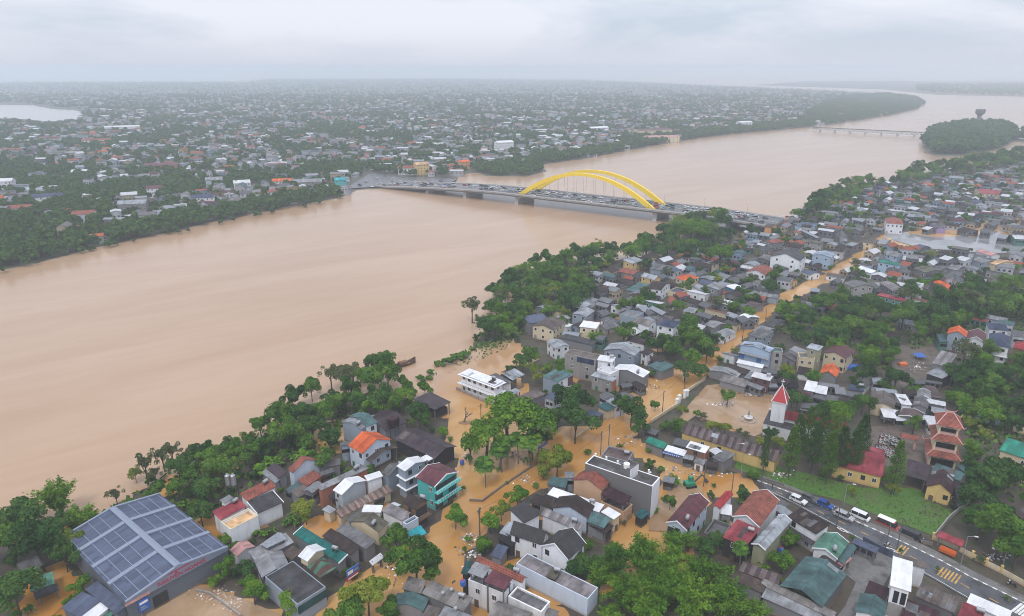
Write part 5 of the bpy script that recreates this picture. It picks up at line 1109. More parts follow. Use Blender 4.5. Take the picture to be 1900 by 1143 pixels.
# vectorised mass of houses too many to keep apart
def house_mass(name, rows, mats, windows=True):
    """rows: x, y, angle, length, width, eave height, rise, roof slot, wall slot"""
    A = np.array(rows, float); n = len(A)
    x, y, a, Ln, W, h, ri = (A[:, i] for i in range(7)); z0 = -0.2
    ca, sa = np.cos(a), np.sin(a)
    def pt(lx, ly, lz):
        return np.stack([x + lx * ca - ly * sa, y + lx * sa + ly * ca, lz + 0 * x], 1)
    hx, hy = Ln / 2, W / 2; o = .35
    V = [pt(-hx, -hy, z0), pt(hx, -hy, z0), pt(hx, hy, z0), pt(-hx, hy, z0), pt(-hx, -hy, h), pt(hx, -hy, h), pt(hx, hy, h), pt(-hx, hy, h),
         pt(-hx - o, -hy - o, h - .1), pt(hx + o, -hy - o, h - .1), pt(hx + o, hy + o, h - .1), pt(-hx - o, hy + o, h - .1), pt(-hx - o, 0 * hy, h + ri), pt(hx + o, 0 * hy, h + ri), pt(-hx, 0 * hy, h + ri - .1), pt(hx, 0 * hy, h + ri - .1)]
    quads = [(0, 1, 5, 4), (1, 2, 6, 5), (2, 3, 7, 6), (3, 0, 4, 7), (8, 9, 13, 12), (10, 11, 12, 13)]; tris = [(5, 6, 15), (7, 4, 14)]
    mq = ['w', 'w', 'w', 'w', 'r', 'r']; mt = ['w', 'w']
    if windows:
        e = .04
        for k in (-.55, 0.0, .55):
            for zf in (.62,):
                zc = h * zf; b = len(V)
                for sy in (-1, 1):
                    b = len(V); lx = hx * k * 1.1
                    V += [pt(lx - .6, sy * (hy + e), zc - .6), pt(lx + .6, sy * (hy + e), zc - .6), pt(lx + .6, sy * (hy + e), zc + .6), pt(lx - .6, sy * (hy + e), zc + .6)]
                    quads.append((b, b + 1, b + 2, b + 3) if sy < 0 else (b + 1, b, b + 3, b + 2)); mq.append('g')
        for k in (-.4, .4):
            for sx in (-1, 1):
                b = len(V); ly = hy * k
                V += [pt(sx * (hx + e), ly - .6, h * .6 - .6), pt(sx * (hx + e), ly + .6, h * .6 - .6), pt(sx * (hx + e), ly + .6, h * .6 + .6), pt(sx * (hx + e), ly - .6, h * .6 + .6)]
                quads.append((b, b + 1, b + 2, b + 3) if sx > 0 else (b + 1, b, b + 3, b + 2)); mq.append('g')
    nv = len(V); verts = np.stack(V, 1).reshape(-1, 3)
    base = (np.arange(n) * nv)[:, None]
    li, tot, mi = [], [], []
    gl = len(mats) - 1
    rs, ws = A[:, 7].astype(int), A[:, 8].astype(int)
    for q, m in zip(quads, mq):
        li.append(base + np.array(q)[None, :]); tot.append(np.full(n, 4)); mi.append(rs if m == 'r' else (ws if m == 'w' else np.full(n, gl)))
    loops = np.concatenate([l.ravel() for l in li]); tots = np.concatenate(tot); mis = np.concatenate(mi)
    for q, m in zip(tris, mt):
        loops = np.concatenate([loops, (base + np.array(q)[None, :]).ravel()]); tots = np.concatenate([tots, np.full(n, 3)]); mis = np.concatenate([mis, ws])
    me = bpy.data.meshes.new(name)
    me.vertices.add(len(verts)); me.vertices.foreach_set("co", verts.astype(np.float32).ravel())
    me.loops.add(len(loops)); me.loops.foreach_set("vertex_index", loops.astype(np.int32))
    me.polygons.add(len(tots)); me.polygons.foreach_set("loop_start", np.concatenate([[0], np.cumsum(tots)[:-1]]).astype(np.int32))
    me.polygons.foreach_set("material_index", mis.astype(np.int32))
    for m in mats: me.materials.append(m)
    me.update(calc_edges=True); me.validate()
    return tag(newobj(name, me), kind='stuff')
FRM = ["white", "lightgrey", "silver", "grey", "concretegrey", "redtile", "darkbrown", "tealgrey", "maroon", "silverblue", "orange"]
FWM = ["wwhite", "wstained", "wcream", "wbluewhite", "wgrey", "wlightblue", "wyellow", "wgreen"]
FCOL = dict(white=(.46, .47, .50), lightgrey=(.17, .175, .19), silver=(.23, .25, .28), grey=(.10, .103, .11), concretegrey=(.135, .13, .127), redtile=(.25, .075, .05), darkbrown=(.04, .03, .029), tealgrey=(.06, .11, .115), maroon=(.09, .035, .042), silverblue=(.075, .09, .135), orange=(.36, .09, .04),
            wwhite=(.44, .45, .48), wstained=(.36, .36, .37), wcream=(.36, .30, .22), wbluewhite=(.32, .36, .43), wgrey=(.15, .15, .16), wlightblue=(.22, .29, .38), wyellow=(.36, .27, .13), wgreen=(.09, .19, .16))
FMATS = [plain("distant_" + k, FCOL[k], .8, spec=.15, vary=.25) for k in FRM + FWM] + [GLASS]  # dimmed copies of the near colours, part of the haze's fading put into them
NR = len(FRM)
rows = []
for s in MASSH:
    rf = s["roof"] if s["roof"] in FRM else ("darkbrown" if "brown" in s["roof"] else "grey"); wl = s["wall"] if s["wall"] in FWM else "wgrey"
    rows.append((s["cen"].x, s["cen"].y, s["ang"], s["ln"], s["w"], s["h"], s["rise"] if s["typ"] != 'flat' else .1, FRM.index(rf), NR + FWM.index(wl)))

# ------------------------------------------------------------------ far bank: where trees and where houses stand
FBELT = [[(-300, 575), (0, 505), (100, 480), (200, 457), (330, 430), (450, 402), (560, 382), (632, 367), (634, 360), (600, 362), (540, 370), (450, 385), (330, 408), (200, 432), (100, 446), (0, 462), (-300, 500)],
         [(905, 318), (1000, 306), (1100, 292), (1200, 272), (1300, 256), (1400, 245), (1500, 236), (1500, 226), (1400, 236), (1300, 246), (1200, 262), (1100, 280), (1020, 292), (960, 300)],
         [(1485, 236), (1560, 229), (1640, 216), (1700, 203), (1717, 192), (1700, 181), (1640, 174), (1560, 180), (1500, 205)],
         [(884, 319), (915, 309), (1000, 306), (1012, 318), (975, 327), (905, 327)]]
FARPOLY = [(u, max(v, 158)) for u, v in FAR]
LAKE = [(-220, 192), (60, 193), (100, 200), (145, 202), (160, 211), (150, 225), (90, 231), (30, 224), (-220, 225)]
def nz(x, y, s, off=0.0): return noise.noise(Vector((x * s + off, y * s - off, off)))
tp, hp = [], []
def banded(poly, d_near, d_far):
    """points thinned with distance"""
    pts = sample_world(poly, d_near, 60000)
    return pts
def clip_poly(vmin, vmax):
    """part of the far bank between two photo rows, roughly as a box in the ground plane, used with inpoly"""
    y1 = P(950, vmin, 0).y; y0 = P(950, vmax, 0).y
    return y0, y1
FW = [P(u, v, 0) for u, v in FAR]
bands = [(380, 900, 1 / 56., 1 / 210.), (900, 1400, 1 / 80., 1 / 235.), (1400, 2100, 1 / 140., 1 / 430.), (2100, 3200, 1 / 300., 1 / 2000.), (3200, 8500, 1 / 1500., 1 / 16000.)]
def far_points(y0, y1, dens):
    x0, x1 = -0.86 * y1, 0.66 * y1
    n = int((x1 - x0) * (y1 - y0) * dens); p = np.stack([rng.uniform(x0, x1, n), rng.uniform(y0, y1, n)], 1)
    p = p[(p[:, 0] > -0.86 * p[:, 1]) & (p[:, 0] < 0.80 * p[:, 1])]
    return p
def px_np(p):
    dep = p[:, 1] * CP + CAM_H * SP
    return CX + FPX * p[:, 0] / dep, CY - FPX * (p[:, 1] * SP - CAM_H * CP) / dep
def in_np(u, v, poly):
    c = np.zeros(len(u), bool)
    for i in range(len(poly)):
        x1, y1 = poly[i]; x2, y2 = poly[i - 1]
        if y1 == y2: continue
        c ^= ((y1 > v) != (y2 > v)) & (u < (x2 - x1) * (v - y1) / (y2 - y1) + x1)
    return c
PLAZA = [(640, 356), (690, 352), (780, 348), (850, 342), (850, 330), (790, 329), (740, 329), (690, 320), (660, 330), (640, 345)]
for y0, y1, dt, dh in bands:
    for kind, dens in (('t', dt), ('h', dh)):
        p = far_points(y0, y1, dens); u, v = px_np(p)
        ok = in_np(u, v, FAR) & ~in_np(u, v, LAKE) & ~in_np(u, v, PLAZA)
        belt = np.zeros(len(p), bool)
        for b in FBELT: belt |= in_np(u, v, b)
        p, belt, u, v = p[ok], belt[ok], u[ok], v[ok]
        for (x, y), bl, uu, vv in zip(p, belt, u, v):
            g = nz(x, y, .0075, 3.1) + .55 * nz(x, y, .022, 9.7) + (.10 if uu < 420 and vv > 290 else 0.0)
            if kind == 't':
                if bl or g > .10 or rng.random() < .34:
                    tp.append((x, y, rng.uniform(2.8, 5.2) if not bl else rng.uniform(3.0, 5.6)))
            else:
                if bl: 
                    if rng.random() > .10: continue
                if g > .15 and rng.random() < .88: continue
                if g > .34: continue
                two = rng.random() < .42
                rows.append((x, y, rng.choice((.35, .35 + math.pi / 2)) + rng.normal(0, .25), rng.uniform(7, 16), rng.uniform(5, 9), rng.uniform(6, 9.5) if two else rng.uniform(3.4, 5), rng.uniform(.1, 2.2),
                             rng.choice(NR, p=[.20, .17, .13, .12, .09, .10, .06, .03, .04, .04, .02]), NR + rng.choice(len(FWM), p=[.38, .14, .14, .12, .10, .06, .03, .03])))
        if kind == 't':
            # dense bank belts
            pass
for b, dens in zip(FBELT, (1 / 60., 1 / 60., 1 / 70., 1 / 35.)):
    for x, y in sample_world(b, dens, 4000): tp.append((x, y, rng.uniform(2.6, 5.0)))
for x, y in sample_world([(0, 512), (100, 486), (200, 462), (330, 436), (450, 408), (560, 388), (640, 372), (632, 362), (560, 379), (450, 399), (330, 427), (200, 454), (100, 477), (0, 502)], 1 / 130., 900): tp.append((x, y, rng.uniform(1.2, 2.8)))
ISL = [(1716, 262), (1732, 245), (1790, 234), (1850, 234), (1882, 244), (1880, 260), (1850, 276), (1790, 287), (1735, 287), (1720, 280)]
for x, y in sample_world(ISL, 1 / 40., 2000): tp.append((x, y, rng.uniform(4.5, 8.5)))
for x, y in sample_world([(1700, 170), (1740, 175), (1840, 177), (1900, 178), (2300, 183), (2300, 158), (1700, 158)], 1 / 1500., 6000): tp.append((x, y, rng.uniform(5, 9)))
for x, y in sample_world([(1884, 260), (1900, 246), (1960, 240), (2050, 246), (2050, 260), (1940, 268)], 1 / 60., 800): tp.append((x, y, rng.uniform(4, 7)))
BIG = [(228, 238, 60, 16, 9, "white", "wwhite"), (152, 322, 18, 12, 6, "white", "wwhite"), (302, 312, 36, 16, 8, "maroon", "wbrick"), (110, 368, 40, 14, 6, "navy", "wwhite"), (180, 262, 40, 12, 7, "redtile", "wwhite"), (95, 258, 30, 14, 7, "redtile", "wwhite"), (1210, 245, 70, 22, 10, "maroon", "wcream"), (1225, 258, 60, 18, 9, "pink", "wcream"),
       (935, 276, 26, 14, 14, "white", "wwhite"), (782, 318, 16, 12, 12, "tan", "wyellow"), (632, 340, 12, 9, 7, "cyan", "wturq"), (755, 318, 20, 12, 8, "redtile", "wwhite"), (570, 345, 30, 14, 8, "lightgrey", "wgrey"), (380, 378, 18, 12, 9, "navy", "wwhite"), (160, 408, 16, 12, 8, "redtile", "wbluewhite"), (40, 392, 18, 10, 6, "redtile", "wwhite"),
       (8, 350, 20, 14, 11, "white", "wwhite"), (80, 355, 26, 16, 6, "silver", "wwhite"), (1110, 240, 40, 12, 9, "white", "wwhite"), (1380, 232, 30, 16, 12, "white", "wwhite"), (860, 308, 14, 10, 9, "orange", "worange"), (400, 345, 16, 12, 10, "lightgrey", "wbluewhite"), (525, 340, 20, 10, 6, "orange", "wwhite"), (450, 345, 16, 12, 7, "white", "wwhite"), (290, 360, 14, 10, 9, "maroon", "wwhite"), (250, 390, 22, 12, 9, "silver", "wgrey")]
for (u, v, ln, w, h, rf, wl) in BIG:
    p = P(u, v + 6, 0); root = make_house(p, rng.uniform(.2, .5), ln, w, h, 'gc', 2.2, rf, wl, "building", 1)
    root["category"] = "building"; root["group"] = "larger buildings on the far bank"
    where = "across the river"
    THINGS.append(dict(o=root, px=(u, v), desc=f"{WALLWORD[wl]} walled building with {ROOFWORD[rf]} roof across the river", alt=None, label=None, anchor=None))
bw = [(P(u, v + 6, 0), max(ln, w) * .7) for (u, v, ln, w, h, rf, wl) in BIG]
rows = [r for r in rows if all((r[0] - c.x) ** 2 + (r[1] - c.y) ** 2 > d * d for c, d in bw)]
house_mass("distant_houses", rows, FMATS)
# ------------------------------------------------------------------ foliage
def leaf_mat(name, c1, c2, c3):
    m, t, b = nm(name); v = coords(t)
    n = noise_node(t, v, 6.0, 3, 0.7); oi = t.nodes.new("ShaderNodeObjectInfo")
    at = t.nodes.new("ShaderNodeAttribute"); at.attribute_name = "tint"
    f = mth(t, 'ADD', mth(t, 'MULTIPLY', n.outputs["Fac"], .5), mth(t, 'ADD', mth(t, 'MULTIPLY', at.outputs["Fac"], .55), mth(t, 'MULTIPLY', oi.outputs["Random"], .26)))
    r = ramp(t, f, [(0.25, c1), (0.55, c2), (0.9, c3)])
    t.nodes.remove(b)
    di = t.nodes.new("ShaderNodeBsdfDiffuse"); tr = t.nodes.new("ShaderNodeBsdfTranslucent"); gl = t.nodes.new("ShaderNodeBsdfGlossy"); gl.inputs["Roughness"].default_value = .45
    mx = t.nodes.new("ShaderNodeMixShader"); mx.inputs[0].default_value = .16; mx2 = t.nodes.new("ShaderNodeMixShader"); mx2.inputs[0].default_value = .012
    t.links.new(r.outputs[0], di.inputs["Color"]); t.links.new(r.outputs[0], tr.inputs["Color"])
    t.links.new(di.outputs[0], mx.inputs[1]); t.links.new(tr.outputs[0], mx.inputs[2]); t.links.new(mx.outputs[0], mx2.inputs[1]); t.links.new(gl.outputs[0], mx2.inputs[2])
    t.links.new(mx2.outputs[0], t.nodes["Material Output"].inputs["Surface"])
    MATS[name] = m; return m
LEAF = dict(mid=leaf_mat("leaves_mid", (.013, .045, .006), (.050, .135, .012), (.125, .225, .026)), dark=leaf_mat("leaves_dark", (.008, .030, .007), (.030, .092, .016), (.075, .155, .027)),
            bright=leaf_mat("leaves_bright", (.022, .070, .005), (.070, .175, .009), (.155, .275, .022)), yellow=leaf_mat("leaves_yellow", (.085, .145, .010), (.16, .22, .018), (.24, .26, .04)),
            dull=leaf_mat("leaves_dull", (.040, .058, .022), (.082, .108, .040), (.135, .158, .062)))
BARK = plain("bark", (.075, .058, .045), .9, vary=.3)
PALEBARK = plain("pale_bark", (.17, .15, .12), .9, vary=.25)

def quads_mesh(name, c, n, u, s, asp, tint, mat):
    """leaf quads: centres c, normals n, in-plane directions u, half sizes s, aspect asp"""
    w = np.cross(n, u); k = len(c)
    a = u * s[:, None]; b = w * (s * asp)[:, None]
    fold = n * (s * .25)[:, None]
    V = np.stack([c - a, c - b + fold * 0, c + a, c + b], 1).reshape(-1, 3)
    me = bpy.data.meshes.new(name)
    me.vertices.add(4 * k); me.vertices.foreach_set("co", V.astype(np.float32).ravel())
    me.loops.add(4 * k); me.loops.foreach_set("vertex_index", np.arange(4 * k, dtype=np.int32))
    me.polygons.add(k); me.polygons.foreach_set("loop_start", (np.arange(k) * 4).astype(np.int32))
    at = me.attributes.new("tint", 'FLOAT', 'POINT'); at.data.foreach_set("value", np.repeat(tint, 4).astype(np.float32))
    me.materials.append(mat); me.update(calc_edges=True)
    return me
def unit(v): return v / np.maximum(np.linalg.norm(v, axis=1, keepdims=True), 1e-9)
def crown_mesh(name, seed, nl, nleaf, leaf, sx=1.0, sz=.8, lobe=(.15, .37), mat=None, hang=0.0):
    g = np.random.default_rng(seed)
    d = unit(g.normal(size=(nl, 3))); d[:, 2] = np.where(d[:, 2] < -.35, -d[:, 2], d[:, 2])
    rr = g.uniform(.25, .92, nl)[:, None]; C = d * rr * np.array([sx, sx, sz]); C[0] = 0
    lr = g.uniform(*lobe, nl); lt = g.random(nl)
    pick = g.choice(nl, nleaf, p=lr ** 2 / (lr ** 2).sum())
    q = unit(g.normal(size=(nleaf, 3))); q[:, 2] = np.where((q[:, 2] < -.3) & (g.random(nleaf) < .75), -q[:, 2], q[:, 2])
    rad = lr[pick] * g.uniform(.72, 1.1, nleaf)
    c = C[pick] + q * rad[:, None] * np.array([1, 1, .85])
    nrm = unit(q + g.normal(size=(nleaf, 3)) * .55 + np.array([0, 0, .35])); u = unit(np.cross(nrm, g.normal(size=(nleaf, 3))))
    s = leaf * g.uniform(.6, 1.35, nleaf)
    return quads_mesh(name, c, nrm, u, s, g.uniform(.45, .8, nleaf), np.clip(lt[pick] * .7 + g.random(nleaf) * .3, 0, 1), mat)
CROWNS = [crown_mesh("crown", 100 + k, nl, nf, lf, 1.0, sz, mat=LEAF["mid"]) for k, (nl, nf, lf, sz) in enumerate(((22, 4200, .062, .82), (16, 3800, .066, .9), (28, 4400, .058, .7), (18, 4000, .064, 1.0), (24, 4200, .06, .78)))]
OPENC = [crown_mesh("crown", 140 + k, 20, 1500, .062, 1.0, .75, (.14, .26), LEAF["mid"]) for k in range(2)]
FLATC = [crown_mesh("crown", 150 + k, 26, 4200, .055, 1.0, .42, (.2, .34), LEAF["bright"]) for k in range(2)]
SMALLC = [crown_mesh("crown", 170 + k, 12, 900, .12, 1.0, .9, mat=LEAF["mid"]) for k in range(4)]
FARC = [crown_mesh("crown", 190 + k, 10, 330, .2, 1.0, .95, mat=LEAF["dark"]) for k in range(6)]
def bamboo_mesh(name, seed, mat):
    g = np.random.default_rng(seed); cs, ns, us, ss, ts = [], [], [], [], []
    for k in range(34):
        th = g.uniform(0, 2 * math.pi); lean = g.uniform(.1, .95); H = g.uniform(1.0, 1.7); tint = g.random()
        for t in np.linspace(.3, 1, 26):
            bend = lean * t ** 2
            p = np.array([math.cos(th) * (bend + .12), math.sin(th) * (bend + .12), H * (t - .38 * lean * t ** 3) - .75])
            m = 5
            off = g.normal(size=(m, 3)) * np.array([.10, .10, .07]) * (1.15 - .4 * t)
            dr = unit(np.array([[math.cos(th), math.sin(th), -.45]]) + g.normal(size=(m, 3)) * .6)
            nn = unit(np.cross(dr, g.normal(size=(m, 3))) + np.array([0, 0, .6])); dr = unit(dr - nn * (dr * nn).sum(1, keepdims=True))
            cs.append(p + off); ns.append(nn); us.append(dr); ss.append(g.uniform(.045, .085, m)); ts.append(np.full(m, tint) * .7 + g.random(m) * .3)
    return quads_mesh(name, np.concatenate(cs), np.concatenate(ns), np.concatenate(us), np.concatenate(ss), np.full(sum(len(x) for x in cs), .42), np.concatenate(ts), mat)
BAMB = [bamboo_mesh("crown", 210 + k, LEAF["bright"]) for k in range(4)]
def conifer_mesh(name, seed, mat):
    g = np.random.default_rng(seed); n = 3600
    t = g.random(n) ** .8; th = g.uniform(0, 2 * math.pi, n); br = np.floor(g.uniform(0, 26, n)); tl = br / 26.
    z = tl * 2.0 - 1.0 + g.normal(size=n) * .05; az = br * 2.4 + g.integers(0, 3, n) * 2.09 + g.normal(size=n) * .28
    R_ = (.42 * (1 - tl) ** .7 * (.5 + .5 * np.sin(np.minimum(tl * 6, 1.57))) + .05) * (.25 + .75 * t)
    c = np.stack([np.cos(az) * R_, np.sin(az) * R_, z - R_ * .25], 1)
    nn = unit(g.normal(size=(n, 3)) + np.array([0, 0, .5])); u = unit(np.cross(nn, g.normal(size=(n, 3))))
    return quads_mesh(name, c, nn, u, g.uniform(.025, .05, n), np.full(n, .4), g.random(n), mat)
CONI = [conifer_mesh("crown", 230 + k, LEAF["mid"]) for k in range(3)]
def frond_mesh(name, seed, nf, leaflets, mat, up=.55, wid=.16):
    g = np.random.default_rng(seed); cs, ns, us, ss, ts, asp = [], [], [], [], [], []
    for k in range(nf):
        th = 2 * math.pi * k / nf * 2.4 + g.normal() * .2; el = g.uniform(-.1, 1.15) * up + .15; tint = g.random()
        prev = None
        for j in range(leaflets):
            t = (j + 1) / leaflets
            r_ = t * math.cos(el) ; z = t * math.sin(el) * 1.1 - .62 * t * t
            p = np.array([math.cos(th) * r_, math.sin(th) * r_, z])
            tang = np.array([math.cos(th) * math.cos(el), math.sin(th) * math.cos(el), 1.1 * math.sin(el) - 1.24 * t]); tang /= np.linalg.norm(tang)
            side = np.array([-math.sin(th), math.cos(th), 0]); upv = np.cross(tang, side)
            upv = upv if upv[2] > 0 else -upv
            for sgn in (-1, 1):
                dr = unit((side * sgn + tang * .55 - upv * .35)[None])[0]; w_ = wid * math.sin(math.pi * min(t * .9 + .1, 1)) + .03
                cs.append(p + dr * w_ * .7); us.append(dr); nn = upv - dr * (upv @ dr); ns.append(nn / np.linalg.norm(nn)); ss.append(w_); ts.append(tint); asp.append(.36)
    return quads_mesh(name, np.array(cs), np.array(ns), np.array(us), np.array(ss), np.array(asp), np.array(ts), mat)
PALMC = [frond_mesh("crown", 250 + k, 26, 12, LEAF["mid"], .75, .22) for k in range(2)]
def banana_mesh(name, seed, mat):
    g = np.random.default_rng(seed); mb = []; tv = []
    for k in range(11):
        th = g.uniform(0, 2 * math.pi); el = g.uniform(.35, 1.3); Ls = g.uniform(.75, 1.15); w = g.uniform(.13, .2); tint = g.random(); last = None
        for j in range(6):
            t = j / 5; r_ = Ls * t * math.cos(el) + .02; z = Ls * (t * math.sin(el) * 1.1 - .75 * t * t * math.cos(el * .7))
            ww = w * math.sin(math.pi * min(.15 + t * .85, .97)) ; s = np.array([-math.sin(th), math.cos(th), 0]); p = np.array([math.cos(th) * r_, math.sin(th) * r_, z])
            cur = (p - s * ww - np.array([0, 0, .04]), p, p + s * ww - np.array([0, 0, .04]))
            if last is not None:
                mb.append((last[0], last[1], cur[1], cur[0])); mb.append((last[1], last[2], cur[2], cur[1])); tv += [tint, tint]
            last = cur
    me = bpy.data.meshes.new(name); V = np.array(mb).reshape(-1, 3); k = len(mb)
    me.from_pydata([tuple(v) for v in V], [], [tuple(range(4 * i, 4 * i + 4)) for i in range(k)])
    at = me.attributes.new("tint", 'FLOAT', 'POINT'); at.data.foreach_set("value", np.repeat(np.array(tv), 4).astype(np.float32))
    me.materials.append(mat); me.update(); return me
BANA = [banana_mesh("crown", 270 + k, LEAF["bright"]) for k in range(3)]
def limb_mesh(name, seed, levels=3, r0=.05, bare=False, mat=None, h=1.0, spread=.6):
    """a tapered trunk of height 1 that forks into limbs"""
    g = random.Random(seed); mb = MB()
    def grow(p, d, ln, r, lv):
        q = p + d * ln; mb.tube(p, q, r, r * .68, 6 if lv == levels else 5, cap=False)
        if lv == 0: return
        for k in range(g.choice((2, 3, 3)) if lv < levels or bare else 4):
            a = Vector((g.uniform(-1, 1), g.uniform(-1, 1), g.uniform(-.1, .6)))
            grow(p + d * ln * g.uniform(.72, 1), (d + a * spread).normalized(), ln * g.uniform(.5, .75), r * .6, lv - 1)
    grow(Vector((0, 0, 0)), Vector((g.uniform(-.08, .08), g.uniform(-.08, .08), 1)).normalized(), h * (.62 if not bare else .42), r0, levels)
    return mb.mesh(name, mat or BARK)
TRUNKS = [limb_mesh("trunk", 300 + k, 2, .05) for k in range(3)]
BARE = [limb_mesh("branches", 320 + k, 4, .05, True, PALEBARK, spread=.75) for k in range(3)]
pm = MB()
for k in range(6):
    z = k / 6.; bend = lambda t: Vector((.10 * t * t, .04 * t * t, t)); pm.tube(bend(z), bend(z + 1 / 6.), .028 - .012 * z, .028 - .012 * (z + 1 / 6.), 7, cap=False)
PALMT = pm.mesh("trunk", PALEBARK)
st = MB(); st.tube((0, 0, 0), (.02, 0, 1), .07, .05, 7); STRAIGHT = st.mesh("trunk", BARK)
cu = MB()
for k in range(9):
    a = k * 2.4; cu.tube((.05 * math.cos(a), .05 * math.sin(a), 0), (.16 * math.cos(a), .16 * math.sin(a), 1), .012, .008, 5)
CULMS = cu.mesh("culms", plain("bamboo_culm", (.16, .19, .06), .6))

TREES = []
KINDH = dict(b=1.35, d=1.25, o=1.6, f=1.5, m=1.0, n=.85, p=0, c=0, x=0, s=.62, y=1.2, g=1.1, u=1.3)
def T(u, v, rpx, kind, reg="X", label=None, **k):
    """a tree whose crown centre shows at a photo point with a crown radius of rpx photo pixels"""
    if reg != "X": u, v = Z(reg, u, v); rpx = rpx / ZR[reg][2]
    hc = 6.0
    for _ in range(4):
        p = P(u, v, hc); dep = PX(p)[2]; r = rpx * dep / FPX
        hc = {'p': 9.0, 'c': 9.0}.get(kind, max(KINDH[kind] * r, .5 if kind in 's' else .9))
        if kind == 'x': hc = r * 1.1
    p = P(u, v, hc); TREES.append(dict(p=p, r=r, kind=kind, hc=hc, label=label, hand=1, **k))
for row in """105 925 42 m|150 962 34 m|40 962 46 d|12 1003 45 b|70 1012 48 d|118 1030 32 d|25 1098 46 d|150 1088 20 g|57 1127 14 n|214 918 18 o|238 930 16 n|290 915 20 b|265 940 15 n|268 862 26 o|300 842 24 o|318 838 20 o|345 845 18 o|285 880 16 o|250 880 14 y
330 865 26 d|365 845 22 d|388 848 24 b|350 885 26 b|425 828 22 d|408 868 32 b|330 905 22 b|385 908 32 d|372 950 26 d|345 930 18 n|440 842 26 b|470 832 24 b|482 862 26 n|512 855 22 n|560 835 26 n|598 850 26 b|612 812 24 d|580 760 20 n|545 842 22 n
482 788 22 b|520 772 32 b|560 765 26 d|530 802 32 b|578 790 28 d|600 762 26 b|625 745 22 b|577 722 19 u|613 692 24 o|640 700 24 o|655 690 22 o|690 702 34 b|718 690 28 b|705 735 30 d|662 745 24 b|748 735 20 g|788 722 15 g|690 752 24 g|730 752 20 b
778 770 27 d|845 960 24 g|822 802 13 g|672 830 10 g|640 745 18 b|760 728 16 g|716 665 20 b|750 712 14 b
902 798 40 f|942 766 52 f|985 782 44 f|872 822 26 f|1005 812 20 d|1062 745 38 d|1068 782 38 d|1035 775 22 d|1034 856 28 y|1008 872 16 y|1172 760 30 d|1186 788 22 d|1152 752 18 d|1012 848 16 y
960 922 21 g|968 953 20 g|910 970 22 g|930 948 19 y|898 1012 20 g|770 1042 46 b|735 1000 27 b|682 1108 46 y|645 1143 36 b|566 946 27 y|418 1000 14 g|745 1030 25 g|800 1060 24 b|720 1135 26 b
420 1052 22 g|455 1055 20 d|470 1098 29 g|542 1118 28 g|400 1080 12 g|1142 1045 38 m|1190 1030 44 m|1240 1050 44 m|1295 1062 40 m|1165 1100 44 m|1225 1105 48 m|1290 1115 50 m|1345 1120 44 m|1400 1143 36 m|1265 1085 40 m|1310 1020 22 d|1330 1000 18 d|1140 1125 16 n|1350 1052 16 n|1370 1075 18 n|1200 1143 40 m
1078 1043 21 d|1070 1062 24 d|1098 1050 18 d|1466 1003 18 g|1453 1043 24 g|1378 918 17 d|1415 1050 12 n|1258 892 15 n|1244 930 15 b|1216 946 10 n|1430 1035 14 g|1378 1010 10 p
1351 735 17 b|1292 767 9 b|1260 787 15 b|1255 800 12 b|1320 790 13 y|1345 795 13 y|1216 751 11 u|1444 821 13 y|1412 818 10 y|1430 805 16 d|1471 738 18 d|1274 760 6 s|1300 736 4 s|1306 744 3 s
1480 742 20 d|1553 763 30 f|1525 770 24 d|1602 747 21 b|1605 695 20 d|1663 702 23 d|1696 787 17 b|1461 689 15 y|1509 695 10 g|1640 715 14 d|1590 720 14 d|1575 760 18 d
1842 890 40 d|1815 905 26 d|1870 880 30 d|1860 985 46 b|1820 970 30 b|1890 1020 36 b|1800 865 18 b|1660 905 14 y|1645 890 12 b|1582 912 10 y
1428 533 21 d|1374 543 14 d|1440 510 14 b|1310 470 20 d|1275 520 7 b|1333 520 11 y|1285 630 32 b|1250 650 20 b|1312 652 20 d|1272 685 22 d|1230 635 14 b|1262 605 14 d|1200 640 10 b|1295 578 10 g|1300 690 16 d|1158 620 20 b|1180 605 14 g|1220 570 10 d|1228 530 9 d|1196 548 9 d
830 668 14 s|798 690 10 s|812 672 9 s|795 700 8 s|860 655 14 s|780 700 8 s|845 660 12 s|1165 465 15 u|1340 470 26 f|1285 420 20 f|1300 430 22 f|1240 445 22 d|1395 430 14 d|1400 520 10 d|1515 380 24 d|1480 395 12 g|1610 330 9 b|1580 345 10 o|1700 312 12 o|1682 322 4 s
1290 920 9 s|979 855 9 b|871 852 9 b|858 906 7 g|1003 862 7 y|940 895 5 s|925 870 6 g|1120 880 8 g|1108 872 7 b|870 1000 9 g|862 1020 8 b|1010 880 9 b|1205 835 7 g|1150 826 6 s|1325 900 6 s|1320 875 6 s|1420 840 10 c""".replace("\n", "|").split("|"):
    q = row.split(); T(float(q[0]), float(q[1]), float(q[2]), q[3])
for x, y in ((410, 1040), (520, 890), (660, 870), (770, 850), (535, 930), (745, 900)): T(x, y, 52, 'p', "G")
for x, y, r in ((390, 260, 40), (480, 990 - 730, 50), (560, 250, 45), (740, 130, 50), (800, 110, 50), (850, 150, 40), (250, 340, 25)): T(x, y, r * 1.6, 'n', "T3")
for x, y, r in ((1480, 815, 1), (1500, 800, 1), (1528, 795, 1), (1548, 815, 1), (1562, 838, 1), (1470, 838, 1), (1512, 832, 1), (1540, 850, 1), (1588, 835, 1), (1664, 868, .8), (1600, 815, .8)): T(x, y, 20, 'c')
for x, y in ((1583, 998), (1671, 1022), (1740, 1055), (1868, 1110)): T(x, y, 5, 'u')
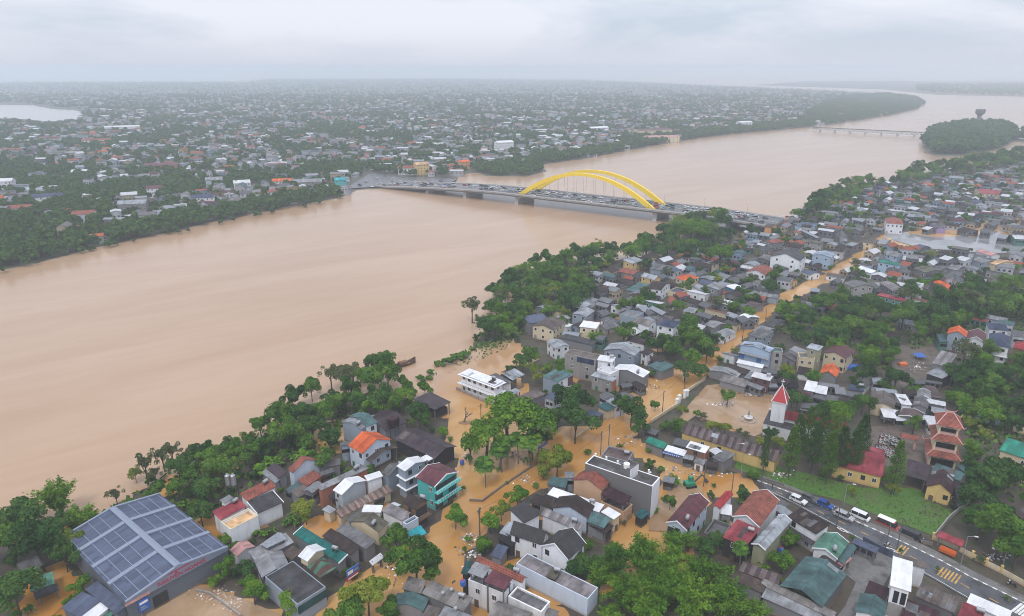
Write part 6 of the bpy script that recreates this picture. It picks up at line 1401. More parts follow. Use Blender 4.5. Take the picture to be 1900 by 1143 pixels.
for nme, poly, dens, (r0, r1) in FORESTS:
    pts = sample_world(poly, dens, 700); keep = []
    for x, y in pts:
        r = rng.uniform(r0, r1)
        if any((x - a) ** 2 + (y - b) ** 2 < (.62 * (r + c)) ** 2 for a, b, c in keep): continue
        if any((x - t["p"].x) ** 2 + (y - t["p"].y) ** 2 < (.6 * (r + t["r"])) ** 2 for t in TREES): continue
        keep.append((x, y, r))
        k = str(rng.choice(['b', 'd', 'g', 'o', 'm'], p=[.38, .34, .16, .06, .06]))
        if nme == "south": k = 'm'
        if nme == "river" and rng.random() < .22: k = 'n' if rng.random() < .6 else 'y'
        TREES.append(dict(p=Vector((x, y, KINDH[k] * r)), r=r, kind=k, hc=KINDH[k] * r, label=None))
# loose trees between the houses
for poly, dens in [(z[0], 1 / 170.) for z in ZONES if z[1] > 0] + [([(1330, 690), (1440, 600), (1640, 700), (1760, 780), (1740, 800), (1600, 770), (1440, 700)], 1 / 420.)]:
    for x, y in sample_world(poly, dens, 400):
        if any((x - a) ** 2 + (y - b) ** 2 < (r * .8 + 1.0) ** 2 for a, b, r in occ): continue
        r = rng.uniform(2.0, 4.2); k = str(rng.choice(['b', 'd', 'g'])); TREES.append(dict(p=Vector((x, y, KINDH[k] * r)), r=r, kind=k, hc=KINDH[k] * r, label=None))
for poly, dens, (r0, r1) in ((BLOCK_W[1:], 1 / 45., (.9, 2.0)), (BLOCK_S, 1 / 60., (.9, 1.9)), (BLOCK_E, 1 / 110., (.9, 2.2)), (BLOCK_N, 1 / 110., (1.0, 2.4))):
    for x, y in sample_world(poly, dens, 2200):
        u, v, _ = PX((x, y, 0))
        if any(inpoly(u, v, q) for q in KEEP): continue
        if any((x - a) ** 2 + (y - b) ** 2 < (r * .82 + .8) ** 2 for a, b, r in occ): continue
        r = rng.uniform(r0, r1); k = str(rng.choice(['b', 'd', 'g', 'y'], p=[.4, .3, .22, .08])); TREES.append(dict(p=Vector((x, y, r * .8)), r=r, kind=k, hc=r * .8, label=None))
for t in TREES:
    t["px"] = PX(t["p"]); t["size"] = t["r"] * FPX / t["px"][2]
TREES = [t for t in TREES if -60 < t["px"][0] < 1960 and t["px"][1] < 1240]
TREES.sort(key=lambda t: -(t["size"] + (900 if t.get("hand") else 0)))
own = [t for t in TREES if t["kind"] in 'mnpcxs' and t["size"] > 4]; leafy = [t for t in TREES if t["kind"] in 'bdgyouf']
NEART = own[:280] + leafy[:296]; MASST = own[280:] + leafy[296:]
KNAME = dict(b=("broadleaf_tree", "broadleaf tree"), d=("broadleaf_tree", "dark dense tree"), g=("broadleaf_tree", "bright green tree"), y=("broadleaf_tree", "yellow-green tree"), o=("broadleaf_tree", "thin open tree"), f=("broadleaf_tree", "wide flat-topped tree"),
             u=("broadleaf_tree", "slim upright tree"), m=("bamboo_clump", "feathery bamboo clump"), n=("banana_plant", "broad leaved banana plant"), p=("coconut_palm", "coconut palm"), c=("conifer_tree", "tall dark conifer"), x=("bare_tree", "leafless grey tree"), s=("flooded_shrub", "half drowned shrub"))
def setmat(o, m):
    o.material_slots[0].link = 'OBJECT'; o.material_slots[0].material = m
for i, t in enumerate(NEART):
    p, r, k, hc = t["p"], t["r"], t["kind"], t["hc"]
    nme, desc = KNAME[k]
    root = empty(nme, (p.x, p.y, -.1), rng.uniform(0, 6.28))
    ht = hc + .1
    if k in 'bdgyouf':
        big = t["size"] > 12
        src = FLATC if k == 'f' else (OPENC if k == 'o' else (CROWNS if big else SMALLC))
        c = newobj("crown", src[i % len(src)], root, (0, 0, ht)); s = r * 1.06; c.scale = (s * rng.uniform(.9, 1.1), s * rng.uniform(.9, 1.1), s * (1.45 if k == 'u' else rng.uniform(.95, 1.15)))
        setmat(c, LEAF[dict(b='mid', d='dark', g='bright', y='yellow', o='dull', u='mid', f='bright')[k]])
        tr = newobj("trunk", TRUNKS[i % 3], root); tr.scale = (ht * (.75 if k != 'f' else 1.1), ht * (.75 if k != 'f' else 1.1), ht * 1.15)
    elif k == 's':
        c = newobj("crown", SMALLC[i % 4], root, (0, 0, ht * .7)); c.scale = (r * 1.2, r * 1.2, r * .8); setmat(c, LEAF['mid'])
    elif k == 'm':
        c = newobj("crown", BAMB[i % 4], root, (0, 0, ht)); c.scale = (r, r, r * 1.05)
        if rng.random() < .3: setmat(c, LEAF['mid'])
        tr = newobj("culms", CULMS, root); tr.scale = (r * 1.5, r * 1.5, ht * 1.2)
    elif k == 'n':
        for q in range(3 if t["size"] > 9 else 1):
            a = q * 2.1 + i; d_ = r * .55 if q else 0
            c = newobj("crown", BANA[(i + q) % 3], root, (d_ * math.cos(a), d_ * math.sin(a), ht * (.55 + .18 * q))); c.scale = (r * .95,) * 3; c.rotation_euler = (0, 0, a)
            if rng.random() < .4: setmat(c, LEAF['mid'])
            tr = newobj("stem", STRAIGHT, root, (d_ * math.cos(a), d_ * math.sin(a), 0)); tr.scale = (1.2, 1.2, ht * (.6 + .18 * q))
    elif k == 'p':
        tr = newobj("trunk", PALMT, root); tr.scale = (7.0, 7.0, ht * .98)
        c = newobj("crown", PALMC[i % 2], root, (.6, .24, ht * .97)); c.scale = (r * 1.9,) * 3
    elif k == 'c':
        H_ = ht * 1.9
        c = newobj("crown", CONI[i % 3], root, (0, 0, H_ * .67)); c.scale = (r * 2.3, r * 2.3, H_ * .36)
        setmat(c, LEAF['mid' if i % 2 else 'dark']); tr = newobj("trunk", STRAIGHT, root); tr.scale = (3.0, 3.0, H_ * .95)
    elif k == 'x':
        b = newobj("branches", BARE[i % 3], root); b.scale = (r * 2.2,) * 3
    root["category"] = dict(m="bamboo", n="banana plant", p="palm", s="shrub").get(k, "tree")
    root["group"] = "trees standing along the flooded bank"
    sz = "" if k in 'pnsx' else ("big " if r > 5.2 else ("small " if r < 3 else ""))
    THINGS.append(dict(o=root, px=t["px"][:2], desc=sz + desc, alt=None, label=t["label"], anchor=None))

# mass of far trees: points that carry copies of six crowns
src = bpy.data.collections.new("far_crowns")
for k in range(6):
    o = bpy.data.objects.new("far_crown", FARC[k]); src.objects.link(o)
pts = [(x, y, r * .95, r) for x, y, r in tp]
me = bpy.data.meshes.new("distant_trees"); me.from_pydata([q[:3] for q in pts], [], [])
a = me.attributes.new("size", 'FLOAT', 'POINT'); a.data.foreach_set("value", [q[3] * 1.12 for q in pts])
far = newobj("distant_trees", me); tag(far, kind='stuff')
gt = bpy.data.node_groups.new("scatter_crowns", 'GeometryNodeTree')
gt.interface.new_socket("Geometry", in_out='INPUT', socket_type='NodeSocketGeometry'); gt.interface.new_socket("Geometry", in_out='OUTPUT', socket_type='NodeSocketGeometry')
gi = gt.nodes.new("NodeGroupInput"); go = gt.nodes.new("NodeGroupOutput"); ip = gt.nodes.new("GeometryNodeInstanceOnPoints"); ci = gt.nodes.new("GeometryNodeCollectionInfo")
ci.inputs["Collection"].default_value = src; ci.inputs["Separate Children"].default_value = True; ci.inputs["Reset Children"].default_value = True
ip.inputs["Pick Instance"].default_value = True
na = gt.nodes.new("GeometryNodeInputNamedAttribute"); na.data_type = 'FLOAT'; na.inputs["Name"].default_value = "size"
ri = gt.nodes.new("FunctionNodeRandomValue"); ri.data_type = 'INT'; ri.inputs[4].default_value = 0; ri.inputs[5].default_value = 5
rv = gt.nodes.new("FunctionNodeRandomValue"); rv.data_type = 'FLOAT_VECTOR'; rv.inputs[0].default_value = (0, 0, 0); rv.inputs[1].default_value = (0, 0, 6.28); rv.inputs["Seed"].default_value = 4
gl = gt.links.new
gl(gi.outputs[0], ip.inputs["Points"]); gl(ci.outputs[0], ip.inputs["Instance"]); gl(ri.outputs[2], ip.inputs["Instance Index"]); gl(rv.outputs[0], ip.inputs["Rotation"]); gl(na.outputs[0], ip.inputs["Scale"]); gl(ip.outputs[0], go.inputs[0])
md = far.modifiers.new("scatter", 'NODES'); md.node_group = gt

near_src = bpy.data.collections.new("near_crowns")
for k, (m_, mt) in enumerate(((CROWNS[0], 'mid'), (CROWNS[1], 'dark'), (CROWNS[2], 'bright'), (CROWNS[3], 'mid'), (CROWNS[4], 'dark'), (OPENC[0], 'yellow'), (OPENC[1], 'dull'), (BAMB[0], 'bright'))):
    c = m_.copy(); c.materials[0] = LEAF[mt]; near_src.objects.link(bpy.data.objects.new("near_crown", c))
me = bpy.data.meshes.new("crowded_trees"); me.from_pydata([(t["p"].x, t["p"].y, t["hc"] * .95) for t in MASST], [], [])
a = me.attributes.new("size", 'FLOAT', 'POINT'); a.data.foreach_set("value", [t["r"] * 1.1 for t in MASST])
crowd = newobj("crowded_trees", me); tag(crowd, kind='stuff')
g2 = gt.copy(); [setattr(n.inputs[5], "default_value", 7) for n in g2.nodes if n.bl_idname == "FunctionNodeRandomValue" and n.data_type == "INT"]; [setattr(n.inputs["Collection"], "default_value", near_src) for n in g2.nodes if n.bl_idname == "GeometryNodeCollectionInfo"]
crowd.modifiers.new("scatter", 'NODES').node_group = g2
# ------------------------------------------------------------------ arch bridge
DZ = 9.5
bA = P(968, 359, DZ); bB = P(1209, 386, DZ); bd = (bB - bA); SPAN = bd.length; bd.normalize(); bn = Vector((-bd.y, bd.x, 0)); bn = bn if bn.y > 0 else -bn
bang = math.atan2(bd.y, bd.x)
br = empty("arch_bridge", (bA.x, bA.y, 0), bang); tag(br, "road bridge with two yellow arches across the flooded river", "bridge")
S0, S1_ = -175.0, 218.0        # deck ends, measured along the bridge from the left foot of the near arch
Y0, Y1 = -6.5, 29.5            # deck edges across the bridge; the arches stand at 0 and 22.5
sgn = 1 if (Matrix.Rotation(bang, 3, 'Z') @ Vector((0, 1, 0))).dot(bn) > 0 else -1
def dz(s):
    if s < -20: return DZ - (min(-20 - s, 140) / 140.) ** 1.5 * 7.0
    if s > SPAN + 30: return DZ - (min(s - SPAN - 30, 130) / 130.) ** 1.4 * 6.0
    return DZ
db = MB(); ss = np.linspace(S0, S1_, 60); d1 = MB(); d3 = MB(); d2 = MB(); rl = MB(); med = MB()
for a, b in zip(ss[:-1], ss[1:]):
    za, zb = dz(a) - .4, dz(b) - .4
    q = [(a, Y0 * sgn, za), (b, Y0 * sgn, zb), (b, Y1 * sgn, zb), (a, Y1 * sgn, za)]
    if sgn < 0: q.reverse()
    db.slab(q, .5, 0)
    for yy, m_ in ((Y0, d1), (Y1 - .5, d3)):
        q = [(a, yy * sgn, za + .9), (b, yy * sgn, zb + .9), (b, (yy + .5) * sgn, zb + .9), (a, (yy + .5) * sgn, za + .9)]
        if sgn < 0: q.reverse()
        m_.slab(q, 1.7)
    q = [(a, (Y0 + 2.2) * sgn, za - .52), (b, (Y0 + 2.2) * sgn, zb - .52), (b, (Y1 - 2.2) * sgn, zb - .52), (a, (Y1 - 2.2) * sgn, za - .52)]
    if sgn < 0: q.reverse()
    d2.slab(q, 1.9)
    for yy in (-1.6, 1.6, 20.9, 24.1):
        rl.tube((a, yy * sgn, za + 1.0), (b, yy * sgn, zb + 1.0), .07, n=4); rl.tube((a, yy * sgn, za), (a, yy * sgn, za + 1.0), .07, n=4)
    q = [(a, 10.9 * sgn, za + .3), (b, 10.9 * sgn, zb + .3), (b, 11.6 * sgn, zb + .3), (a, 11.6 * sgn, za + .3)]
    if sgn < 0: q.reverse()
    med.slab(q, .29)
BCONC = plain("bridge_concrete", (.44, .43, .42), .8, vary=.15)
db.build("deck", ASPH, br); d1.build("parapet", BCONC, br); d3.build("parapet", BCONC, br); d2.build("girder", plain("girder_concrete", (.20, .195, .20), .8, vary=.2), br); rl.build("railing", STEEL, br); med.build("median", BCONC, br)
for yy in (0.0, 22.5):
    ar = MB(); K = 40; vs = []
    for k in range(K + 1):
        t = k / K; s = -3 + (SPAN + 6) * t; hh = 4 * t * (1 - t); z = DZ - 3.0 + 24.5 * hh
        slope = 24.5 * 4 * (1 - 2 * t) / (SPAN + 6); a = math.atan(slope)
        th = 1.1 + .9 * abs(1 - 2 * t); nx, nz_ = -math.sin(a) * th, math.cos(a) * th
        for w, u_ in ((-1.3, -1), (1.3, -1), (1.3, 1), (-1.3, 1)): vs.append((s + nx * u_, yy * sgn + w, z + nz_ * u_))
    fs = []
    for k in range(K):
        for j in range(4): fs.append((4 * k + j, 4 * k + (j + 1) % 4, 4 * k + 4 + (j + 1) % 4, 4 * k + 4 + j) if True else None)
    fs += [(3, 2, 1, 0), (4 * K, 4 * K + 1, 4 * K + 2, 4 * K + 3)]
    ar.solid(vs, fs); o = ar.build("arch", YELLOW, br)
    hc = MB(); hc.tube((0, 0, 0), (0, 0, 1), .10, n=5); hme = hc.mesh("hanger", STEEL)
    for k in range(1, 14):
        t = k / 14; hh = 4 * t * (1 - t); z = DZ - 4.4 + 24.5 * hh
        if z < DZ + 2: continue
        h_ = newobj("hanger", hme, br, (-3 + (SPAN + 6) * t, yy * sgn, DZ - .4)); h_.scale = (1, 1, z - DZ + .4)
pr = MB(); pr.prism([(-15, -4), (15, -4), (13, 7.1), (-13, 7.1)], -1.6, 1.6); pme = pr.mesh("pier", BCONC)
for s in (-108, -62, -4, SPAN + 4, SPAN + 62, SPAN + 112):
    o = newobj("pier", pme, br, (s, 11.5 * sgn, dz(s) - DZ))
lp = MB(); lp.tube((0, 0, 0), (0, 0, 8.5), .11, .06, 5); lp.tube((0, 0, 8.4), (1.6, 0, 8.8), .06, n=4); lp.box(1.3, -.14, 8.7, 2.1, .14, 8.85, 1)
LAMP = lp.mesh("street_lamp", [STEEL, FRAME])
ORD = "first second third fourth fifth sixth seventh eighth ninth tenth eleventh twelfth thirteenth fourteenth fifteenth sixteenth seventeenth eighteenth nineteenth twentieth".split()
TENS = {2: "twenty", 3: "thirty", 4: "forty", 5: "fifty", 6: "sixty", 7: "seventy"}
def ordinal(n):
    if n <= 20: return ORD[n - 1]
    t, u_ = divmod(n, 10)
    return (TENS[t] + "-" + ORD[u_ - 1]) if u_ else TENS[t][:-1] + "ieth"
def bpt(s, y): return Vector((bA.x, bA.y, 0)) + bd * s + bn * y
for row, yy, rz in (("near", -5.4, math.pi / 2), ("far", 28.4, -math.pi / 2)):
    for k in range(12):
        s = -150 + k * 34
        o = newobj("street_lamp", LAMP); p = bpt(s, yy); o.location = (p.x, p.y, dz(s) - .4); o.rotation_euler = (0, 0, bang + (rz if sgn > 0 else -rz))
        tag(o, f"{ordinal(k + 1)} slender lamp from the town end on the bridge's {row} parapet", "street lamp", "lamps along the bridge")

# ------------------------------------------------------------------ vehicles
CARM = {k: plain("car_" + k, c, .3, .1, .6) for k, c in (("white", (.72, .73, .74)), ("silver", (.36, .37, .39)), ("black", (.02, .02, .023)), ("grey", (.11, .115, .12)), ("red", (.36, .03, .03)), ("blue", (.02, .07, .30)), ("green", (.02, .22, .12)), ("orange", (.62, .13, .02)))}
def car_profile(mb, L_, W_, H_, van=False):
    hw = W_ / 2
    mb.prism([(-L_ / 2, .35), (L_ / 2, .35), (L_ / 2, .75), (L_ / 2 - .15, .95), (-L_ / 2, 1.0)], -hw, hw, 0)
    y0, y1 = (-L_ / 2 + .05, L_ / 2 - (.8 if van else 1.35))
    cab = [(y0 + .05, .95), (y1, .93), (y1 - (.35 if van else .75), H_), (y0 + .45, H_)]
    mb.prism([(c, z) for c, z in cab], -hw + .1, hw - .1, 1)
    mb.prism([(cab[3][0] + .05, H_ - .02), (cab[2][0] - .02, H_ - .02), (cab[2][0] - .08, H_ + .06), (cab[3][0] + .1, H_ + .06)], -hw + .16, hw - .16, 0)
def simple_car(color, van=False):
    mb = MB(); car_profile(mb, 4.9 if van else 4.4, 1.85, 1.95 if van else 1.5, van)
    for x in (-.8, .8):
        for y in (-1.4, 1.4): mb.tube((x - .12, y, .33), (x + .12, y, .33), .33, n=8, mi=2)
    return mb.mesh("car", [CARM[color], GLASS, BLACK])
SIMPLE = {(c, v): simple_car(c, v) for c in ("white", "silver", "black", "grey", "red", "blue") for v in (False, True)}
cnt = {}
ROWN = {0: "kerbside near lane", 1: "near inner lane", 2: "far inner lane", 3: "kerbside far lane", 4: "near footway"}
for ri, yy in ((4, -4.2), (0, 3.4), (1, 7.6), (2, 14.6), (3, 19.2)):
    s = S0 + 12 + rng.uniform(0, 5)
    while s < S1_ - 6:
        dens = {0: .8, 1: .30, 2: .34, 3: .80, 4: .25}[ri]
        if rng.random() < dens:
            c = str(rng.choice(["white", "silver", "black", "grey", "red", "blue"], p=[.42, .18, .16, .12, .08, .04])); v = bool(rng.random() < .3)
            p = bpt(s, yy + rng.normal(0, .15)); o = newobj("parked_car", SIMPLE[(c, v)]); o.location = (p.x, p.y, dz(s) - .38); o.rotation_euler = (0, 0, bang - math.pi / 2 + (math.pi if ri < 2 else 0) + rng.normal(0, .02))
            key = (c, ri); cnt[key] = cnt.get(key, 0) + 1
            tag(o, f"{ordinal(cnt[key])} {c} {'van or car' if False else 'car'} from the town end, {ROWN[ri]} of the arch bridge", "car", "cars parked on the arch bridge")
        s += rng.uniform(5.2, 7.5)
k = 0
for u, v in ((705, 342), (716, 347), (728, 338), (738, 345), (752, 341), (760, 347), (772, 338), (785, 344), (798, 340), (808, 346), (818, 337), (826, 341), (700, 333), (680, 338), (668, 344), (690, 347), (1398, 405), (1410, 412), (1420, 404), (1432, 410), (1440, 415), (1448, 406), (1455, 412), (1462, 404), (1470, 410), (1478, 416), (1455, 420), (1500, 412), (1512, 418)):
    c = ("white", "silver", "black", "white", "grey", "red")[k % 6]; p = P(u, v, 1.2 if u < 900 else .3); o = newobj("parked_car", SIMPLE[(c, k % 4 == 0)]); o.location = p; o.rotation_euler = (0, 0, bang - 1.57 + rng.normal(0, .35))
    tag(o, f"{c} car, {ordinal(k + 1 if u < 900 else k - 15)} of those waiting at the {'town' if u < 900 else 'near bank'} end of the bridge", "car", "cars waiting at the bridge ends"); k += 1
WH = MB(); WH.tube((-.11, 0, 0), (.11, 0, 0), .33, n=12); TYRE = WH.mesh("tyre", BLACK)
RM_ = MB(); RM_.tube((-.13, 0, 0), (.13, 0, 0), .19, n=10); RIMM = RM_.mesh("rim", STEEL)
def car(u, v, color, label, L_=4.5, W_=1.85, H_=1.6, van=False, flip=False, cat="car", name="parked_car", heading=None):
    p = P(u, v, .36)
    d = heading or (P(1680, 1010, 0) - P(1540, 948, 0)).normalized()
    a = math.atan2(d.y, d.x) - math.pi / 2 + (math.pi if flip else 0)
    root = empty(name, p, a); tag(root, label, cat, "vehicles parked along the wet road")
    m1 = MB(); hw = W_ / 2
    m1.prism([(-L_ / 2, .3), (L_ / 2 - .1, .3), (L_ / 2, .5), (L_ / 2 - .08, .82), (L_ / 2 - (.5 if van else 1.1), 1.0), (-L_ / 2 + .05, 1.02)], -hw, hw)
    bo = m1.build("body", CARM[color], root)
    y0, y1 = -L_ / 2 + .08, L_ / 2 - (.55 if van else 1.2)
    m2 = MB(); m2.prism([(y0 + .02, 1.0), (y1, .99), (y1 - (.45 if van else .8), H_), (y0 + .35, H_)], -hw + .08, hw - .08); m2.build("windows", GLASS, root)
    m3 = MB(); m3.box(-hw + .1, y0 + .32, H_, hw - .1, y1 - (.4 if van else .76), H_ + .07)
    for yy in ((y0 + .3), (y0 + y1) / 2 - .1): m3.box(-hw + .06, yy, 1.0, hw - .06, yy + .12, H_)
    m3.build("roof", CARM[color], root)
    for x in (-hw + .1, hw - .1):
        for y in (-L_ / 2 + .8, L_ / 2 - .85):
            w = newobj("wheel", TYRE, root, (x, y, .33)); newobj("rim", RIMM, w)
    for x in (-hw + .3, hw - .3):
        h = MB(); h.box(x - .2, L_ / 2 - .06, .62, x + .2, L_ / 2 + .02, .8); h.build("headlight", FRAME, root)
    THINGS_FIXED.append((root, (u, v))); return root
THINGS_FIXED = []
car(1481, 931, "white", "white hatchback parked first in the row along the lawn wall", 4.6, 1.85, 1.62)
car(1502, 928, "grey", "dark grey car parked close against the lawn wall", 4.6)
car(1531, 940, "blue", "bright blue car parked along the lawn wall", 4.4)
car(1566, 961, "silver", "silver pickup like car beside the roadside lamp", 5.0, 1.9, 1.7)
car(1595, 961, "white", "long white van parked in the row along the lawn wall", 5.0, 1.9, 1.95, True)
car(1691, 997, "black", "black van parked near the end of the lawn wall", 5.2, 1.95, 1.95, True)
mbus = car(1646, 977, "red", "minibus with white roof and dark red sides", 5.6, 2.0, 2.2, True, cat="minibus", name="minibus")
b = MB(); b.box(-.9, -2.5, 2.26, .9, 1.6, 2.38); b.build("white_roof", WHITE, mbus)
d_ = (P(1680, 1010, 0) - P(1540, 948, 0)).normalized()
sk = empty("orange_skip", P(1757, 1028, .36), math.atan2(d_.y, d_.x)); tag(sk, "orange metal handcart skip against the yellow wall", "skip")
q = MB(); q.prism([(-.8, 1.3), (-.6, .3), (.6, .3), (.8, 1.3), (.7, 1.3), (.5, .4), (-.5, .4), (-.7, 1.3)], -1.7, 1.7); q.build("bin", ORANGE, sk)
for s in (-1, 1):
    q = MB(); q.box(s * 1.7 - .05, -.8, .3, s * 1.7 + .05, .8, 1.2); q.build("end_panel", ORANGE, sk)
for s in (-1.2, 1.2): newobj("wheel", TYRE, sk, (s, 0, .2)).rotation_euler = (0, 0, 1.57)
sc_ = MB(); sc_.tube((0, -.62, .28), (0, -.62, .28001), .28, n=8)
SM = MB()
for y in (-.62, .62): SM.tube((-.05, y, .28), (.05, y, .28), .28, n=9, mi=1)
SM.prism([(-.7, .5), (.2, .35), (.35, .35), (.5, .95), (.38, .95), (.2, .5), (-.1, .72), (-.75, .78)], -.13, .13, 0)
SM.box(-.32, .42, .95, .32, .5, 1.0, 1); SM.box(-.12, .44, .72, .12, .62, .95, 0)
SM.box(-.14, -.7, .74, .14, -.05, .84, 1)
SCOOT = {c: SM.mesh("scooter", [CARM[c], BLACK]) for c in ("white", "black", "red", "blue", "silver")}
k = 0
for (x0, y0, dx, dy, nx, ny, ex, ey, nmr) in ((1328, 868, 48, 12, 5, 6, -5, 20, "front"), (1275, 985, 34, 16, 7, 5, -4, 21, "rear")):
    for i in range(nx):
        for j in range(ny):
            if rng.random() < .12: continue
            p = ZP("U5", x0 + i * dx + j * ex, y0 + i * dy + j * ey, .22); c = str(rng.choice(["white", "black", "red", "silver"], p=[.62, .18, .08, .12]))
            o = newobj("scooter", SCOOT[c]); o.location = p; o.rotation_euler = (0, 0, STREET + rng.normal(0, .12)); k += 1
            tag(o, f"{c} scooter, {ordinal(j + 1)} in the {ordinal(i + 1)} line of the temple yard's {nmr} block", "scooter", "scooters parked in the temple yard")
for (u, v, c, lb) in ((1871, 1083, "white", "white scooter on the pavement by the yellow wall"), (1878, 1087, "black", "black scooter on the pavement beside the white one"), (1645, 1012, "white", "white scooter riding on the wet road"), (1433, 905, "black", "black scooter by the fenced pavement"), (889, 866, "white", "white scooter in the flooded square near the palms")):
    o = newobj("scooter", SCOOT[c]); o.location = P(u, v, .37 if v > 1040 or v < 910 else .28); o.rotation_euler = (0, 0, rng.uniform(0, 6)); tag(o, lb, "scooter")

# ------------------------------------------------------------------ church
cs = next(s for s in [dict(zip("abc", (0, 0, 0)))])
cen, ang, ln, w = rect_from("U5", (90, 628), (870, 805), (950, 722), 6.0, 'ga', 3.0)
ch = empty("church", (cen.x, cen.y, 0), ang); tag(ch, "white church with red roof and pointed steeple", "church")
hx, hy = ln / 2, w / 2
q = MB(); q.prism([(-hy, 6.0), (0, 9.0), (hy, 6.0), (hy, 5.85), (0, 8.85), (-hy, 5.85)], -hx, hx); q.build("roof", MATS["redmetal"], ch)
q = MB(); q.prism([(-hy + .5, -.5), (hy - .5, -.5), (hy - .5, 6.0), (0, 8.7), (-hy + .5, 6.0)], -hx + .3, hx - .3); q.build("wall", MATS["wwhite"], ch)
for i in range(9):
    newobj("window", WIN_FAR, ch, (-hx + 3 + i * (ln - 6) / 8, -hy + .49, 3.6))
tp_ = ZP("I", 1197, 640, 5.0); lt = Matrix.Rotation(-ang, 3, 'Z') @ (Vector((tp_.x, tp_.y, 0)) - Vector((cen.x, cen.y, 0)))
tw = MB(); tw.box(-2.1, -2.1, -.5, 2.1, 2.1, 11.6); tow = tw.build("tower", MATS["wwhite"], ch, lt)
q = MB(); q.box(-2.35, -2.35, 11.6, 2.35, 2.35, 12.0); q.build("cornice", TRIM, tow)
q = MB(); q.solid([(-2.4, -2.4, 12), (2.4, -2.4, 12), (2.4, 2.4, 12), (-2.4, 2.4, 12), (0, 0, 17.4)], [(0, 1, 4), (1, 2, 4), (2, 3, 4), (3, 0, 4), (3, 2, 1, 0)]); q.build("spire", RED, tow)
q = MB()
for sx in (-1, 1):
    for sy in (-1, 1): q.tube((sx * 2.42, sy * 2.42, 12), (0, 0, 17.5), .16, .1, 5)
q.build("spire_edge", TRIM, tow)
q = MB(); q.box(-.08, -.08, 17.4, .08, .08, 19.4); q.box(-.55, -.07, 18.5, .55, .07, 18.7); q.build("cross", TRIM, tow)
toc = (Matrix.Rotation(-ang, 3, 'Z') @ Vector((-tp_.x, -tp_.y, 0))).normalized()
GREYP = plain("grey_relief", (.25, .26, .28), .7)
q = MB(); 
q.box(-.28, -2.2, 5.4, .28, -2.1, 10.4); q.box(-.95, -2.2, 8.6, .95, -2.1, 9.2); q.build("cross_relief", GREYP, tow)
q = MB(); q.box(-2.2, -.28, 5.4, -2.1, .28, 10.4); q.box(-2.2, -.95, 8.6, -2.1, .95, 9.2); q.build("cross_relief", GREYP, tow)
q = MB(); q.box(-5.5, -5.6, -.5, 3.5, 4.8, 4.6); pw = q.build("porch", MATS["wwhite"], ch, lt)
q = MB(); q.box(-5.7, -5.8, 4.6, 3.7, 5.0, 4.75); q.build("porch_roof", MATS["darkgrey"], ch, lt)
q = MB(); q.box(-5.75, -5.85, 4.75, 3.75, -5.5, 5.2); q.box(-5.75, -5.5, 4.75, -5.4, 5.05, 5.2); q.build("porch_parapet", TRIM, ch, lt)
for x in (-4, -1.5, 1): newobj("window", WIN_FAR, ch, (lt.x + x, lt.y - 5.62, 2.4))
THINGS.append(dict(o=ch, px=Z("I", 1260, 600), desc="church", alt=None, label=ch["label"], anchor="white church"))
# ------------------------------------------------------------------ tiered pagoda
fa, fb = ZP("U7", 672, 722, 0), ZP("U7", 1005, 790, 0); d = (fb - fa).normalized(); n_ = Vector((-d.y, d.x, 0)); n_ = n_ if n_.y > 0 else -n_
wd = (fb - fa).length; dp = 8.5; pc = (fa + fb) / 2 + n_ * dp / 2
pg = empty("pagoda", (pc.x, pc.y, 0), math.atan2(d.y, d.x)); tag(pg, "three-tiered pagoda with upturned red roofs and pink walls", "pagoda")
WPK = MATS["wpink"]; TER = MATS["redtile"]
z = -.3; hx, hy = wd / 2, dp / 2
for tier, sc in enumerate((1.0, .86, .72)):
    ax, ay = hx * sc, hy * sc; ht = (5.2, 4.3, 3.8)[tier]
    q = MB(); q.box(-ax, -ay + 1.2, z, ax, ay, z + ht); q.build("tier_wall", MATS["wcream"] if tier else WPK, pg)
    q = MB(); q.box(-ax, -ay, z, -ax + .5, -ay + 1.19, z + ht); q.box(ax - .5, -ay, z, ax, -ay + 1.19, z + ht); q.box(-ax + .5, -ay, z + ht - 1.2, ax - .5, -ay + .6, z + ht); q.build("gallery_front", MATS["wcream"], pg)
    q = MB(); q.box(-ax + .5, -ay + 1.05, z + .9, ax - .5, -ay + 1.18, z + ht - 1.2); q.build("gallery_shade", MATS["wdark"], pg)  # dark sheet stands in for the shade at the back of the gallery
    q = MB(); q.box(-ax + .5, -ay + .05, z + .25, ax - .5, -ay + .2, z + 1.1); q.build("balustrade", WPK, pg)
    q = MB(); q.box(-1.0, -ay - .08, z + ht - 1.0, 1.0, -ay - .005, z + ht - .4); q.build("name_board", MATS["wgrey"], pg)
    z += ht
    ox, oy = ax + 1.0, ay + 1.0; ix, iy = (ax * .80, ay * .80) if tier < 2 else (ax * .35, .05); rh = 1.3 if tier < 2 else 2.6
    q = MB(); vs = []
    for (rx, ry, zz) in ((ox, oy, z - .25), (ix, iy, z + rh)): vs += [(-rx, -ry, zz), (rx, -ry, zz), (rx, ry, zz), (-rx, ry, zz)]
    q.solid(vs, [(0, 1, 5, 4), (1, 2, 6, 5), (2, 3, 7, 6), (3, 0, 4, 7), (3, 2, 1, 0), (4, 5, 6, 7)]); rf = q.build("tier_roof", TER, pg)
    q = MB()
    for sx in (-1, 1):
        for sy in (-1, 1):
            q.tube((sx * ix, sy * iy, z + rh + .05), (sx * ox, sy * oy, z - .15), .14, n=5); q.tube((sx * ox, sy * oy, z - .15), (sx * (ox + .55), sy * (oy + .55), z + .75), .14, .04, 5)
    q.build("roof_ridge", MATS["wpink"], rf)
    z += rh - .4 if tier < 2 else rh
q = MB(); q.box(-ix - .2, -.15, z - .1, ix + .2, .15, z + .5)
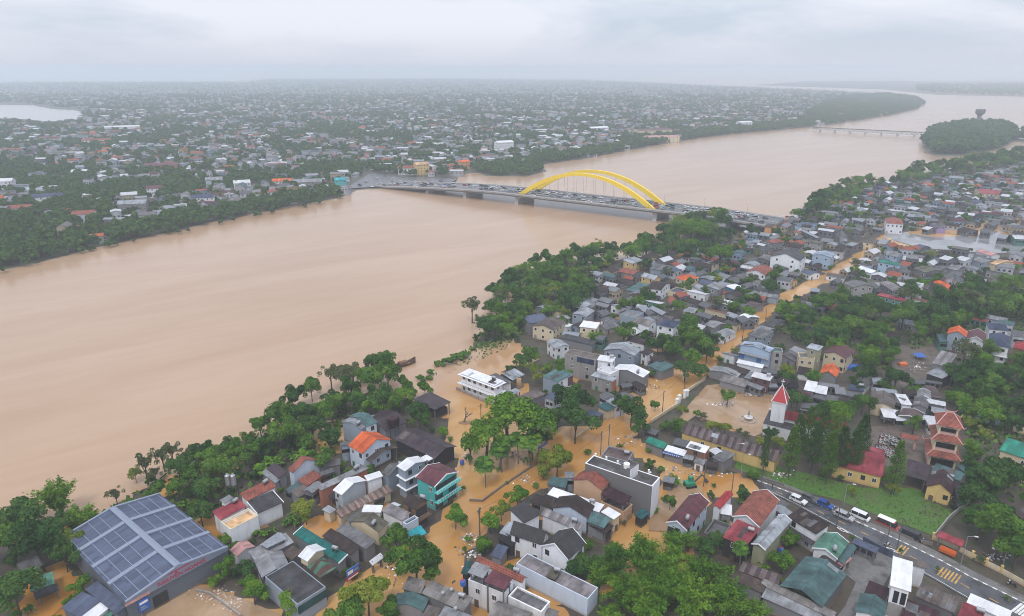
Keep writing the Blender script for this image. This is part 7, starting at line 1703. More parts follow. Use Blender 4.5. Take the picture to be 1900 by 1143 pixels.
for sx in (-1, 1): q.tube((sx * (ix + .1), 0, z + .4), (sx * (ix + .9), 0, z + 1.3), .14, .04, 5)
q.build("top_ridge", MATS["wpink"], pg)
THINGS.append(dict(o=pg, px=Z("U7", 880, 450), desc="pagoda", alt=None, label=pg["label"], anchor="pagoda"))
# temple gate shrine
gp = ZP("U7", 425, 480, .2); sg = empty("gate_shrine", gp, math.atan2(d.y, d.x)); tag(sg, "small pink gate shrine with red roof in the temple yard", "shrine")
for x in (-1.8, 1.8):
    q = MB(); q.box(x - .3, -.3, 0, x + .3, .3, 3.4); q.build("pillar", WPK, sg)
q = MB(); q.box(-2.2, -.4, 3.4, 2.2, .4, 3.9); q.build("lintel", MATS["wcream"], sg)
q = MB(); q.prism([(-1.2, 3.9), (0, 4.9), (1.2, 3.9)], -2.6, 2.6); q.build("roof", TER, sg)
rp = ZP("U7", 500, 375, .2); rt = newobj("altar_table", None) if False else None
# ------------------------------------------------------------------ fountain, water tanks, wooden boat, excavator
fp = ZP("I", 972, 650, 0); fo = empty("fountain", fp); tag(fo, "round stone fountain with statue in the flooded churchyard", "fountain")
q = MB(); q.lathe([(2.9, -.3), (2.9, .45), (2.5, .45), (2.5, .2)], 22); q.build("basin", CONC, fo)
q = MB(); q.lathe([(.5, 0), (.5, .9), (1.5, 1.0), (1.5, 1.2), (.35, 1.25), (.35, 1.9)], 16); q.build("pedestal", plain("pale_stone", (.55, .55, .54), .7, vary=.2), fo)
q = MB(); q.lathe([(.3, 1.9), (.36, 2.2), (.24, 2.9), (.32, 3.2), (.12, 3.4), (.17, 3.6), (.02, 3.85)], 10); q.build("statue", GREYP, fo)
pl = ZP("I", 1075, 572, 0); q = MB(); q.lathe([(2.0, -.2), (2.0, .16), (1.7, .2)], 20, ); tag(q.build("round_planter", CONC, None, pl), "low round planter rim beyond the churchyard fountain", "planter")
tk = ZP("T2", 872, 330, 5.6); wt = empty("water_tank", (tk.x, tk.y, 0)); tag(wt, "large round dark red water tank raised on a stand", "water tank")
q = MB(); q.lathe([(1.95, 6.2), (2.0, 6.3), (2.0, 8.4), (1.8, 8.55), (.5, 8.8), (.5, 8.95)], 20); q.build("tank", MATS["darkmaroon"], wt)
for i in range(6):
    a = i * math.pi / 3; q = MB(); q.tube((1.7 * math.cos(a), 1.7 * math.sin(a), -.3), (1.7 * math.cos(a), 1.7 * math.sin(a), 6.2), .12, n=5); q.build("leg", DARKM, wt)
q = MB(); q.lathe([(2.15, 6.05), (2.15, 6.2)], 20); q.build("platform", DARKM, wt)
q = MB()
for i in range(12):
    a = i * math.pi / 6; q.tube((2.1 * math.cos(a), 2.1 * math.sin(a), 6.2), (2.1 * math.cos(a), 2.1 * math.sin(a), 8.9), .04, n=4)
q.build("cage", DARKM, wt)
tk = ZP("T1", 485, 800, 6.2); wt = empty("steel_water_tank", (tk.x, tk.y, 0)); tag(wt, "pair of upright steel water tanks on a tower beside the red sheet roof", "water tank")
for x in (-.75, .75):
    q = MB(); q.lathe([(.0, 9.4), (.62, 9.5), (.66, 9.7), (.66, 12.4), (.3, 12.7), (.25, 12.9)], 14, (x, 0, 0)); q.build("tank", STEEL, wt)
for x in (-1.3, 1.3):
    for y in (-.6, .6): q = MB(); q.tube((x, y, 4.5), (x, y, 9.45), .09, n=5); q.build("leg", DARKM, wt)
q = MB(); q.box(-1.4, -.7, 9.35, 1.4, .7, 9.45); q.build("platform", DARKM, wt)
for reg, x, y, zz, lb in (("T8", 690, 455, 12.2, "white rooftop tank on the long cement building's stair tower"), ("T7", 130, 720, 5.8, "blue barrel standing beside the stained white house"), ("D", 1005, 665, .4, "blue barrel beside the olive walled house"), ("T2", 1730, 815, .3, "blue and red barrel by the end of the big purple-brown warehouse")):
    p = ZP(reg, x, y, zz); o = empty("water_tank" if zz > 6 else "barrel", p); tag(o, lb, "tank" if zz > 6 else "barrel")
    q = MB(); r_ = .9 if zz > 6 else .62; q.lathe([(r_ * .9, 0), (r_, .1), (r_, 1.3), (r_ * .7, 1.45)], 12); q.build("drum", WHITE if zz > 6 else BLUE, o)
    q = MB(); q.lathe([(r_ * .5, 1.45), (r_ * .5, 1.6)], 10); q.build("lid", FRAME if zz > 6 else RED, o)
bp = ZP("F", 1228, 238, 0); bt = empty("wooden_boat", bp, math.atan2(-.35, 1) + 1.0); tag(bt, "weathered wooden boat moored at the outer edge of the riverside trees", "boat")
vs, fs = [], []
for i in range(9):
    t = i / 8; x = -5 + 10 * t; wb_ = 1.5 * math.sin(math.pi * (.1 + .85 * t)) ** .7; zt = 1.0 + 1.6 * (2 * t - 1) ** 2 * (1 if t > .5 else .5)
    vs += [(x, -wb_, zt), (x, -wb_ * .6, -.3), (x, wb_ * .6, -.3), (x, wb_, zt)]
for i in range(8):
    for j in range(3): fs.append((4 * i + j, 4 * i + 4 + j, 4 * i + 5 + j, 4 * i + j + 1))
fs += [(0, 1, 2, 3), (35, 34, 33, 32)]
q = MB(); q.solid(vs, fs); q.build("hull", WOOD, bt)
q = MB(); q.box(-3.6, -.9, 0.2, 3.2, .9, .5); q.build("deck", MATS["wwood"], bt)
q = MB(); q.prism([(-1.0, 1.0), (-1.0, 2.0), (0, 2.5), (1.0, 2.0), (1.0, 1.0)], -2.6, .8); q.build("cabin", MATS["wwood"], bt)
ep = ZP("T8", 1480, 690, .15); ex = empty("excavator", ep, 0.25); tag(ex, "green excavator with raised arm standing in shallow flood water", "excavator")
for y in (-.95, .95):
    q = MB(); q.box(-1.6, y - .3, -.1, 1.6, y + .3, .7); q.build("track", BLACK, ex)
q = MB(); q.box(-1.6, -1.15, .75, 1.1, 1.15, 1.7); q.build("body", CARM["green"], ex)
q = MB(); q.box(-.2, .05, 1.7, 1.1, 1.1, 2.9); cb = q.build("cab", CARM["green"], ex); q = MB(); q.box(-.1, 1.1, 1.9, 1.0, 1.13, 2.7); q.box(1.1, .15, 1.9, 1.13, 1.0, 2.7); q.build("cab_window", GLASS, cb)
q = MB(); q.tube((1.1, -.3, 1.5), (3.4, -.3, 3.6), .28, .22, 6); q.build("boom", DARKM, ex)
q = MB(); q.tube((3.4, -.3, 3.6), (5.0, -.3, 1.6), .2, .14, 6); q.build("stick", DARKM, ex)
q = MB(); q.prism([(-.8, 1.6), (.2, 1.6), (.2, .9), (-.8, .9)], 4.6, 5.4); q.build("bucket", DARKM, ex)
sp = ZP("F", 1690, 672, 0); sn = empty("stranded_tree", sp); tag(sn, "leafless tree stranded on its root mound in open flood", "tree")
q = MB(); q.lathe([(2.6, -.2), (2.2, .25), (1.0, .45)], 10); o = q.build("root_mound", MATS["wwood"], sn); o.scale = (1.1, .5, 1)
o = newobj("branches", BARE[1], sn, (-.6, 0, .2)); o.scale = (7, 7, 6.2); o.rotation_euler = (0, .35, 0)
# ------------------------------------------------------------------ walls, fences and gates
def wall_run(reg, pts, h, th, mat, name, label, cat="wall", pillar=None, step=3.0, z0=-.4, closed=False):
    W = [ZP(reg, *p, 0.1) for p in pts]
    root = empty(name, W[0]); root.location.z = 0; tag(root, label, cat); k = 0
    for a, b in zip(W[:-1], W[1:]):
        d = b - a; l = d.length; ang = math.atan2(d.y, d.x); m = max(1, int(round(l / step)))
        for i in range(m):
            q = MB(); q.box(0.0, -th / 2, z0, l / m - .02, th / 2, h); o = q.build("panel", mat, root, (a + d * (i / m)) - root.location, ang); o.location.z = 0
            if pillar:
                ph, pw, pm = pillar; q = MB(); q.box(-pw / 2, -pw / 2, z0, pw / 2, pw / 2, ph); q.box(-pw / 2 - .08, -pw / 2 - .08, ph, pw / 2 + .08, pw / 2 + .08, ph + .12)
                o = q.build("pillar", pm, root, (a + d * (i / m)) - root.location, ang); o.location.z = 0
    return root
wall_run("E", [(930, 575), (1120, 660), (1330, 770), (1440, 825), (1616, 925), (1680, 960)], 1.7, .18, MATS["wcream"], "boundary_wall", "yellowish wall with square pillars along the pavement", pillar=(2.3, .45, MATS["wyellow"]), step=4.2)
wall_run("X", [(1360, 872), (1400, 888), (1440, 903), (1475, 915), (1545, 943), (1640, 980), (1690, 1003), (1730, 1012)], 1.0, .2, MATS["wcement"], "boundary_wall", "low grey wall between lawn and parked cars", step=5)
wall_run("X", [(1732, 1000), (1760, 965), (1803, 930)], 1.6, .25, CONC, "boundary_wall", "mossy concrete wall climbing away from the lawn's corner", step=5)
wall_run("I", [(235, 675), (440, 542)], 1.5, .3, MATS["wcream"], "churchyard_wall", "pale churchyard wall beside the flooded street, nearer stretch", step=4, pillar=None)
wall_run("I", [(510, 440), (645, 352)], 1.5, .3, MATS["wcream"], "churchyard_wall", "pale churchyard wall beyond the gate pillars", step=4)
for x, y, hh, lb in ((430, 545, 2.6, "outer left"), (447, 528, 3.2, "inner left"), (490, 490, 3.2, "inner right"), (508, 478, 2.6, "outer right")):
    p = ZP("I", x, y, 0); o = empty("gate_pillar", p, STREET); tag(o, f"white churchyard gate pillar, {lb} of the four", "gate pillar", "pillars of the churchyard gate")
    q = MB(); q.box(-.45, -.45, -.4, .45, .45, hh); q.build("shaft", MATS["wstained"], o); q = MB(); q.box(-.6, -.6, hh, .6, .6, hh + .25); q.box(-.45, -.45, hh + .25, .45, .45, hh + .45); q.build("cap", TRIM, o)
wall_run("T6", [(100, 612), (350, 425), (560, 285), (780, 140)], .75, .3, MATS["wcement"], "park_wall", "low dark wall round the flooded square by the palms", step=5)
wall_run("T6", [(-60, 600), (95, 610)], .75, .3, MATS["wcement"], "park_wall", "short low dark wall at the street corner of the square", step=5)
wall_run("G", [(190, 500), (330, 565), (510, 640), (610, 590)], 1.3, .25, MATS["wold"], "garden_wall", "stained garden wall in front of the white modern house", step=4)
wall_run("G", [(1080, 880), (1290, 735)], 1.0, .25, MATS["wcream"], "garden_wall", "cream wall under the big dark street trees", step=4)
wall_run("U4", [(800, 1000), (1290, 880)] if False else [(1100, 735), (1560, 880), (1850, 965)], 1.1, .15, MATS["wcement"], "roadside_fence", "grey fence at the flooded end of the wet road", "fence", step=4)
wall_run("X", [(1600, 1008), (1625, 1022), (1655, 1036)], 2.2, .2, MATS["silverblue"], "yard_gate", "grey sliding gate of the concrete yard", "gate", step=3)
wall_run("A", [(1385, 905), (1480, 925), (1600, 1010), (1700, 1085)], .9, .3, MATS["wold"], "garden_wall", "broken low wall beside the litter in front of the warehouse", step=4)
# poles
PO = MB(); PO.tube((0, 0, -.4), (0, 0, 8.6), .16, .11, 7); PO.box(-.9, -.06, 7.7, .9, .06, 7.85); PO.box(-.6, -.06, 7.0, .6, .06, 7.12)
for x in (-.8, -.4, .4, .8): PO.tube((x, 0, 7.85), (x, 0, 8.1), .05, n=5)
POLE = PO.mesh("utility_pole", plain("dark_concrete", (.11, .105, .10), .85))
for reg, x, y, lb in (("G", 1283, 1000, "concrete power pole, nearer of the pair before the mauve rooftop block"), ("G", 1343, 945, "concrete power pole, farther of the pair before the mauve rooftop block"), ("G", 378, 780, "lone power pole in the flood by the white modern house"), ("I", 490, 420, "power pole beside the churchyard gate"), ("I", 322, 595, "power pole on the churchyard wall near a slim tree"),
                       ("I", 555, 30, "power pole under the street trees up the flooded street"), ("T6", 65, 1030, "dark power pole by the round street bushes"), ("E", 572, 660, "power pole beside the yellow rumble bars"), ("E", 662, 645, "power pole next to the first at the rumble bars"), ("E", 205, 500, "thin pole in front of the dark brown roof"), ("U3", 655, 200, "power pole behind the light blue block"), ("T8", 1650, 690, "thin pole by the excavator"), ("L", 805, 1060, "power pole on the edge of the upper flooded street"), ("D", 850, 190, "thin pole by the pavement fence"), ("T5", 1655, 160, "pole at the street edge above the rubble"), ("D", 630, 270, "thin pole behind the red gable")):
    o = newobj("utility_pole", POLE); o.location = (*ZP(reg, x, y, 0)[:2], 0); o.rotation_euler = (0, 0, STREET + .3); tag(o, lb, "power pole", "power poles along the streets")
for reg, x, y, lb in (("D", 1466, 360, "tall lamp by the silver car"), ("E", 1138, 770, "tall lamp before the yellow wall"), ("E", 1450, 790, "tall lamp behind the yellow wall"), ("U4", 1222, 740, "lamp beside the long yellow hall"), ("U4", 1300, 880, "lamp where the wet road meets the flood")):
    o = newobj("street_lamp", LAMP); o.location = (*ZP(reg, x, y, 0)[:2], .3); o.rotation_euler = (0, 0, STREET - 1.2); tag(o, lb, "street lamp", "lamps along the wet road")
# wires
def wire(a, b, sag, name, label):
    mb = MB(); pts = [a.lerp(b, t) - Vector((0, 0, sag * 4 * t * (1 - t))) for t in np.linspace(0, 1, 9)]
    for p, q in zip(pts[:-1], pts[1:]): mb.tube(p, q, .03, n=3, cap=False)
    tag(mb.build(name, BLACK), label, "cable")
W0 = ZP("G", 1283, 1000, 0) + Vector((0, 0, 7.8)); W1_ = ZP("I", 322, 595, 0) + Vector((0, 0, 7.8)); W2 = ZP("I", 490, 420, 0) + Vector((0, 0, 7.8)); W3 = ZP("T6", 65, 1030, 0) + Vector((0, 0, 7.8))
wire(W0, W1_, 1.0, "power_cable", "power cable sagging between twin poles and churchyard wall"); wire(W1_, W2, .7, "power_cable", "power cable along the churchyard wall to the gate"); wire(W0, W3, 1.5, "power_cable", "power cable sagging over the flooded square wall")
# ------------------------------------------------------------------ signs, lettering, awnings and umbrellas
wh = next(s for s in SPECS if s["o"].get("special") == "warehouse"); wr = wh["root"]; hx, hy = wh["ln"] / 2, wh["w"] / 2
PANEL = plain("raised_strip", (.21, .245, .325), .5, vary=.08)
def roof_z(y): return 6.0 + 2.0 * (1 - abs(y) / hy)
LIP = MB()
q = MB(); q.prism([(-.75, 7.98), (-.75, 8.22), (0, 8.42), (.75, 8.22), (.75, 7.98)], -hx - .05, hx + .05); q.build("ridge_strip", PANEL, wr)
xs = [-hx + (2 * hx) * k / 4 for k in range(5)]
for k, x in enumerate(xs):
    for s_ in (-1, 1):
        w_ = .6 if 0 < k < 4 else .3
        q = MB(); y0, y1 = s_ * .8, s_ * hy
        z0_, z1_ = roof_z(.8) + .32, roof_z(hy) + .32
        pts = [(x - w_, y0, z0_), (x + w_, y0, z0_), (x + w_, y1, z1_), (x - w_, y1, z1_)]
        if s_ < 0: pts.reverse()
        q.slab(pts, .45); q.build("cross_strip", PANEL, wr)
for k in range(4):
    for s_ in (-1, 1):
        for j in range(1, 5):
            y = s_ * (1.0 + (hy - 1.2) * j / 4.2); zz = roof_z(abs(y)) + .1
            q = MB(); q.box(xs[k] + .62, y - .07, zz - .14, xs[k + 1] - .62, y + .07, zz + .03); q.build("roof_batten", PANEL, wr)
sx_ = 1 if (Matrix.Rotation(wh["ang"], 3, 'Z') @ Vector((1, 0, 0))).dot(Vector((-wh["cen"].x, -wh["cen"].y, 0))) > 0 else -1
q = MB(); q.prism([(-hy, 5.2), (-hy, 6.05), (0, 8.1), (hy, 6.05), (hy, 5.2)], sx_ * (hx + .02), sx_ * (hx + .18)); q.build("gable_fascia", PANEL, wr)
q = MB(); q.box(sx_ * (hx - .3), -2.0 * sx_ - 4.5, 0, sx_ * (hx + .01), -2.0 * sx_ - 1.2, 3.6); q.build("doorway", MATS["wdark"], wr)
def text(body, size, loc, rot, mat, parent, name="lettering", ext=.02):
    cu_ = bpy.data.curves.new(name, 'FONT'); cu_.body = body; cu_.size = size; cu_.extrude = ext; cu_.align_x = 'CENTER'; cu_.offset = size * .018; cu_.resolution_u = 3
    cu_.materials.append(mat); tmp = bpy.data.objects.new(name, cu_); COL.objects.link(tmp)
    bpy.context.view_layer.update(); me = bpy.data.meshes.new_from_object(tmp.evaluated_get(bpy.context.evaluated_depsgraph_get())); bpy.data.objects.remove(tmp)
    o = bpy.data.objects.new(name, me); o.location = loc; o.rotation_euler = rot; return link(o, parent)
REDL = plain("red_letters", (.42, .015, .06), .5)
text("NGUYỄN HOÀNG", 1.35, (sx_ * (hx + .22), sx_ * .6, 5.6), (R(90), 0, R(90) if sx_ > 0 else R(-90)), REDL, wr)
text("NGUYỄN HOÀNG", .01, (0, 0, -3), (0, 0, 0), REDL, wr) if False else None
q = MB(); q.box(sx_ * (hx + .19), -sx_ * 9.5 - 2.6, 5.1, sx_ * (hx + .24), -sx_ * 9.5 + 2.6, 5.75); q.build("pale_red_sign", MATS["pink"], wr)
q = MB(); q.box(sx_ * (hx + .19), -4.5, 7.2, sx_ * (hx + .24), 4.5, 7.45); q.build("upper_sign", REDL, wr)
def sign(reg, a, b, z0, z1, mats, name, label, post=True, stripes=()):
    A_, B_ = ZP(reg, *a, z0), ZP(reg, *b, z0); d = B_ - A_; root = empty(name, (A_.x, A_.y, 0), math.atan2(d.y, d.x)); tag(root, label, "sign")
    l = d.length; q = MB(); q.box(0, -.1, z0, l, .1, z1); q.build("board", mats, root)
    for (x0, x1, y0, y1, m) in stripes:
        q = MB(); q.box(l * x0, -.13, z0 + (z1 - z0) * y0, l * x1, -.105, z0 + (z1 - z0) * y1); q.build("lettering", m, root)
    if post:
        for x in (.3, l - .3): q = MB(); q.tube((x, .15, -.4), (x, .15, z0 + .2), .07, n=5); q.build("post", STEEL, root)
    return root
sign("A", (985, 1055), (1060, 1010), 1.6, 4.6, BLUE, "billboard", "blue billboard with pale lettering beside the warehouse front", stripes=((.12, .88, .62, .82, WHITE), (.12, .6, .3, .42, MATS["lightblue"]), (.12, .75, .14, .22, MATS["lightblue"])))
sign("T3", (1370, 745), (1500, 655), 2.6, 4.4, BLUE, "shop_sign", "blue shop sign above the red one by the blue-grey block", stripes=((.08, .5, .25, .75, WHITE), (.55, .92, .3, .6, MATS["lightblue"])))
sign("T3", (1372, 785), (1502, 695), 1.5, 2.4, RED, "shop_sign", "red shop sign strip below the blue one", stripes=((.1, .9, .3, .65, WHITE),), post=False)
sign("T5", (495, 440), (590, 380), 2.2, 3.0, ORANGE, "banner", "orange-red banner beside the white shop awning", stripes=((.1, .9, .35, .6, WHITE),))
sign("U4", (330, 545), (550, 603), 2.5, 3.3, BLUE, "shop_sign", "long blue sign strip over the flooded shop front", stripes=tuple((.05 + i * .12, .12 + i * .12, .3, .7, WHITE) for i in range(8)), post=False)
sign("G", (810, 960), (885, 905), 2.2, 3.4, MATS["lightblue"], "street_banner", "pale blue banner board standing in the flooded square", stripes=((.08, .92, .35, .65, BLUE),))
for x, y, lb in ((418, 615, "pink sunshade under the blue sign, left one"), (590, 640, "pink sunshade beside the blue sign strip, right one"), (555, 625, "small pink sunshade between the two larger ones")):
    o = empty("sunshade", ZP("U4", x, y, 0)); tag(o, lb, "umbrella", "sunshades outside the flooded shop")
    q = MB(); q.lathe([(1.6, 2.1), (1.0, 2.5), (.05, 2.8)], 8); q.build("canopy", MATS["pink"], o); q = MB(); q.tube((0, 0, -.4), (0, 0, 2.75), .04, n=5); q.build("pole", STEEL, o)
# blue tarpaulin tent and orange sheet on the building site
o = empty("blue_tent", ZP("U6", 575, 510, .2)); tag(o, "blue tarpaulin tent on the muddy building site", "tent")
q = MB(); q.solid([(-2, -2, 1.6), (2, -2, 1.6), (2, 2, 1.6), (-2, 2, 1.6), (0, 0, 3.0)], [(0, 1, 4), (1, 2, 4), (2, 3, 4), (3, 0, 4)]); q.build("canopy", BLUE, o)
for x in (-1.9, 1.9):
    for y in (-1.9, 1.9): q = MB(); q.tube((x, y, 0), (x, y, 1.6), .05, n=4); q.build("post", STEEL, o)
q = MB(); q.slab([(-1.6, -1, .9), (1.6, -1.2, .7), (1.7, 1.1, 1.1), (-1.4, 1, .8)], .8); tag(q.build("orange_sheet", ORANGE, None, ZP("U6", 365, 585, .2)), "orange-red covered heap on the muddy building site", "heap")
q = MB(); q.slab([(-3, -1.4, 1.3), (3, -1.2, .9), (3.2, 1.4, 1.4), (-2.6, 1.5, 1.8)], 1.0); tag(q.build("blue_tarpaulin", BLUE, None, ZP("J", 320, 262, .3)), "blue tarpaulin heap beside the cream maroon house", "tarpaulin")
# roof turbines
TV = MB(); TV.tube((0, 0, -.6), (0, 0, .2), .25, n=10); TV.lathe([(.3, .2), (.48, .4), (.5, .6), (.38, .8), (.05, .9)], 12); TVM = TV.mesh("roof_turbine", STEEL)
for x, y, lb in ((1200, 880, "left steel turbine on the vented grey roof"), (1305, 838, "right steel turbine on the vented grey roof"), (1355, 1070, "lowest steel turbine at the bottom grey roof")):
    o = newobj("roof_turbine", TVM); o.location = ZP("T5", x, y, 5.75); tag(o, lb, "roof vent", "turbines on grey roofs")
# terrace pillars on the cement building
for x, y in ((300, 350), (435, 390), (575, 440), (963, 555)):
    p = ZP("T8", x, y, 9.2); o = newobj("post", None) if False else None
    q = MB(); q.box(-.25, -.25, 0, .25, .25, 1.9)
    lb = {300: "first white stub pillar on the cement roof terrace", 435: "second white stub pillar on the cement roof terrace", 575: "third white stub pillar beside the stair tower", 963: "white stub pillar on the terrace beyond the stair tower"}[x]
    tag(q.build("roof_pillar", WHITE, None, p), lb, "pillar", "stub pillars on the cement roof")
# floating litter and debris
def litter(name, spots, n, s0, s1, mats):
    mb = MB()
    for (reg, x, y, rx, ry, z) in spots:
        for _ in range(n):
            u, v = Z(reg, x + rng.normal(0, rx), y + rng.normal(0, ry)); p = P(u, v, z); s = rng.uniform(s0, s1); a = rng.uniform(0, 3.1)
            c, si = math.cos(a) * s, math.sin(a) * s
            mb.solid([(p.x - c, p.y - si, z), (p.x + si, p.y - c, z), (p.x + c, p.y + si, z), (p.x - si, p.y + c, z), (p.x, p.y, z + s * .7)], [(0, 1, 4), (1, 2, 4), (2, 3, 4), (3, 0, 4)], int(rng.integers(0, len(mats))))
    tag(mb.build(name, mats), kind='stuff')
litter("floating_litter", [("A", 1420, 925, 45, 18, .22), ("A", 1620, 965, 60, 30, .22), ("B", 60, 950, 50, 30, .22), ("B", 120, 1000, 40, 25, .22), ("B", 40, 910, 40, 30, .22)], 40, .07, .26, [WHITE, FRAME, MATS["pink"], FRAME, CONC, MATS["tan"]])
litter("drifting_debris", [("C", 270, 520, 25, 12, .05), ("C", 290, 650, 25, 10, .1), ("T2", 1790, 730, 20, 20, .2), ("G", 600, 1000, 60, 25, .2), ("T5", 1500, 330, 60, 90, .06), ("T5", 560, 640, 70, 60, .06), ("T6", 620, 330, 80, 40, .06), ("U2", 1200, 640, 120, 60, .06), ("T8", 700, 130, 120, 50, .06), ("T8", 1300, 480, 160, 30, .06), ("U4", 900, 800, 160, 30, .06), ("I", 760, 530, 40, 8, .22), ("I", 1000, 440, 60, 12, .25), ("U3", 760, 870, 40, 18, .25), ("I", 1100, 450, 40, 12, .25), ("U6", 540, 610, 60, 30, .3), ("D", 1030, 80, 40, 12, .3), ("E", 1380, 690, 60, 30, .3), ("E", 1100, 230, 60, 30, .3)], 45, .12, .5, [CONC, WOOD, STEEL, MATS["wgrey"], WHITE])
# grass on the lawn and along the banks
def tufts(name, polys, dens, h0, h1, mat, z=.2, cap=26000):
    cs = []
    for poly in polys: cs.append(sample_world(poly, dens, cap))
    c = np.concatenate(cs); n = len(c); hh = rng.uniform(h0, h1, n); cc = np.stack([c[:, 0], c[:, 1], z + hh * .55], 1)
    th = rng.uniform(0, 6.28, n); nn = unit(np.stack([np.cos(th), np.sin(th), np.full(n, .75)], 1)); u = unit(np.cross(nn, np.stack([-np.sin(th), np.cos(th), np.zeros(n)], 1)))
    me = quads_mesh(name, cc, nn, u, hh, np.full(n, .9), rng.random(n), mat); tag(newobj(name, me), kind='stuff')
tufts("grass", [lawn], 3.6, .08, .22, LEAF["bright"], .25)
tufts("weeds", [[(1640, 940), (1700, 910), (1760, 940), (1735, 985), (1660, 965)], [(1440, 890), (1520, 890), (1600, 910), (1620, 950), (1560, 925)]], .45, .15, .4, LEAF["mid"], .25)
tufts("undergrowth", [BLOCK_W[1:8] + [(700, 760), (600, 830), (500, 880), (380, 970), (130, 1000)], [(862, 655), (905, 600), (1015, 500), (1080, 487), (1100, 520), (1000, 610), (930, 640)], [(1440, 615), (1500, 568), (1660, 600), (1650, 690), (1530, 660)], [(1760, 700), (1930, 670), (1930, 1000), (1850, 900), (1800, 850), (1790, 790)], [(1100, 1060), (1200, 1000), (1340, 1060), (1440, 1180), (1120, 1180)], [(1655, 580), (1930, 530), (1930, 610), (1690, 650)]], .55, .35, 1.0, LEAF["mid"], .1, 9000)
# water hyacinth mats drifting in the inlet
tufts("drifting_weed", [[(835, 672), (860, 650), (950, 632), (940, 648), (880, 672), (850, 682)], [(790, 700), (800, 690), (815, 695), (800, 706)]], .5, .25, .7, LEAF["mid"], .02)
# far bridge and island tower
fa, fb = P(1508, 240, 4), P(1712, 250, 4); d = (fb - fa).normalized()
fbm = empty("girder_bridge", (fa.x, fa.y, 0), math.atan2(d.y, d.x)); tag(fbm, "long low grey bridge in the haze reaching the wooded island", "bridge")
l = (fb - fa).length
q = MB(); q.box(0, -3.5, 3.4, l, 3.5, 4.6); q.build("deck", BCONC, fbm)
q = MB()
for s_ in (-3.4, 3.4):
    q.box(0, s_ - .2, 7.6, l, s_ + .2, 8.3)
    k = 0.0
    while k < l: q.tube((k, s_, 4.6), (k + 4, s_, 7.8), .25, n=4); q.tube((k + 4, s_, 7.8), (k + 8, s_, 4.6), .25, n=4); k += 8
q.build("truss", DARKM, fbm)
for k in range(7): q = MB(); q.box(l * (k + .5) / 7 - 1.5, -3, -1, l * (k + .5) / 7 + 1.5, 3, 3.4); q.build("pier", BCONC, fbm)
p = P(1813, 236, 0); tw_ = empty("water_tower", (p.x, p.y, 0)); tag(tw_, "mushroom-shaped water tower above the wooded island", "water tower")
q = MB(); q.lathe([(4.6, 0), (3.8, 22), (4.6, 25)], 14); q.build("shaft", plain("aged_concrete", (.17, .16, .16), .85), tw_); q = MB(); q.lathe([(3, 23), (8.5, 27), (9, 34), (8, 35.5)], 18); q.build("tank", plain("dark_tank", (.10, .09, .09), .8), tw_)
p1, p2 = P(1890, 258, 3), P(2010, 262, 3); d = (p2 - p1).normalized(); fb2 = empty("girder_bridge", (p1.x, p1.y, 0), math.atan2(d.y, d.x)); tag(fb2, "short stretch of grey bridge beyond the island's far end", "bridge"); q = MB(); q.box(0, -3, 3, (p2 - p1).length, 3, 4.4); q.build("deck", BCONC, fb2)
q = MB(); q.box(20, -2.6, -1, 23, 2.6, 3); q.build("pier", BCONC, fb2)
# ------------------------------------------------------------------ haze
HZ = 0.00026
hb = MB(); hb.box(-9500, -300, -1.0, 9500, 12500, 124.0); hz_o = hb.build("haze", None or [])
mh = bpy.data.materials.new("haze"); mh.use_nodes = True; t = mh.node_tree; t.nodes.clear()
mo = t.nodes.new("ShaderNodeOutputMaterial"); pv = t.nodes.new("ShaderNodeVolumePrincipled")
pv.inputs["Color"].default_value = (.83, .915, 1.0, 1); pv.inputs["Density"].default_value = HZ; pv.inputs["Anisotropy"].default_value = .0
t.links.new(pv.outputs[0], mo.inputs["Volume"]); hz_o.data.materials.append(mh); tag(hz_o, kind='stuff')

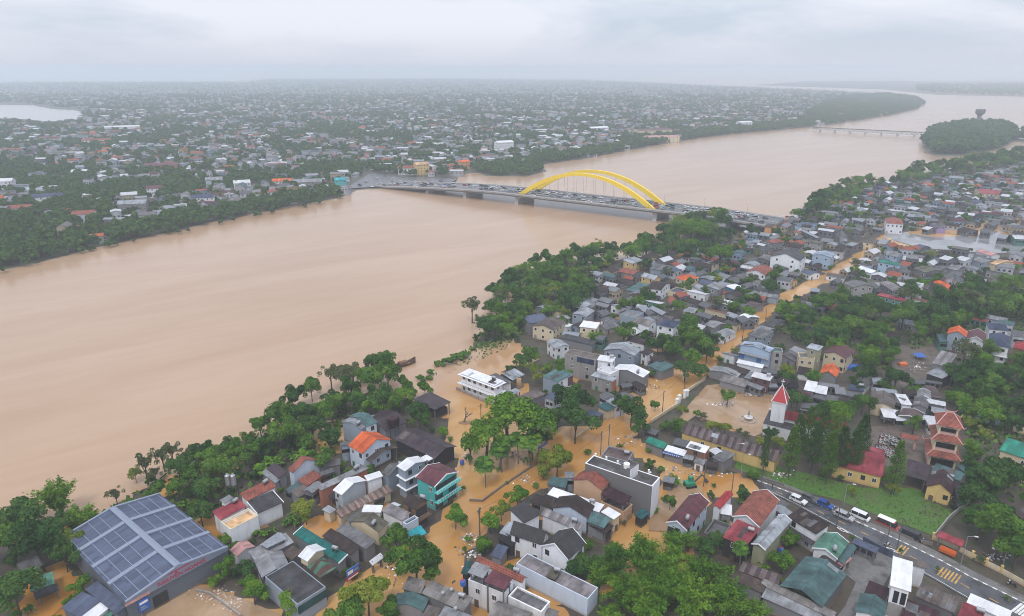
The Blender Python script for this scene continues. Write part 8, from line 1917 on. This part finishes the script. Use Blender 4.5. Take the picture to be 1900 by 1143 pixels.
# ------------------------------------------------------------------ steel water tanks lying on roofs
TKM = MB(); TKM.tube((-.7, 0, .95), (.7, 0, .95), .5, n=12); TKM.tube((-.85, 0, .95), (-.7, 0, .95), .2, .5, 12); TKM.tube((.7, 0, .95), (.85, 0, .95), .5, .2, 12)
LEGM = MB(); LEGM.box(-.05, -.4, -.3, .05, .4, .5); LEG_ME = LEGM.mesh("stand", DARKM); TK_ME = TKM.mesh("tank", STEEL)
cand = [s for s in SPECS if s.get("root") and s["label"] and s["dep"] < 330 and s["h"] > 4.3 and not s["o"].get("open") and s["typ"] in ("flat", "shed", "gc") and s["name"] == "house"]
for s in cand[::3][:26]:
    ca, sa = math.cos(s["ang"]), math.sin(s["ang"]); lx, ly = s["ln"] * .3, (s["w"] * .2 if s["typ"] != 'gc' else s["w"] * .28)
    z = s["h"] - s["o"].get("par", .55) if s["typ"] == 'flat' else (s["h"] + s["rise"] * .7 if s["typ"] == 'shed' else s["h"] + s["rise"] * .44)
    r = empty("roof_tank", (s["cen"].x + lx * ca - ly * sa, s["cen"].y + lx * sa + ly * ca, z), s["ang"] + .2); tag(r, "steel tank on roof of " + " ".join(s["label"].split()[:11]), "water tank", "steel tanks on roofs")
    newobj("tank", TK_ME, r)
    for x in (-.5, .5): newobj("stand", LEG_ME, r, (x, 0, 0))
# ------------------------------------------------------------------ labels for everything that has none yet
ANCH = [(t["px"], t["anchor"]) for t in THINGS if t.get("anchor")] + [((1090, 350), "yellow arch bridge"), ((1388, 778), "churchyard fountain"), ((745, 675), "wooden boat"), ((1290, 900), "excavator"), ((1813, 225), "island water tower"), ((720, 790), "round water tank"), ((1650, 870), "scooter rows")]
used = set()
for t in THINGS:
    if t["label"]: t["o"]["label"] = t["label"]; used.add(t["label"].lower())
def relation(du, dv):
    if abs(du) > 1.8 * abs(dv): return "right of" if du > 0 else "left of"
    if abs(dv) > 1.8 * abs(du): return "in front of" if dv > 0 else "behind"
    return ("in front and " if dv > 0 else "behind and ") + ("right of" if du > 0 else "left of")
for t in sorted((t for t in THINGS if not t["label"]), key=lambda t: -t["px"][1]):
    u, v = t["px"]; near = sorted(ANCH, key=lambda a: math.hypot(a[0][0] - u, (a[0][1] - v) * 1.3))[:14]
    lab = None
    for dd in (t["desc"], t["alt"]):
        if not dd: continue
        for (au, av), an in near[:6]:
            c = f"{dd} {relation(u - au, v - av)} the {an}"
            if c.lower() not in used and len(c.split()) <= 16: lab = c; break
        if lab: break
    if not lab:
        for i in range(len(near)):
            for j in range(i + 1, len(near)):
                c = f"{t['desc']} between the {near[i][1]} and the {near[j][1]}"
                if c.lower() not in used and len(c.split()) <= 16: lab = c; break
            if lab: break
    lab = lab or t["desc"] + " among its neighbours"
    used.add(lab.lower()); t["o"]["label"] = lab
print("HOUSES", len(NEARH), len(MASSH), "TREES", len(NEART), len(MASST), "far", len(tp), len(rows), "objs", len(bpy.data.objects), "cars", sum(cnt.values()))
